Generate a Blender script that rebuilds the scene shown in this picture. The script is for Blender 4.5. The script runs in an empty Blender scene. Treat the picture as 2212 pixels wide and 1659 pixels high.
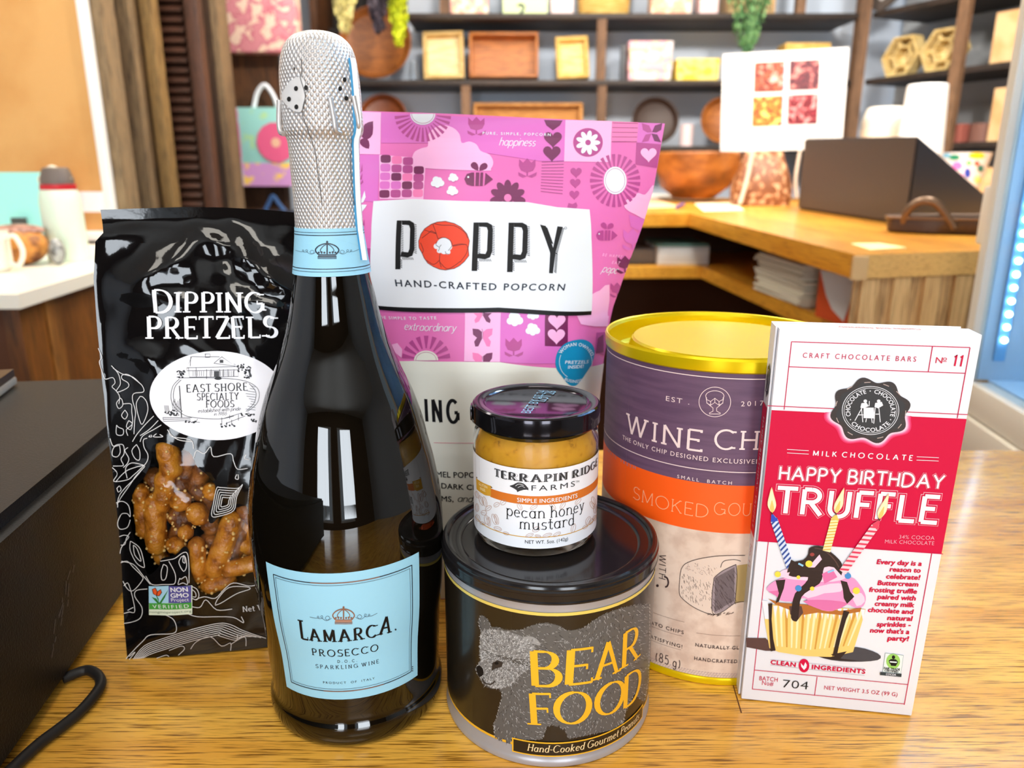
import bpy, bmesh, math, random
from mathutils import Vector, Matrix
from mathutils.geometry import tessellate_polygon
PI = math.pi
sc = bpy.context.scene
COL = sc.collection

# ------------------------------------------------------------------ camera, world, large lights, exposure
IMW, IMH = 2212.0, 1659.0
FPX = 1636.9                      # focal length in pixels of the 2212-wide frame
PITCH = math.radians(15.768)
EYE = Vector((0.0, 0.0, 0.2605))
cam_data = bpy.data.cameras.new('camera')
cam = bpy.data.objects.new('camera', cam_data); COL.objects.link(cam)
cam.location = EYE
cam.rotation_euler = (PI / 2 - PITCH, 0, 0)
cam_data.sensor_width = 36.0
cam_data.lens = 36.0 * FPX / IMW
cam_data.clip_start = 0.01
cam_data.dof.use_dof = True
cam_data.dof.focus_distance = 0.345
cam_data.dof.aperture_fstop = 10.5
sc.camera = cam

sc.view_settings.view_transform = 'Standard'
sc.view_settings.look = 'None'
sc.view_settings.gamma = 1.0
sc.view_settings.use_curve_mapping = False
sc.view_settings.exposure = -0.09

world = bpy.data.worlds.new('world'); sc.world = world
world.use_nodes = True
_bg = world.node_tree.nodes['Background']
_bg.inputs[0].default_value = (0.80, 0.90, 1.0, 1)
_bg.inputs[1].default_value = 1.0

def area(name, loc, target, sx, sy, power, col=(1, 1, 1)):
    d = bpy.data.lights.new(name, 'AREA'); d.shape = 'RECTANGLE'
    d.size, d.size_y, d.energy, d.color = sx, sy, power, col
    o = bpy.data.objects.new(name, d); COL.objects.link(o)
    o.location = loc
    o.rotation_euler = (Vector(target) - Vector(loc)).to_track_quat('-Z', 'Y').to_euler()
    return o
FLOOR_Z, CEIL_Z = -0.92, 1.85
# daylight through the two shop windows behind the camera
area('daylight_window', (-0.95, -3.30, 0.50), (-0.25, 1.0, 0.0), 0.90, 1.40, 54, (0.86, 0.93, 1.0))
area('daylight_window', (1.00, -3.30, 0.50), (0.25, 1.0, 0.0), 0.90, 1.40, 54, (0.86, 0.93, 1.0))
# light panels of the ceiling (their fixtures are built further down)
LAMPS = [(-0.25, -0.50, 1.20, 0.50, 13), (0.55, -1.75, 1.2, 0.5, 15), (-1.2, 1.6, 0.6, 0.6, 19), (0.3, 1.9, 0.6, 0.6, 18),
         (1.5, 2.3, 0.6, 0.6, 30), (-0.5, 3.2, 1.1, 0.4, 14), (0.9, 3.2, 1.1, 0.4, 14)]  # last two are unseen, added to brighten the back shelves
for (lx, ly, sx, sy, pw) in LAMPS:
    area('ceiling_light_glow', (lx, ly, CEIL_Z - 0.035), (lx, ly, 0), sx, sy, pw, (1.0, 0.95, 0.86))

# unseen track lights, added to brighten the wall shelves
ADDED_TRACKS = [(0.15, 1.9, (0.2, 4.7, 0.55)), (1.3, 1.9, (1.9, 4.3, 0.5))]
for (lx, ly, tg) in ADDED_TRACKS:
    area('added_shelf_glow', (lx, ly, 1.60), tg, 0.22, 0.22, 38, (1.0, 0.95, 0.88))

# ------------------------------------------------------------------ picking points in the room
_r = Vector((1, 0, 0)); _f = Vector((0, math.cos(PITCH), -math.sin(PITCH))); _u = _r.cross(_f)
def ray(px, py):
    return _f + _r * ((px - IMW / 2) / FPX) - _u * ((py - IMH / 2) / FPX)
def at(px, py, Y):
    d = ray(px, py); return EYE + d * (Y / d.y)
def onz(px, py, z):
    d = ray(px, py); return EYE + d * ((z - EYE.z) / d.z)
def proj(P):
    d = Vector(P) - EYE; z = d.dot(_f)
    return (IMW / 2 + FPX * d.dot(_r) / z, IMH / 2 - FPX * d.dot(_u) / z)

# ------------------------------------------------------------------ materials
def lin(c):
    def f(x):
        x /= 255.0
        return x / 12.92 if x <= 0.04045 else ((x + 0.055) / 1.055) ** 2.4
    return (f(c[0]), f(c[1]), f(c[2]), 1.0)
MATS = {}
def mat(name, rgb, rough=0.5, metal=0.0, spec=0.5, coat=0.0, trans=0.0, emit=None, ior=1.45,
        noise=None, bump=None, ramp=None, alpha=None):
    """noise=(scale xyz, second rgb, amount-contrast lo, hi); bump=(scale xyz, strength, distance)"""
    if name in MATS: return MATS[name]
    m = bpy.data.materials.new(name); m.use_nodes = True
    nt = m.node_tree; b = nt.nodes['Principled BSDF']
    b.inputs['Base Color'].default_value = lin(rgb)
    b.inputs['Roughness'].default_value = rough
    b.inputs['Metallic'].default_value = metal
    b.inputs['Specular IOR Level'].default_value = spec
    b.inputs['Coat Weight'].default_value = coat
    b.inputs['Coat Roughness'].default_value = 0.08
    b.inputs['Transmission Weight'].default_value = trans
    b.inputs['IOR'].default_value = ior
    if alpha is not None: b.inputs['Alpha'].default_value = alpha
    if emit:
        b.inputs['Emission Color'].default_value = lin(emit[0]); b.inputs['Emission Strength'].default_value = emit[1]
    def coords(scale):
        tc = nt.nodes.new('ShaderNodeTexCoord'); mp = nt.nodes.new('ShaderNodeMapping')
        mp.inputs['Scale'].default_value = scale if hasattr(scale, '__len__') else (scale,) * 3
        nt.links.new(tc.outputs['Object'], mp.inputs[0]); return mp
    if noise:
        mp = coords(noise[0]); n = nt.nodes.new('ShaderNodeTexNoise'); n.inputs['Scale'].default_value = 1; n.inputs['Detail'].default_value = 4
        nt.links.new(mp.outputs[0], n.inputs['Vector'])
        r = nt.nodes.new('ShaderNodeValToRGB'); r.color_ramp.elements[0].position = noise[2]; r.color_ramp.elements[1].position = noise[3]
        r.color_ramp.elements[0].color = lin(rgb); r.color_ramp.elements[1].color = lin(noise[1])
        if len(noise) > 4:
            for pos, cc in noise[4]:
                e = r.color_ramp.elements.new(pos); e.color = lin(cc)
        nt.links.new(n.outputs[0], r.inputs[0]); nt.links.new(r.outputs[0], b.inputs['Base Color'])
    if bump:
        mp = coords(bump[0]); n = nt.nodes.new('ShaderNodeTexNoise'); n.inputs['Scale'].default_value = 1; n.inputs['Detail'].default_value = 3
        nt.links.new(mp.outputs[0], n.inputs['Vector'])
        bp = nt.nodes.new('ShaderNodeBump'); bp.inputs['Strength'].default_value = bump[1]; bp.inputs['Distance'].default_value = bump[2]
        nt.links.new(n.outputs[0], bp.inputs['Height']); nt.links.new(bp.outputs[0], b.inputs['Normal'])
    MATS[name] = m
    return m

def wood(name, light, dark, along='x', rough=0.3, coat=0.0, fine=1.0, pore=None, bumpy=0.0, rot=0.0):
    """oak: broad figure plus fine pores, stretched along the grain"""
    if name in MATS: return MATS[name]
    m = bpy.data.materials.new(name); m.use_nodes = True
    nt = m.node_tree; N = nt.nodes; L = nt.links; b = N['Principled BSDF']
    b.inputs['Roughness'].default_value = rough; b.inputs['Coat Weight'].default_value = coat; b.inputs['Coat Roughness'].default_value = 0.12
    tc = N.new('ShaderNodeTexCoord')
    def tex(scales, det, rough_=0.6):
        s = {'x': (scales[0], scales[1], scales[1]), 'y': (scales[1], scales[0], scales[1]), 'z': (scales[1], scales[1], scales[0])}[along]
        mp = N.new('ShaderNodeMapping'); mp.inputs['Scale'].default_value = s; mp.inputs['Rotation'].default_value = (0, 0, rot)
        n = N.new('ShaderNodeTexNoise'); n.inputs['Scale'].default_value = 1; n.inputs['Detail'].default_value = det; n.inputs['Roughness'].default_value = rough_
        L.new(tc.outputs['Object'], mp.inputs[0]); L.new(mp.outputs[0], n.inputs['Vector']); return n
    a = tex((2.2 * fine, 26 * fine), 4); p = tex((14 * fine, 420 * fine), 3); w = tex((1.1 * fine, 9 * fine), 2)
    r1 = N.new('ShaderNodeValToRGB'); r1.color_ramp.elements[0].position = 0.33; r1.color_ramp.elements[1].position = 0.66
    r1.color_ramp.elements[0].color = lin(dark); r1.color_ramp.elements[1].color = lin(light)
    mid = r1.color_ramp.elements.new(0.5); mid.color = lin([light[i] * .62 + dark[i] * .38 for i in range(3)])
    mx0 = N.new('ShaderNodeMath'); mx0.operation = 'MULTIPLY_ADD'; mx0.inputs[1].default_value = 0.55; 
    L.new(w.outputs[0], mx0.inputs[0])
    sc1 = N.new('ShaderNodeMath'); sc1.operation = 'MULTIPLY'; sc1.inputs[1].default_value = 0.45; L.new(a.outputs[0], sc1.inputs[0])
    L.new(sc1.outputs[0], mx0.inputs[2]); L.new(mx0.outputs[0], r1.inputs[0])
    r2 = N.new('ShaderNodeValToRGB'); r2.color_ramp.elements[0].position = 0.36; r2.color_ramp.elements[1].position = 0.50
    pc = pore or [dark[i] * .62 for i in range(3)]
    mix = N.new('ShaderNodeMix'); mix.data_type = 'RGBA'
    r2.color_ramp.elements[0].color = (0, 0, 0, 1); r2.color_ramp.elements[1].color = (1, 1, 1, 1)
    L.new(p.outputs[0], r2.inputs[0]); L.new(r2.outputs[0], mix.inputs[0])
    mix.inputs[6].default_value = lin(pc); L.new(r1.outputs[0], mix.inputs[7])
    L.new(mix.outputs[2], b.inputs['Base Color'])
    if bumpy:
        bp = N.new('ShaderNodeBump'); bp.inputs['Strength'].default_value = bumpy; bp.inputs['Distance'].default_value = 0.0008
        L.new(a.outputs[0], bp.inputs['Height']); L.new(bp.outputs[0], b.inputs['Normal'])
    MATS[name] = m
    return m

# ------------------------------------------------------------------ mesh helpers
def B(): return bmesh.new()
def box(bm, lo, hi, bevel=0.0, M=None, mi=0):
    t = bmesh.new(); bmesh.ops.create_cube(t, size=1)
    lo, hi = Vector(lo), Vector(hi); s = hi - lo; c = (hi + lo) / 2
    for v in t.verts: v.co = Vector((v.co.x * s.x, v.co.y * s.y, v.co.z * s.z)) + c
    if bevel: bmesh.ops.bevel(t, geom=list(t.edges), offset=bevel, segments=2, affect='EDGES', profile=0.6)
    merge(bm, t, M, mi)
def merge(bm, t, M=None, mi=0):
    mp = {}
    for v in t.verts: mp[v] = bm.verts.new((M @ v.co) if M else v.co)
    for f in t.faces:
        try:
            g = bm.faces.new([mp[v] for v in f.verts]); g.material_index = mi if mi else f.material_index; g.smooth = f.smooth
        except ValueError: pass
    t.free()
def lathe(bm, prof, seg=48, c=(0, 0, 0), M=None, mi=0, cap=True, wob=None):
    """prof: list of (r, z) bottom to top"""
    rings = []
    c = Vector(c)
    for (r, z) in prof:
        if r < 1e-6:
            p = Vector((0, 0, z)); rings.append([bm.verts.new((M @ p if M else p) + c)])
        else:
            ring = []
            for k in range(seg):
                a = 2 * PI * k / seg; rr = r * (wob(a, z) if wob else 1)
                p = Vector((rr * math.cos(a), rr * math.sin(a), z)); ring.append(bm.verts.new((M @ p if M else p) + c))
            rings.append(ring)
    for A, Bq in zip(rings, rings[1:]):
        for k in range(seg):
            k2 = (k + 1) % seg
            if len(A) == 1 and len(Bq) == 1: continue
            if len(A) == 1: vs = [A[0], Bq[k2], Bq[k]]
            elif len(Bq) == 1: vs = [A[k], A[k2], Bq[0]]
            else: vs = [A[k], A[k2], Bq[k2], Bq[k]]
            f = bm.faces.new(vs); f.material_index = mi
    if cap:
        for R, rev in ((rings[0], True), (rings[-1], False)):
            if len(R) > 1:
                f = bm.faces.new(list(reversed(R)) if rev else R); f.material_index = mi
def smooth_path(pts, n=6, closed=False):
    pts = [Vector(p) for p in pts]; out = []; m = len(pts)
    if m < 3: return pts
    for i in range(m if closed else m - 1):
        if closed: p0, p1, p2, p3 = pts[i - 1], pts[i], pts[(i + 1) % m], pts[(i + 2) % m]
        else: p0, p1, p2, p3 = pts[max(i - 1, 0)], pts[i], pts[i + 1], pts[min(i + 2, m - 1)]
        for k in range(n):
            t = k / n
            out.append(0.5 * ((2 * p1) + (p2 - p0) * t + (2 * p0 - 5 * p1 + 4 * p2 - p3) * t * t + (3 * p1 - p0 - 3 * p2 + p3) * t ** 3))
    if not closed: out.append(pts[-1])
    return out
def tube(bm, pts, r, seg=10, mi=0, closed=False, cap=True):
    pts = [Vector(p) for p in pts]; rings = []; m = len(pts); n0 = None
    for i, p in enumerate(pts):
        a = pts[i - 1] if (i > 0 or closed) else p
        b_ = pts[(i + 1) % m] if (i < m - 1 or closed) else p
        t = (b_ - a).normalized()
        if n0 is None: n0 = t.orthogonal().normalized()
        n0 = (n0 - t * n0.dot(t)).normalized(); bn = t.cross(n0)
        rr = r(i / (m - 1)) if callable(r) else r
        rings.append([bm.verts.new(p + (n0 * math.cos(2 * PI * k / seg) + bn * math.sin(2 * PI * k / seg)) * rr) for k in range(seg)])
    pairs = list(zip(rings, rings[1:])) + ([(rings[-1], rings[0])] if closed else [])
    for A, Bq in pairs:
        for k in range(seg):
            k2 = (k + 1) % seg
            f = bm.faces.new([A[k], A[k2], Bq[k2], Bq[k]]); f.material_index = mi
    if cap and not closed:
        f = bm.faces.new(list(reversed(rings[0]))); f.material_index = mi
        f = bm.faces.new(rings[-1]); f.material_index = mi
def prism(bm, pts, vec, mi=0):
    """closed solid from a 3-D outline pushed along vec"""
    a = [bm.verts.new(p) for p in pts]; b_ = [bm.verts.new(Vector(p) + Vector(vec)) for p in pts]
    fs = [bm.faces.new(a), bm.faces.new(list(reversed(b_)))]
    n = len(a)
    for i in range(n): fs.append(bm.faces.new([a[i], b_[i], b_[(i + 1) % n], a[(i + 1) % n]]))
    for f in fs: f.material_index = mi
    bmesh.ops.recalc_face_normals(bm, faces=fs)
def ball(bm, c, r, seg=16, M=None, mi=0):
    prof = [(math.sin(PI * k / seg) if 0 < k < seg else 0, -math.cos(PI * k / seg)) for k in range(seg + 1)]
    S = Matrix.Diagonal((r, r, r, 1)) if not hasattr(r, '__len__') else Matrix.Diagonal((r[0], r[1], r[2], 1))
    lathe(bm, prof, seg * 2 if seg < 12 else seg + 8, c, (M @ S) if M else S, mi, cap=False)
def RZ(a): return Matrix.Rotation(a, 4, 'Z')
def TR(v): return Matrix.Translation(Vector(v))

def tag(o, label, cat, group=None, kind=None):
    if label: o['label'] = label
    if cat: o['category'] = cat
    if group: o['group'] = group
    if kind: o['kind'] = kind
    return o
def obj(name, bm, mats, parent=None, smooth=35, label=None, cat=None, group=None, kind=None, flat=False):
    if not isinstance(mats, (list, tuple)): mats = [mats]
    if smooth and not flat:
        bm.normal_update(); lim = math.radians(smooth)
        for f in bm.faces: f.smooth = True
        for e in bm.edges:
            if len(e.link_faces) == 2:
                e.smooth = e.calc_face_angle(0) < lim
    me = bpy.data.meshes.new(name)
    if parent is None and len(bm.verts):
        lo = Vector((min(v.co.x for v in bm.verts), min(v.co.y for v in bm.verts), min(v.co.z for v in bm.verts)))
        hi = Vector((max(v.co.x for v in bm.verts), max(v.co.y for v in bm.verts), max(v.co.z for v in bm.verts)))
        org = Vector(((lo.x + hi.x) / 2, (lo.y + hi.y) / 2, lo.z))
        for v in bm.verts: v.co -= org
    else: org = Vector((0, 0, 0))
    bm.to_mesh(me); bm.free()
    for m in mats: me.materials.append(m)
    o = bpy.data.objects.new(name, me); COL.objects.link(o)
    if parent is not None:
        o.parent = parent
        W = parent.matrix_basis.copy(); p = parent.parent
        while p is not None:
            W = p.matrix_basis @ parent.matrix_parent_inverse @ W if p is parent.parent else p.matrix_basis @ W; p = p.parent
        o.matrix_parent_inverse = W.inverted()
    else: o.location = org
    tag(o, label, cat, group, kind)
    return o
def thing(name, label, cat, loc=(0, 0, 0), group=None):
    o = bpy.data.objects.new(name, None); COL.objects.link(o); o.location = loc
    o.empty_display_size = 0.02
    return tag(o, label, cat, group)
def struct(name, bm, mats, parent=None, smooth=35):
    return obj(name, bm, mats, parent, smooth, kind='structure' if parent is None else None)
def copy_tree(o, parent=None):
    c = o.copy(); COL.objects.link(c)
    if parent is not None: c.parent = parent
    for ch in [x for x in bpy.data.objects if x.parent == o]: copy_tree(ch, c)
    return c
# ------------------------------------------------------------------ printed artwork laid on real surfaces
class Surf:
    """a label surface: f(u, v) in metres -> point; outward normal is du x dv"""
    def __init__(s, f, u0=0.0, v0=0.0, ulim=None): s.f = f; s.u0 = u0; s.v0 = v0; s.ulim = ulim
    def nrm(s, u, v, e=4e-4):
        return ((s.f(u + e, v) - s.f(u - e, v)).cross(s.f(u, v + e) - s.f(u, v - e))).normalized()
    def inv(s, px, py, it=12):
        u, v = s.u0, s.v0
        for _ in range(it):
            p = proj(s.f(u, v)); e = 1e-4
            a = proj(s.f(u + e, v)); b = proj(s.f(u, v + e))
            ax, ay, bx, by = (a[0] - p[0]) / e, (a[1] - p[1]) / e, (b[0] - p[0]) / e, (b[1] - p[1]) / e
            rx, ry = px - p[0], py - p[1]; D = ax * by - bx * ay
            if abs(D) < 1e-9: break
            du, dv = (rx * by - bx * ry) / D, (ax * ry - rx * ay) / D
            n = math.hypot(du, dv)
            if n > 0.03: du *= 0.03 / n; dv *= 0.03 / n
            u += du; v += dv
            if s.ulim: u = max(-s.ulim, min(s.ulim, u))
            if n < 1e-7: break
        return (u, v)
def crop(s, ox, oy):
    """pixel frame of a close look at the photograph -> photograph pixels"""
    return lambda *pts: [(ox + x * s, oy + y * s) for (x, y) in pts]

# --- lettering ---------------------------------------------------------------
_tcache = {}
def sans(txt, bold=0.0, space=1.0):
    """built-in font; returns (faces, width) with cap height 1"""
    key = (txt, bold, space)
    if key in _tcache: return _tcache[key]
    cu = bpy.data.curves.new('txt', 'FONT'); cu.body = txt; cu.size = 1; cu.resolution_u = 3; cu.offset = min(bold, 0.0); cu.space_character = space
    o = bpy.data.objects.new('txt', cu); me = bpy.data.meshes.new_from_object(o)
    k = 1 / 0.729
    faces = [[(me.vertices[i].co.x * k, me.vertices[i].co.y * k) for i in p.vertices] for p in me.polygons]
    bpy.data.objects.remove(o); bpy.data.meshes.remove(me); bpy.data.curves.remove(cu)
    xs = [p[0] for f in faces for p in f] or [0]
    x0 = min(xs); faces = [[(x - x0, y) for x, y in f] for f in faces]
    if bold > 0: faces = [[(x + ox * bold * 1.25, y + oy * bold) for x, y in f] for ox, oy in ((-1, 0), (1, 0), (0, -1), (0, 1)) for f in faces]
    _tcache[key] = (faces, max(xs) - x0)
    return _tcache[key]
G = {  # pen skeletons: strokes split by ';', points x,y  or arcs (cx,cy,rx,ry,a0,a1)
'A': '0,0 .42,1;.42,1 .84,0;.17,.36 .67,.36', 'B': '.06,0 .06,1;.06,1 .32,1 (.32,.76,.27,.24,90,-90) .06,.52;.06,.52 .34,.52 (.34,.26,.32,.26,90,-90) .06,0',
'C': '(.48,.5,.48,.5,48,312)', 'D': '.06,0 .06,1;.06,1 .28,1 (.28,.5,.56,.5,90,-90) .06,0', 'E': '.06,0 .06,1;.06,1 .56,1;.06,.53 .46,.53;.06,0 .6,0',
'F': '.06,0 .06,1;.06,1 .56,1;.06,.53 .46,.53', 'G': '(.48,.5,.48,.5,48,340);.62,.45 .93,.45;.93,.45 .93,.1', 'H': '.06,0 .06,1;.7,0 .7,1;.06,.52 .7,.52',
'I': '.06,0 .06,1', 'J': '.3,1 .3,.2 (.12,.2,.18,.2,0,-150)', 'K': '.06,0 .06,1;.62,1 .08,.42;.25,.58 .68,0', 'L': '.06,0 .06,1;.06,0 .58,0',
'M': '.08,0 .1,1;.1,1 .5,.1;.5,.1 .9,1;.9,1 .92,0', 'N': '.06,0 .06,1;.06,1 .72,0;.72,0 .72,1', 'O': '(.5,.5,.5,.5,90,450)', 'P': '.06,0 .06,1;.06,1 .32,1 (.32,.74,.29,.26,90,-90) .06,.48',
'Q': '(.5,.5,.5,.5,90,450);.55,.2 .95,-.1', 'R': '.06,0 .06,1;.06,1 .32,1 (.32,.75,.28,.25,90,-90) .06,.5;.3,.5 .7,0', 'S': '(.3,.745,.27,.255,35,270) (.3,.245,.3,.245,90,-145)',
'T': '.36,0 .36,1;0,1 .72,1', 'U': '.06,1 .06,.32 (.37,.32,.31,.32,180,360) .68,1', 'V': '0,1 .4,0;.4,0 .8,1', 'W': '0,1 .3,0;.3,0 .56,1;.56,1 .82,0;.82,0 1.1,1',
'X': '0,1 .7,0;0,0 .68,1', 'Y': '0,1 .36,.48;.36,.48 .72,1;.36,.48 .36,0', 'Z': '.02,1 .64,1;.64,1 0,0;0,0 .66,0',
'a': '.5,.6 .5,0;(.26,.3,.26,.3,60,420)', 'b': '0,1 0,0;(.27,.3,.27,.3,120,480)', 'c': '(.27,.3,.27,.3,45,315)', 'd': '.5,1 .5,0;(.26,.3,.26,.3,60,420)',
'e': '.0,.33 .5,.33 (.25,.3,.25,.3,6,310)', 'f': '.12,0 .12,.8 (.26,.82,.14,.18,180,40);-.02,.6 .3,.6', 'g': '.5,.6 .5,-.1 (.26,-.1,.24,.2,0,-160);(.26,.3,.26,.3,60,420)',
'h': '.02,1 .02,0;.02,.34 (.26,.36,.24,.24,180,0) .5,0', 'i': '.02,.6 .02,0;.02,.82 .02,.9', 'k': '.02,1 .02,0;.44,.6 .04,.26;.16,.36 .48,0', 'l': '.02,1 .02,0',
'm': '.02,.6 .02,0;.02,.38 (.22,.4,.2,.2,180,0) .42,0;.42,.38 (.62,.4,.2,.2,180,0) .82,0', 'n': '.02,.6 .02,0;.02,.34 (.26,.36,.24,.24,180,0) .5,0', 'o': '(.27,.3,.27,.3,90,450)',
'p': '.02,.6 .02,-.32;(.28,.3,.27,.3,120,480)', 'r': '.02,.6 .02,0;.02,.34 (.26,.36,.24,.24,180,55)', 's': '(.2,.45,.18,.15,40,270) (.2,.15,.2,.15,90,-140)', 't': '.14,.86 .14,.14 (.28,.14,.14,.14,180,300);-.02,.6 .32,.6',
'u': '.02,.6 .02,.24 (.26,.24,.24,.24,180,360) .5,.6;.5,.6 .5,0', 'v': '0,.6 .24,0;.24,0 .48,.6', 'w': '0,.6 .2,0;.2,0 .38,.6;.38,.6 .56,0;.56,0 .76,.6', 'x': '0,.6 .46,0;0,0 .44,.6', 'y': '0,.6 .25,0;.5,.6 .18,-.24 .02,-.3',
'0': '(.3,.5,.3,.5,90,450)', '1': '.06,.8 .24,1 .24,0', '2': '(.28,.74,.27,.26,160,-30) 0,0 .56,0', '4': '.44,0 .44,1 0,.3 .6,.3', '5': '.5,1 .1,1 .06,.55 (.28,.33,.29,.33,130,-140)', '6': '.42,1 (.3,.3,.3,.32,150,510)',
'7': '0,1 .56,1 .16,0', '8': '(.3,.75,.24,.25,-90,270);(.3,.25,.3,.25,90,450)', '9': '(.3,.7,.28,.3,0,360);.58,.7 .3,0', '.': '.06,.0 .06,.07', ',': '.08,.06 .02,-.12', '-': '.04,.36 .34,.36', '!': '.06,1 .06,.3;.06,.07 .06,0',
'(': '(.45,.4,.4,.62,130,230)', ')': '(-.15,.4,.4,.62,50,-50)', '?': '(.26,.78,.24,.22,160,-60) .26,.3;.26,.06 .26,0', '#': '.1,0 .2,1;.4,0 .5,1;0,.3 .56,.3;.02,.7 .58,.7', '%': '.1,0 .6,1;(.12,.8,.12,.18,0,360);(.58,.2,.12,.18,0,360)', "'": '.05,1 .05,.75', ' ': '', '&': '(.3,.75,.2,.25,-90,270);(.3,.25,.3,.25,90,400)'}
_gcache = {}
def skeleton(ch):
    if ch in _gcache: return _gcache[ch]
    out = []
    for s in G.get(ch, '').split(';'):
        pts = []
        for t in s.split():
            v = [float(x) for x in t.strip('()').split(',')]
            if len(v) == 2: pts.append((v[0], v[1]))
            else:
                n = max(5, int(abs(v[5] - v[4]) / 14))
                for k in range(n + 1):
                    a = math.radians(v[4] + (v[5] - v[4]) * k / n); pts.append((v[0] + v[2] * math.cos(a), v[1] + v[3] * math.sin(a)))
        if len(pts) > 1: out.append(pts)
    _gcache[ch] = out; return out
def ribbon(pts, wfun, closed=False):
    """quads along a 2-D line"""
    n = len(pts); L = []; R = []
    for i, p in enumerate(pts):
        a = pts[i - 1] if (i > 0 or closed) else p; b = pts[(i + 1) % n] if (i < n - 1 or closed) else p
        dx, dy = b[0] - a[0], b[1] - a[1]; d = math.hypot(dx, dy) or 1; w = wfun(math.atan2(dy, dx), i / (n - 1)) / 2
        L.append((p[0] - dy / d * w, p[1] + dx / d * w)); R.append((p[0] + dy / d * w, p[1] - dx / d * w))
    q = [[L[i], R[i], R[i + 1], L[i + 1]] for i in range(n - 1)]
    if closed: q.append([L[-1], R[-1], R[0], L[0]])
    return q
def _near(p, strokes, skip, tol=0.09):
    for i, s in enumerate(strokes):
        if i == skip: continue
        for a, b in zip(s, s[1:]):
            vx, vy = b[0] - a[0], b[1] - a[1]; l2 = vx * vx + vy * vy or 1e-9
            t = max(0, min(1, ((p[0] - a[0]) * vx + (p[1] - a[1]) * vy) / l2))
            if math.hypot(p[0] - a[0] - t * vx, p[1] - a[1] - t * vy) < tol: return True
    return False
def pen(txt, thick=0.16, thin=0.05, serif=0.13, slant=0.0, gap=0.17, xs=1.0, small=None, slab=None, grow=0.0):
    """own lettering: pen strokes with contrast and serifs; small=(scale) for capitals after the first of a word"""
    key = (txt, thick, thin, serif, slant, gap, xs, small, grow)
    if key in _tcache: return _tcache[key]
    faces = []; x = 0.0; first = True
    for ch in txt:
        if ch == ' ': x += 0.36 * xs; first = True; continue
        k = 1.0 if (first or small is None) else small
        st = skeleton(ch); st = [[(p[0] * xs, p[1]) for p in s] for s in st]; gl = []; gx = []
        def wf(a, t): return thin + (thick - thin) * abs(math.sin(a + 0.22)) ** 1.3
        for i, s in enumerate(st):
            gl += ribbon(s, wf)
            if grow:
                a, b = s[0], s[-1]; e0 = (a[0] - s[1][0], a[1] - s[1][1]); e1 = (b[0] - s[-2][0], b[1] - s[-2][1]); k0 = grow / 2 / (math.hypot(*e0) or 1); k1 = grow / 2 / (math.hypot(*e1) or 1)
                gx += ribbon([(a[0] + e0[0] * k0, a[1] + e0[1] * k0)] + s + [(b[0] + e1[0] * k1, b[1] + e1[1] * k1)], lambda a_, t: wf(a_, t) + grow)
            closed = math.hypot(s[0][0] - s[-1][0], s[0][1] - s[-1][1]) < 0.02
            if serif and not closed:
                for e, nx in ((s[0], s[1]), (s[-1], s[-2])):
                    if _near(e, st, i): continue
                    dx, dy = e[0] - nx[0], e[1] - nx[1]; d = math.hypot(dx, dy) or 1
                    h = (slab or thin)
                    if abs(dy) / d > 0.5:
                        sg = -1 if dy > 0 else 1; hw = thick / 2 + serif
                        gl.append([(e[0] - hw, e[1]), (e[0] + hw, e[1]), (e[0] + hw, e[1] + sg * h), (e[0] - hw, e[1] + sg * h)])
                    else:
                        sg = -1 if e[1] > .5 else 1; w2 = max(thin, .05)
                        gl.append([(e[0] - w2 / 2, e[1] - sg * thin / 2), (e[0] + w2 / 2, e[1] - sg * thin / 2), (e[0] + w2 / 2, e[1] + sg * (serif * 1.3)), (e[0] - w2 / 2, e[1] + sg * (serif * 1.3))])
        if not gl: x += 0.3; continue
        x0 = min(p[0] for f in gl for p in f); x1 = max(p[0] for f in gl for p in f)
        for f in (gx or gl): faces.append([((p[0] - x0) * k + x + slant * p[1] * k, p[1] * k) for p in f])
        x += (x1 - x0) * k + gap * (0.55 if ch in '.,' else 1); first = False
    w = x - gap
    _tcache[key] = (faces, w); return faces, w

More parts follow.
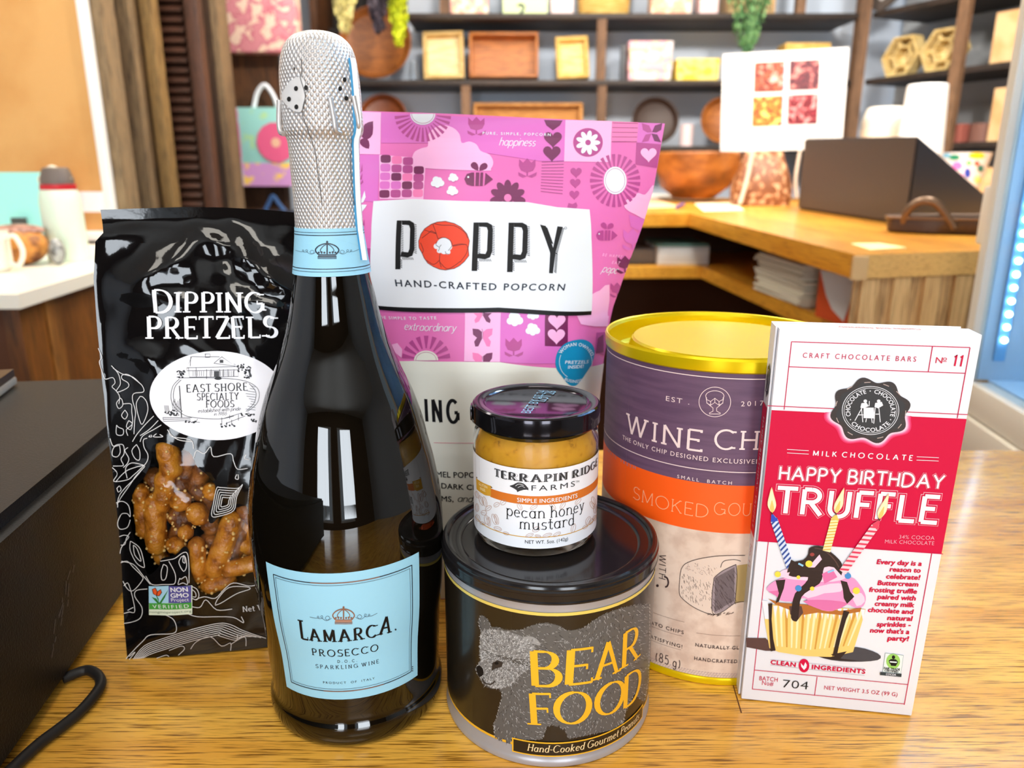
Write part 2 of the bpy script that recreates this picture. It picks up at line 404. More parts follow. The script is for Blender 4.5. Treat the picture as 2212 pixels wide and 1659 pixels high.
class Art:
    """collects flat shapes of one print in surface coordinates, then lays them on the surface"""
    def __init__(s, surf, du=None, dv=None, step=6e-5, base=1e-4):
        s.S = surf; s.du = du; s.dv = dv; s.step = step; s.base = base; s.items = []; s.mats = []
    def mi(s, m):
        if m not in s.mats: s.mats.append(m)
        return s.mats.index(m)
    def uv(s, pts): return [s.S.inv(*p) for p in pts]
    def face(s, uv, m, layer): s.items.append((uv, s.mi(m), layer))
    def poly(s, uv, m, layer=1, holes=()):
        loops = [list(uv)] + [list(h) for h in holes]
        flat = [p for l in loops for p in l]
        for t in tessellate_polygon([[Vector((p[0], p[1], 0)) for p in l] for l in loops]):
            s.face([flat[i] for i in t], m, layer)
    def px(s, pts, m, layer=1, smooth=0, holes=()):
        if smooth: pts = [(p.x, p.y) for p in smooth_path([(q[0], q[1], 0) for q in pts], smooth, True)]
        s.poly(s.uv(pts), m, layer, [s.uv(h) for h in holes])
    def line(s, pts, w, m, layer=1, smooth=0, closed=False, taper=False):
        """stroke drawn through photograph pixels, width in pixels"""
        if smooth: pts = [(p.x, p.y) for p in smooth_path([(q[0], q[1], 0) for q in pts], smooth, closed)]
        for q in ribbon(pts, (lambda a, t: w * (1 - .85 * abs(2 * t - 1))) if taper else (lambda a, t: w), closed): s.face(s.uv(q), m, layer)
    def uline(s, uv, w, m, layer=1, closed=False, sub=1):
        for q in ribbon(uv, lambda a, t: w, closed): s.face(q, m, layer)
    def ell(s, c, rx, ry, m, layer=1, n=28, rot=0.0):
        s.px([(c[0] + rx * math.cos(t) * math.cos(rot) - ry * math.sin(t) * math.sin(rot), c[1] + rx * math.cos(t) * math.sin(rot) + ry * math.sin(t) * math.cos(rot)) for t in [2 * PI * k / n for k in range(n)]], m, layer)
    def ring(s, c, rx, ry, w, m, layer=1, n=32, rot=0.0, a0=0, a1=360):
        pts = []
        for k in range(n + 1):
            t = math.radians(a0 + (a1 - a0) * k / n)
            pts.append((c[0] + rx * math.cos(t) * math.cos(rot) - ry * math.sin(t) * math.sin(rot), c[1] + rx * math.cos(t) * math.sin(rot) + ry * math.sin(t) * math.cos(rot)))
        if abs(a1 - a0) >= 360: s.line(pts[:-1], w, m, layer, closed=True)
        else: s.line(pts, w, m, layer)
    def text(s, T, p0, p1, cap, m, layer=3, fit=None, level=False, shear=0.0):
        """T = (faces, width[, width to fit]); baseline from pixel p0 to pixel p1, cap height in pixels"""
        faces, w = T[0], (fit or T[1])
        a = s.S.inv(*p0); b = s.S.inv(*p1)
        if level: b = (b[0], a[1])
        mid = ((p0[0] + p1[0]) / 2, (p0[1] + p1[1]) / 2)
        c0 = s.S.inv(*p0); c1 = s.S.inv(p0[0], p0[1] - cap); hh = math.hypot(c1[0] - c0[0], c1[1] - c0[1])
        ex, ey = (b[0] - a[0]) / w, (b[1] - a[1]) / w; d = math.hypot(ex, ey) or 1
        nx, ny = -ey / d * hh, ex / d * hh
        for f in faces: s.face([(a[0] + ex * (x + shear * y) + nx * y, a[1] + ey * (x + shear * y) + ny * y) for x, y in f], m, layer)
    def arctext(s, T, c, r, a0, a1, cap, m, layer=3, inward=False, ry=None):
        """lettering round a circle (photograph pixels); angles in degrees, 90 = up"""
        faces, w = T; ry = ry or r
        for f in faces:
            q = []
            for x, y in f:
                t = math.radians(a0 + (a1 - a0) * x / w); k = 1 + (y * cap / r) * (-1 if inward else 1)
                q.append((c[0] + r * k * math.cos(t), c[1] - ry * k * math.sin(t)))
            s.face(s.uv(q), m, layer)
    def build(s, name, parent, label=None):
        bm = bmesh.new()
        for k_, (uv, mi, ly) in enumerate(s.items):
            ly += (k_ % 12) * .05          # a hair of relief so that overlapping strokes never coincide
            try:
                f = bm.faces.new([bm.verts.new((p[0], p[1], ly)) for p in uv]); f.material_index = mi
            except ValueError: pass
        if s.items:
            us = [p[0] for i in s.items for p in i[0]]; vs = [p[1] for i in s.items for p in i[0]]
            for ax, st, lo, hi in (((1, 0, 0), s.du, min(us), max(us)), ((0, 1, 0), s.dv, min(vs), max(vs))):
                if not st: continue
                k = math.floor(lo / st) + 1
                while k * st < hi:
                    co = Vector(ax) * (k * st); i = 0 if ax[0] else 1; c = k * st
                    fs = [f for f in bm.faces if min(v.co[i] for v in f.verts) < c - 1e-7 and max(v.co[i] for v in f.verts) > c + 1e-7]
                    if fs:
                        geom = fs + list({e for f in fs for e in f.edges}) + list({v for f in fs for v in f.verts})
                        bmesh.ops.bisect_plane(bm, geom=geom, dist=1e-8, plane_co=co, plane_no=ax)
                    k += 1
        for f in bm.faces: f.normal_update()
        rev = [f for f in bm.faces if f.normal.z < 0]
        bmesh.ops.reverse_faces(bm, faces=rev)
        ns = []
        for v in bm.verts:
            u, w, l = v.co; n = s.S.nrm(u, w); ns.append(n); v.co = s.S.f(u, w) + n * (s.base + l * s.step)
        o = obj(name, bm, s.mats, parent, smooth=None)
        o.data.polygons.foreach_set('use_smooth', [True] * len(o.data.polygons))
        o.data.normals_split_custom_set_from_vertices(ns)
        if label: o['label'] = label
        return o
def cyl_surf(cx, cy, rfun, rref, a0=None):
    """upright round thing; u runs round it to the right as seen from the camera, u = 0 faces the camera"""
    a0 = math.atan2(cx, cy) if a0 is None else a0
    def f(u, v):
        t = u / rref - a0; r = rfun(v) if callable(rfun) else rfun
        return Vector((cx + r * math.sin(t), cy - r * math.cos(t), v))
    return f
def interp(tab):
    def f(x):
        if x <= tab[0][0]: return tab[0][1]
        for (a, b), (c, d) in zip(tab, tab[1:]):
            if x <= c: return b + (d - b) * (x - a) / (c - a)
        return tab[-1][1]
    return f
# ------------------------------------------------------------------ the room
M_OAK = wood('oak_counter_top', (255, 200, 88), (214, 142, 42), 'x', rough=0.2, coat=0.25, fine=2.4, bumpy=0.25, rot=0.05)
M_OAK_B = wood('oak_back_counter', (246, 184, 68), (212, 138, 34), 'y', rough=0.3, coat=0.2, pore=(178, 112, 30))
M_OAK_F = wood('oak_counter_front', (226, 176, 100), (186, 128, 58), 'x', rough=0.4)
M_BODY = wood('counter_slats', (222, 178, 122), (176, 128, 76), 'z', rough=0.6)
M_DARKW = wood('dark_stained_panel', (112, 70, 36), (62, 36, 16), 'z', rough=0.6)
M_BROWNW = wood('brown_cabinet', (150, 92, 30), (84, 46, 10), 'z', rough=0.5)
M_SHELFB = wood('dark_shelf_board', (62, 49, 42), (36, 28, 24), 'x', rough=0.6)
M_POST = wood('rough_post', (146, 120, 86), (92, 70, 46), 'z', rough=0.7)
M_SHPOST = wood('shelf_post', (142, 108, 80), (98, 70, 48), 'z', rough=0.7)
M_WALL = mat('blue_grey_wall', (214, 226, 242), 0.8, noise=((0.8, .8, .8), (226, 234, 246), 0.4, 0.6))
M_CREAM = mat('cream_enamel', (232, 226, 212), 0.35)
M_CEIL = mat('ceiling_white', (228, 226, 220), 0.9)
M_FLOOR = wood('floor_boards', (92, 64, 42), (54, 36, 22), 'y', rough=0.4)
M_WHITE = mat('white_paint', (240, 240, 238), 0.5)
M_DARKIN = mat('dark_cabinet_inside', (84, 48, 24), 0.7)
M_GLASS = mat('window_glass', (255, 255, 255), 0.0, trans=1.0, ior=1.05)

bm = B(); box(bm, (-3.2, -3.7, FLOOR_Z - .05), (3.6, 5.2, FLOOR_Z)); struct('floor', bm, M_FLOOR)
bm = B(); box(bm, (-3.2, -3.7, CEIL_Z), (3.6, 5.2, CEIL_Z + .05)); struct('ceiling', bm, M_CEIL)
bm = B(); box(bm, (-3.1, 4.75, FLOOR_Z), (3.5, 4.85, CEIL_Z)); struct('wall_back', bm, M_WALL)
bm = B(); box(bm, (-3.15, -3.6, FLOOR_Z), (-3.05, 4.75, CEIL_Z)); struct('wall_left', bm, M_WALL)
# the wall behind the camera, with two shop windows
bm = B()
for (x0, x1, z0, z1) in ((-3.05, -1.35, FLOOR_Z, CEIL_Z), (-.25, .3, FLOOR_Z, CEIL_Z), (1.4, 3.5, FLOOR_Z, CEIL_Z), (-1.35, -.25, FLOOR_Z, -.3), (.3, 1.4, FLOOR_Z, -.3),
                         (-1.35, -.25, 1.3, CEIL_Z), (.3, 1.4, 1.3, CEIL_Z)):
    box(bm, (x0, -3.55, z0), (x1, -3.43, z1))
struct('wall_front', bm, mat('dark_front_wall', (92, 66, 48), 0.8))
for n, (x0, x1) in enumerate(((-1.35, -.25), (.3, 1.4)), 1):
    bm = B()
    for a, b in (((x0, -3.52, -.3), (x0 + .06, -3.46, 1.3)), ((x1 - .06, -3.52, -.3), (x1, -3.46, 1.3)), ((x0 + .06, -3.52, -.3), (x1 - .06, -3.46, -.24)),
                 ((x0 + .06, -3.52, 1.24), (x1 - .06, -3.46, 1.3)), (((x0 + x1) / 2 - .02, -3.52, -.24), ((x0 + x1) / 2 + .02, -3.46, 1.24))): box(bm, a, b, 0)
    w = struct('window_%d' % n, bm, M_WHITE)
    bm = B(); box(bm, (x0 + .05, -3.495, -.25), (x1 - .05, -3.485, 1.25)); obj('pane', bm, M_GLASS, w)
# diagonal right-hand wall behind the corner shelves
R0 = Vector((1.86, 4.40, 0)); RE = Vector((.402, -.9156, 0)); RN = Vector((-.9156, -.402, 0))   # along the shelf, and out into the room
def rpt(s, d, z): p = R0 + RE * s - RN * d; return Vector((p.x, p.y, z))                        # s along, d back from the shelf front
def rbox(bm, s0, s1, d0, d1, z0, z1, mi=0):
    prism(bm, [rpt(s0, d0, z0), rpt(s1, d0, z0), rpt(s1, d1, z0), rpt(s0, d1, z0)], (0, 0, z1 - z0), mi)
bm = B(); rbox(bm, -.1, 4.2, .42, .5, FLOOR_Z, CEIL_Z); struct('wall_right', bm, mat('grey_right_wall', (176, 180, 184), 0.8))
bm = B(); box(bm, (3.4, -3.6, FLOOR_Z), (3.5, 1.0, CEIL_Z)); struct('wall_east', bm, mat('grey_right_wall', (176, 180, 184), 0.8))
# ceiling light fixtures
for i, (lx, ly, sx, sy, pw) in enumerate(LAMPS):
    t = thing('ceiling_light', ['long ceiling panel light just behind the foreground counter', 'long ceiling panel light nearer the shop windows', 'square ceiling panel light over the white side counter',
        'square ceiling panel light in the middle of the shop', 'square ceiling panel light over the right back counter', 'long ceiling light added to brighten the back shelves at left', 'long ceiling light added to brighten the back shelves at right'][i], 'ceiling light', (lx, ly, CEIL_Z - .02), 'ceiling lights')
    bm = B(); box(bm, (lx - sx / 2 - .03, ly - sy / 2 - .03, CEIL_Z - .025), (lx + sx / 2 + .03, ly + sy / 2 + .03, CEIL_Z), .004); obj('housing', bm, M_WHITE, t)
    bm = B(); box(bm, (lx - sx / 2, ly - sy / 2, CEIL_Z - .03), (lx + sx / 2, ly + sy / 2, CEIL_Z - .024)); obj('diffuser', bm, mat('lamp_diffuser', (255, 250, 240), .5, emit=((255, 246, 228), 2.0)), t)

for i, (lx, ly, tg) in enumerate(ADDED_TRACKS):
    dv = (Vector(tg) - Vector((lx, ly, 1.60))).normalized(); c = Vector((lx, ly, 1.60)) - dv * .012
    t = thing('added_track_light', ['white track light added to brighten the middle of the shelves', 'white track light added to brighten the corner shelves'][i], 'track light', (lx, ly, 1.55), 'added track lights')
    bm = B(); M = TR(c) @ dv.to_track_quat('Z', 'Y').to_matrix().to_4x4(); lathe(bm, [(0, -.16), (.09, -.16), (.165, -.02), (.17, 0), (.16, 0), (.085, -.15), (0, -.15)], 32, (0, 0, 0), M, cap=False); bmesh.ops.recalc_face_normals(bm, faces=bm.faces); obj('lamp_shade', bm, M_WHITE, t)
    bm = B(); p = c - dv * .16; tube(bm, [p, (p.x, p.y, CEIL_Z - .002)], .012, 8); obj('stem', bm, M_WHITE, t)

# ------------------------------------------------------------------ oak counter the goods stand on
t = thing('counter', 'varnished oak shop counter the groceries stand on', 'counter', (-.2, .3, FLOOR_Z))
bm = B(); box(bm, (-1.3, -.30, -.045), (.575, .690, 0), .004); obj('counter_top', bm, M_OAK, t)
bm = B(); box(bm, (-1.27, -.24, FLOOR_Z), (.55, .66, -.045)); obj('counter_body', bm, M_BODY, t)
bm = B(); prism(bm, [onz(x, y, .00005) for x, y in ((1582, 1478), (1584, 1478), (1603, 1540), (1600, 1540))], (0, 0, .00008)); obj('board_seam', bm, mat('seam_dark', (96, 54, 20), .6), t)

# ------------------------------------------------------------------ black cash drawer box at the left with its cord and the device on it
M_BLKTEX = mat('black_grained_vinyl', (19, 17, 16), 0.5, spec=.34, bump=((900, 900, 900), .55, .0006))
M_BLKSIDE = mat('black_side', (26, 23, 21), 0.55, bump=((700, 700, 700), .35, .0005))
DA = Vector((-.2266, .2881, 0)); DD = Vector((-.1191, .9929, 0)); DN = Vector((.9929, .1191, 0))
def dpt(s, d, z): return DA + DD * s - DN * d + Vector((0, 0, z))
t = thing('cash_drawer', 'large black textured metal cash drawer at the left of the counter', 'cash drawer', dpt(.1, .2, 0))
bm = B(); MD = Matrix(((DD.x, -DN.x, 0, DA.x), (DD.y, -DN.y, 0, DA.y), (0, 0, 1, 0), (0, 0, 0, 1)))
b2 = B(); box(b2, (-.40, 0, .008), (.285, .46, .107)); 
top = [e for e in b2.edges if all(v.co.z > .1 for v in e.verts)]
bmesh.ops.bevel(b2, geom=top, offset=.007, segments=4, affect='EDGES'); merge(bm, b2, MD)
bmesh.ops.recalc_face_normals(bm, faces=bm.faces); obj('case', bm, M_BLKTEX, t)
for (s, d) in ((-.36, .03), (.25, .03), (-.36, .42), (.25, .42)):
    bm = B(); box(bm, (s - .012, d - .012, 0), (s + .012, d + .012, .009), 0, MD); obj('foot', bm, mat('rubber', (20, 20, 20), .8), t)
bm = B()
rnd = random.Random(4)
for k in range(14):
    p = None; c = onz(125, 1365, .0)
    s = .055 + rnd.gauss(0, .012); z = .038 + (s - .055) * .9 + rnd.gauss(0, .004); a = rnd.uniform(.3, 1.2); l = rnd.uniform(.0012, .004)
    q = [dpt(s - l * math.cos(a), -.0002, z - l * math.sin(a)), dpt(s + l * math.cos(a), -.0002, z + l * math.sin(a)), dpt(s + l * math.cos(a) + .0006, -.0002, z + l * math.sin(a) - .0006), dpt(s - l * math.cos(a) + .0006, -.0002, z - l * math.sin(a) - .0006)]
    bm.faces.new([bm.verts.new(x) for x in q])
obj('scuff_mark', bm, mat('scuff_grey', (96, 92, 90), .7), t, label='pale scuff on the black side of the drawer')
# cord
pts = [(136, 1466), (176, 1450), (196, 1449), (214, 1462), (217, 1480), (204, 1502), (172, 1538), (130, 1572), (90, 1602), (54, 1634), (28, 1659), (-10, 1692)]
bm = B(); tube(bm, smooth_path([onz(x, y, .0036) for x, y in pts], 6), .0027, 10)
obj('power_cord', bm, mat('black_rubber_cord', (34, 32, 32), .5), smooth=60, label='thin black cord looping over the oak beside the cash drawer', cat='cord')
# device on the drawer
P = at(-10, 850, .42); zt = .1075
t = thing('card_terminal', 'black and silver device lying on top of the cash drawer', 'device', (-.31, .41, zt))
bm = B(); Q = [onz(x, y, zt) for x, y in ((-60, 905), (38, 815), (44, 862 - 45), (10, 776), (-120, 800))]
def slab_at(px0, px1, w, z0, z1, r):
    a = onz(*px0, zt); b = onz(*px1, zt); e = (b - a).normalized(); n = Vector((-e.y, e.x, 0))
    return a, b, e, n
a, b_, e, n = slab_at((-70, 915), (40, 830), .06, 0, 0, 0)
MT = Matrix(((e.x, n.x, 0, a.x), (e.y, n.y, 0, a.y), (0, 0, 1, zt), (0, 0, 0, 1))); LEN = (b_ - a).length
bm = B(); box(bm, (-.06, 0, .0006), (LEN, .075, .0065), .002, MT); obj('base_plate', bm, mat('silver_edge', (196, 196, 190), .3, metal=.6), t)
b2 = B(); box(b2, (-.06, .001, .0066), (LEN - .001, .074, .026)); bmesh.ops.bevel(b2, geom=[x for x in b2.edges if all(v.co.z > .02 for v in x.verts)], offset=.014, segments=5, affect='EDGES')
bm = B(); merge(bm, b2, MT); bmesh.ops.recalc_face_normals(bm, faces=bm.faces); obj('housing', bm, mat('terminal_black', (58, 48, 44), .32), t)

# ------------------------------------------------------------------ glass display fridge at the right edge
FA = Vector((.6705, 1.075, 0)); FD = Vector((-.1212, -.9926, 0)); FNI = Vector((.9926, -.1212, 0))   # along the door towards the camera; into the case
MF = Matrix(((FD.x, FNI.x, 0, FA.x), (FD.y, FNI.y, 0, FA.y), (0, 0, 1, 0), (0, 0, 0, 1)))
t = thing('display_fridge', 'cream glass door display fridge glowing blue at the right edge', 'fridge', (.95, .75, FLOOR_Z))
ZS = -.036
M_ICE = mat('fridge_lining', (196, 222, 240), .5)
bm = B(); box(bm, (-.01, .03, FLOOR_Z), (.62, .60, ZS - .02), 0, MF); bmesh.ops.recalc_face_normals(bm, faces=bm.faces); obj('lower_cabinet', bm, M_CREAM, t)
bm = B()
box(bm, (.0, .56, ZS), (.62, .60, 1.0), 0, MF); box(bm, (-.02, .014, ZS), (0, .60, 1.0), 0, MF); box(bm, (.60, .03, ZS), (.62, .56, 1.0), 0, MF); box(bm, (0, .03, ZS - .018), (.62, .56, ZS), 0, MF); box(bm, (-.02, .03, 1.0), (.62, .60, 1.05), 0, MF)
bmesh.ops.recalc_face_normals(bm, faces=bm.faces); obj('lining', bm, M_ICE, t)
bm = B()
box(bm, (-.022, -.004, ZS - .02), (.0, .0135, 1.05), .003, MF)
box(bm, (.58, -.004, ZS - .02), (.62, .028, 1.05), .003, MF)
box(bm, (.001, -.004, .98), (.579, .028, 1.05), .003, MF)
bmesh.ops.recalc_face_normals(bm, faces=bm.faces); dr = obj('door_frame', bm, M_CREAM, t)
bm = B(); box(bm, (.0125, -.004, ZS - .045), (.579, .028, ZS), .004, MF); box(bm, (-.022, -.010, ZS - .10), (.62, .028, ZS - .0475), .003, MF)
bmesh.ops.recalc_face_normals(bm, faces=bm.faces); obj('bottom_rail', bm, M_CREAM, t)
bm = B(); box(bm, (.001, .006, ZS), (.58, .010, .98), 0, MF); bmesh.ops.recalc_face_normals(bm, faces=bm.faces)
obj('door_glass', bm, mat('fridge_glass', (235, 245, 255), 0.02, trans=1.0, ior=1.1), t)
bm = B(); tube(bm, [MF @ Vector(p) for p in ((.055, -.008, ZS - .105), (.05, -.022, ZS - .11), (.035, -.028, ZS - .125), (.03, -.026, ZS - .15))], .006, 8)
obj('latch', bm, mat('dark_latch', (70, 66, 60), .4, metal=.6), t)
bm = B(); box(bm, (-.07, .01, .155), (-.025, .05, .238), .004, MF); bmesh.ops.recalc_face_normals(bm, faces=bm.faces); obj('hinge_block', bm, M_CREAM, t)
strip = B(); box(strip, (.0005, .030, ZS + .03), (.006, .044, .9), 0, MF); bmesh.ops.recalc_face_normals(strip, faces=strip.faces); st = obj('light_strip', strip, mat('strip_blue', (120, 190, 240), .4), t)
for k in range(14):
    z = .026 + k * .0188
    bm = B(); ball(bm, MF @ Vector((.010, .037, z)), .0042, 8); obj('light_bulb', bm, mat('led_white', (240, 250, 255), .4, emit=((225, 245, 255), 9.0)), t, label=None)
for z in (.62,):
    bm = B(); box(bm, (.06, .12, z), (.59, .55, z + .012), 0, MF); bmesh.ops.recalc_face_normals(bm, faces=bm.faces); obj('wire_shelf', bm, mat('shelf_white', (220, 232, 240), .4), t)
area('fridge_lamp_glow', MF @ Vector((.30, .30, .985)), MF @ Vector((.22, .16, 0)), .45, .30, 30, (.72, .88, 1.0))
tt = thing('food_tub', 'grey lidded tub standing on the bottom of the blue fridge', 'tub', MF @ Vector((.14, .26, ZS)))
bm = B(); box(bm, (.08, .18, ZS + .001), (.22, .34, ZS + .055), .008, MF); bmesh.ops.recalc_face_normals(bm, faces=bm.faces); obj('tub', bm, mat('tub_grey', (120, 122, 112), .5), tt)
bm = B(); box(bm, (.075, .175, ZS + .056), (.225, .345, ZS + .068), .004, MF); bmesh.ops.recalc_face_normals(bm, faces=bm.faces); obj('lid', bm, mat('tub_lid', (150, 150, 140), .5), tt)
# ================================================================== the goods on the counter
INK = mat('ink_black', (13, 13, 16), .5, spec=.3)
WHITE_INK = mat('ink_white', (240, 241, 246), .5)
# ------------------------------------------------------------------ sparkling wine bottle
BX, BY = -.0798, .3371
GLASSP = [(.0, .008), (.030, .004), (.0385, .0), (.0410, .0008), (.0428, .0035), (.0434, .0075), (.0430, .0110), (.0418, .0140), (.0419, .0200), (.0423, .0283), (.0431, .046), (.0444, .0576), (.0452, .066),
          (.0457, .0779), (.04605, .092), (.0457, .1037), (.0449, .113), (.0436, .1206), (.0421, .129), (.0402, .1369), (.0375, .1486), (.0336, .1611), (.0288, .1725), (.0241, .1842), (.0206, .1959), (.0184, .2063), (.0162, .2170), (.0147, .228), (.0137, .240), (.0135, .27), (.0135, .295), (0, .296)]
_gp = smooth_path([(r, 0, z) for r, z in GLASSP], 3)
prof = [(max(0, p.x), p.z) for p in _gp]
bottle = thing('wine_bottle', 'dark sparkling wine bottle with pale blue label and silver foil neck', 'bottle', (BX, BY, 0))
def dark_glass():
    m = mat('dark_bottle_glass', (9, 7, 4), 0.015, ior=1.55, spec=.62)
    return m
bm = B(); lathe(bm, prof, 128, (BX, BY, 0)); obj('glass_body', bm, dark_glass(), bottle, smooth=60)
brad = interp(sorted([(z, r) for r, z in prof if z > .012]))
SB = Surf(cyl_surf(BX, BY, brad, .0446), 0, .05)
LBLUE = mat('label_blue', (156, 214, 240), .55, bump=((500, 500, 2500), .12, .0003))
COPPER = mat('ink_copper', (150, 112, 96), .35, metal=.5); NAVY = mat('ink_navy', (32, 44, 58), .4); GREYINK = mat('ink_grey_blue', (84, 108, 124), .5)
c5 = crop(.3069, 520, 1150)
A = Art(SB, du=.004, dv=.006)
tl, tr, bl, br = [SB.inv(*c5(p)[0]) for p in ((178, 205), (1252, 137), (325, 1085), (1243, 1005))]
def bil(a, b): return tuple((tl[i] * (1 - a) + tr[i] * a) * (1 - b) + (bl[i] * (1 - a) + br[i] * a) * b for i in (0, 1))
A.poly([bil(a / 8, 0) for a in range(9)] + [bil(1 - a / 8, 1) for a in range(9)], LBLUE, 0)
for (o_, m_, w_) in ((.062, NAVY, .00045), (.078, GREYINK, .00022)):
    oy = o_ * 1.12
    loop = [bil(o_ + (1 - 2 * o_) * k / 10, oy) for k in range(11)] + [bil(1 - o_, oy + (1 - 2 * oy) * k / 10) for k in range(11)] + [bil(1 - o_ - (1 - 2 * o_) * k / 10, 1 - oy) for k in range(11)] + [bil(o_, 1 - oy - (1 - 2 * oy) * k / 10) for k in range(11)]
    A.uline(loop, w_, m_, 2, closed=True)
    if m_ is NAVY:
        for yy in (oy, 1 - oy): A.uline([bil(.32 + .40 * k / 8, yy) for k in range(9)], .0005, COPPER, 3)
def crown(A, c, s, m, dots):
    P = lambda *pts: [(c[0] + x * s, c[1] + y * s) for x, y in pts]
    A.line(P((-62, 42), (62, 42)), 7 * s, m, 3); A.line(P((-58, 26), (58, 26)), 5 * s, m, 3); A.line(P((-62, 52), (62, 52)), 5 * s, m, 3)
    for sg in (-1, 1):
        A.line(P((sg * 58, 24), (sg * 76, -4), (sg * 60, -30), (sg * 30, -46), (0, -52)), 8 * s, m, 3, smooth=4)
        A.line(P((sg * 34, 20), (sg * 44, -6), (sg * 24, -34), (0, -48)), 5 * s, m, 3, smooth=4)
        for k in range(3): A.ell(P((sg * (18 + 18 * k), 12 - 3 * (k % 2)))[0], 7 * s, 7 * s, m, 3, 10)
    A.line(P((0, 22), (0, -52)), 9 * s, m, 3); A.ell(P((0, -62))[0], 7 * s, 9 * s, m, 3, 10)
    A.px(P((-60, 46), (60, 46), (58, 22), (-58, 22)), dots, 2)
def swirl(A, P, w, m):
    A.line(P((84, 10), (110, 24), (128, 8), (112, -6), (96, 8), (120, 26), (150, 8), (160, -4), (150, -10), (146, 6), (170, 10), (184, -2), (178, -8), (172, 4), (196, 6), (236, -12)), w, m, 3, smooth=4)
    A.line([P((-x, y))[0] for x, y in ((84, 10), (110, 24), (128, 8), (112, -6), (96, 8), (120, 26), (150, 8), (160, -4), (150, -10), (146, 6), (170, 10), (184, -2), (178, -8), (172, 4), (196, 6), (236, -4))], w, m, 3, smooth=4)
cc = c5((724, 588))[0]
crown(A, cc, .3069, COPPER, mat('crown_fill', (182, 140, 120), .5))
swirl(A, lambda *p: [(cc[0] + x * .3069, cc[1] + (y - .04 * x) * .3069) for x, y in p], .9, GREYINK)
A.text(pen('L', .24, .06, .12), c5((418, 742))[0], c5((478, 755))[0], 39, INK)
A.text(pen('AMARC', .29, .07, .13, xs=1.22, gap=.10), c5((482, 757))[0], c5((966, 735))[0], 25, INK, level=True)
A.text(pen('A', .23, .06, .12), c5((962, 722))[0], c5((1062, 700))[0], 36, INK)
A.ell(c5((1088, 682))[0], 2, 2, NAVY, 3, 10)
A.text(pen('PROSECCO', .19, .08, .09, gap=.30, xs=1.15), c5((505, 860))[0], c5((968, 836))[0], 13.6, INK, level=True)
A.text(sans('D . O . C .', 0, 1.1), c5((682, 916))[0], c5((818, 908))[0], 6.4, NAVY)
A.text(pen('SPARKLING WINE', .16, .08, .08, gap=.42), c5((530, 950))[0], c5((972, 924))[0], 7.6, NAVY, level=True)
A.text(sans('PRODUCT  OF  ITALY', 0, 1.35), c5((582, 1060))[0], c5((943, 1037))[0], 4.6, NAVY, level=True)
for k in range(3): A.ell(c5((1207, 945 + 14 * k))[0], 1.6, 1.6, GREYINK, 2, 8)
A.build('front_label', bottle, 'pale blue front label with dark lettering')
# neck band
A = Art(SB, du=.003, dv=.006, base=.0009)
SB.v0 = .22
vb0, vb1 = SB.inv(715, 598)[1], SB.inv(712, 494)[1]
A.poly([(-PI * .0446 + k * 2 * PI * .0446 / 40, vb0) for k in range(41)] + [(PI * .0446 - k * 2 * PI * .0446 / 40, vb1) for k in range(41)], LBLUE, 0)
for fr, w_ in ((.10, .0002), (.16, .00035), (.86, .00035), (.92, .0002)):
    A.uline([(-.10 + k * .2 / 40, vb0 + (vb1 - vb0) * fr) for k in range(41)], w_, NAVY, 2)
c3 = crop(.3556, 540, 30); cb = c3((470, 1440))[0]
crown(A, cb, .31, NAVY, GREYINK)
swirl(A, lambda *p: [(cb[0] + x * .27, cb[1] + y * .27) for x, y in p], .8, GREYINK)
A.build('neck_band', bottle, 'pale blue paper band round the neck')
SB.v0 = .05
# silver foil capsule
def foil():
    m = bpy.data.materials.new('silver_foil'); m.use_nodes = True; nt = m.node_tree; N = nt.nodes; L = nt.links; b = N['Principled BSDF']
    b.inputs['Base Color'].default_value = lin((226, 224, 226)); b.inputs['Metallic'].default_value = .55; b.inputs['Roughness'].default_value = .38
    uv = N.new('ShaderNodeUVMap')
    def wave(rot, sx):
        mp = N.new('ShaderNodeMapping'); mp.inputs['Rotation'].default_value = (0, 0, rot); mp.inputs['Scale'].default_value = (sx, sx, sx)
        w = N.new('ShaderNodeTexWave'); w.inputs['Scale'].default_value = 1; w.bands_direction = 'X'
        L.new(uv.outputs[0], mp.inputs[0]); L.new(mp.outputs[0], w.inputs[0]); return w
    w1, w2 = wave(.62, 185), wave(-.62, 185)
    mu = N.new('ShaderNodeMath'); mu.operation = 'MULTIPLY'; L.new(w1.outputs['Fac'], mu.inputs[0]); L.new(w2.outputs['Fac'], mu.inputs[1])
    tc = N.new('ShaderNodeTexCoord'); n = N.new('ShaderNodeTexNoise'); n.inputs['Scale'].default_value = 260; L.new(tc.outputs['Object'], n.inputs['Vector'])
    ad = N.new('ShaderNodeMath'); ad.operation = 'MULTIPLY_ADD'; ad.inputs[1].default_value = .35; L.new(n.outputs[0], ad.inputs[0]); L.new(mu.outputs[0], ad.inputs[2])
    bp = N.new('ShaderNodeBump'); bp.inputs['Strength'].default_value = .9; bp.inputs['Distance'].default_value = .0007; L.new(ad.outputs[0], bp.inputs['Height']); L.new(bp.outputs[0], b.inputs['Normal'])
    r = N.new('ShaderNodeValToRGB'); r.color_ramp.elements[0].color = lin((196, 192, 190)); r.color_ramp.elements[1].color = lin((250, 250, 252)); r.color_ramp.elements[0].position = .0; r.color_ramp.elements[1].position = .45
    L.new(mu.outputs[0], r.inputs[0]); L.new(r.outputs[0], b.inputs['Base Color'])
    return m
FP = [(.0146, .2345), (.0143, .246), (.0144, .256), (.0147, .266), (.0150, .2725), (.0163, .2755), (.0167, .2785), (.0165, .287), (.0161, .296), (.0157, .302), (.0146, .307), (.0128, .3105), (.0095, .3133), (.005, .3148), (0, .3153)]
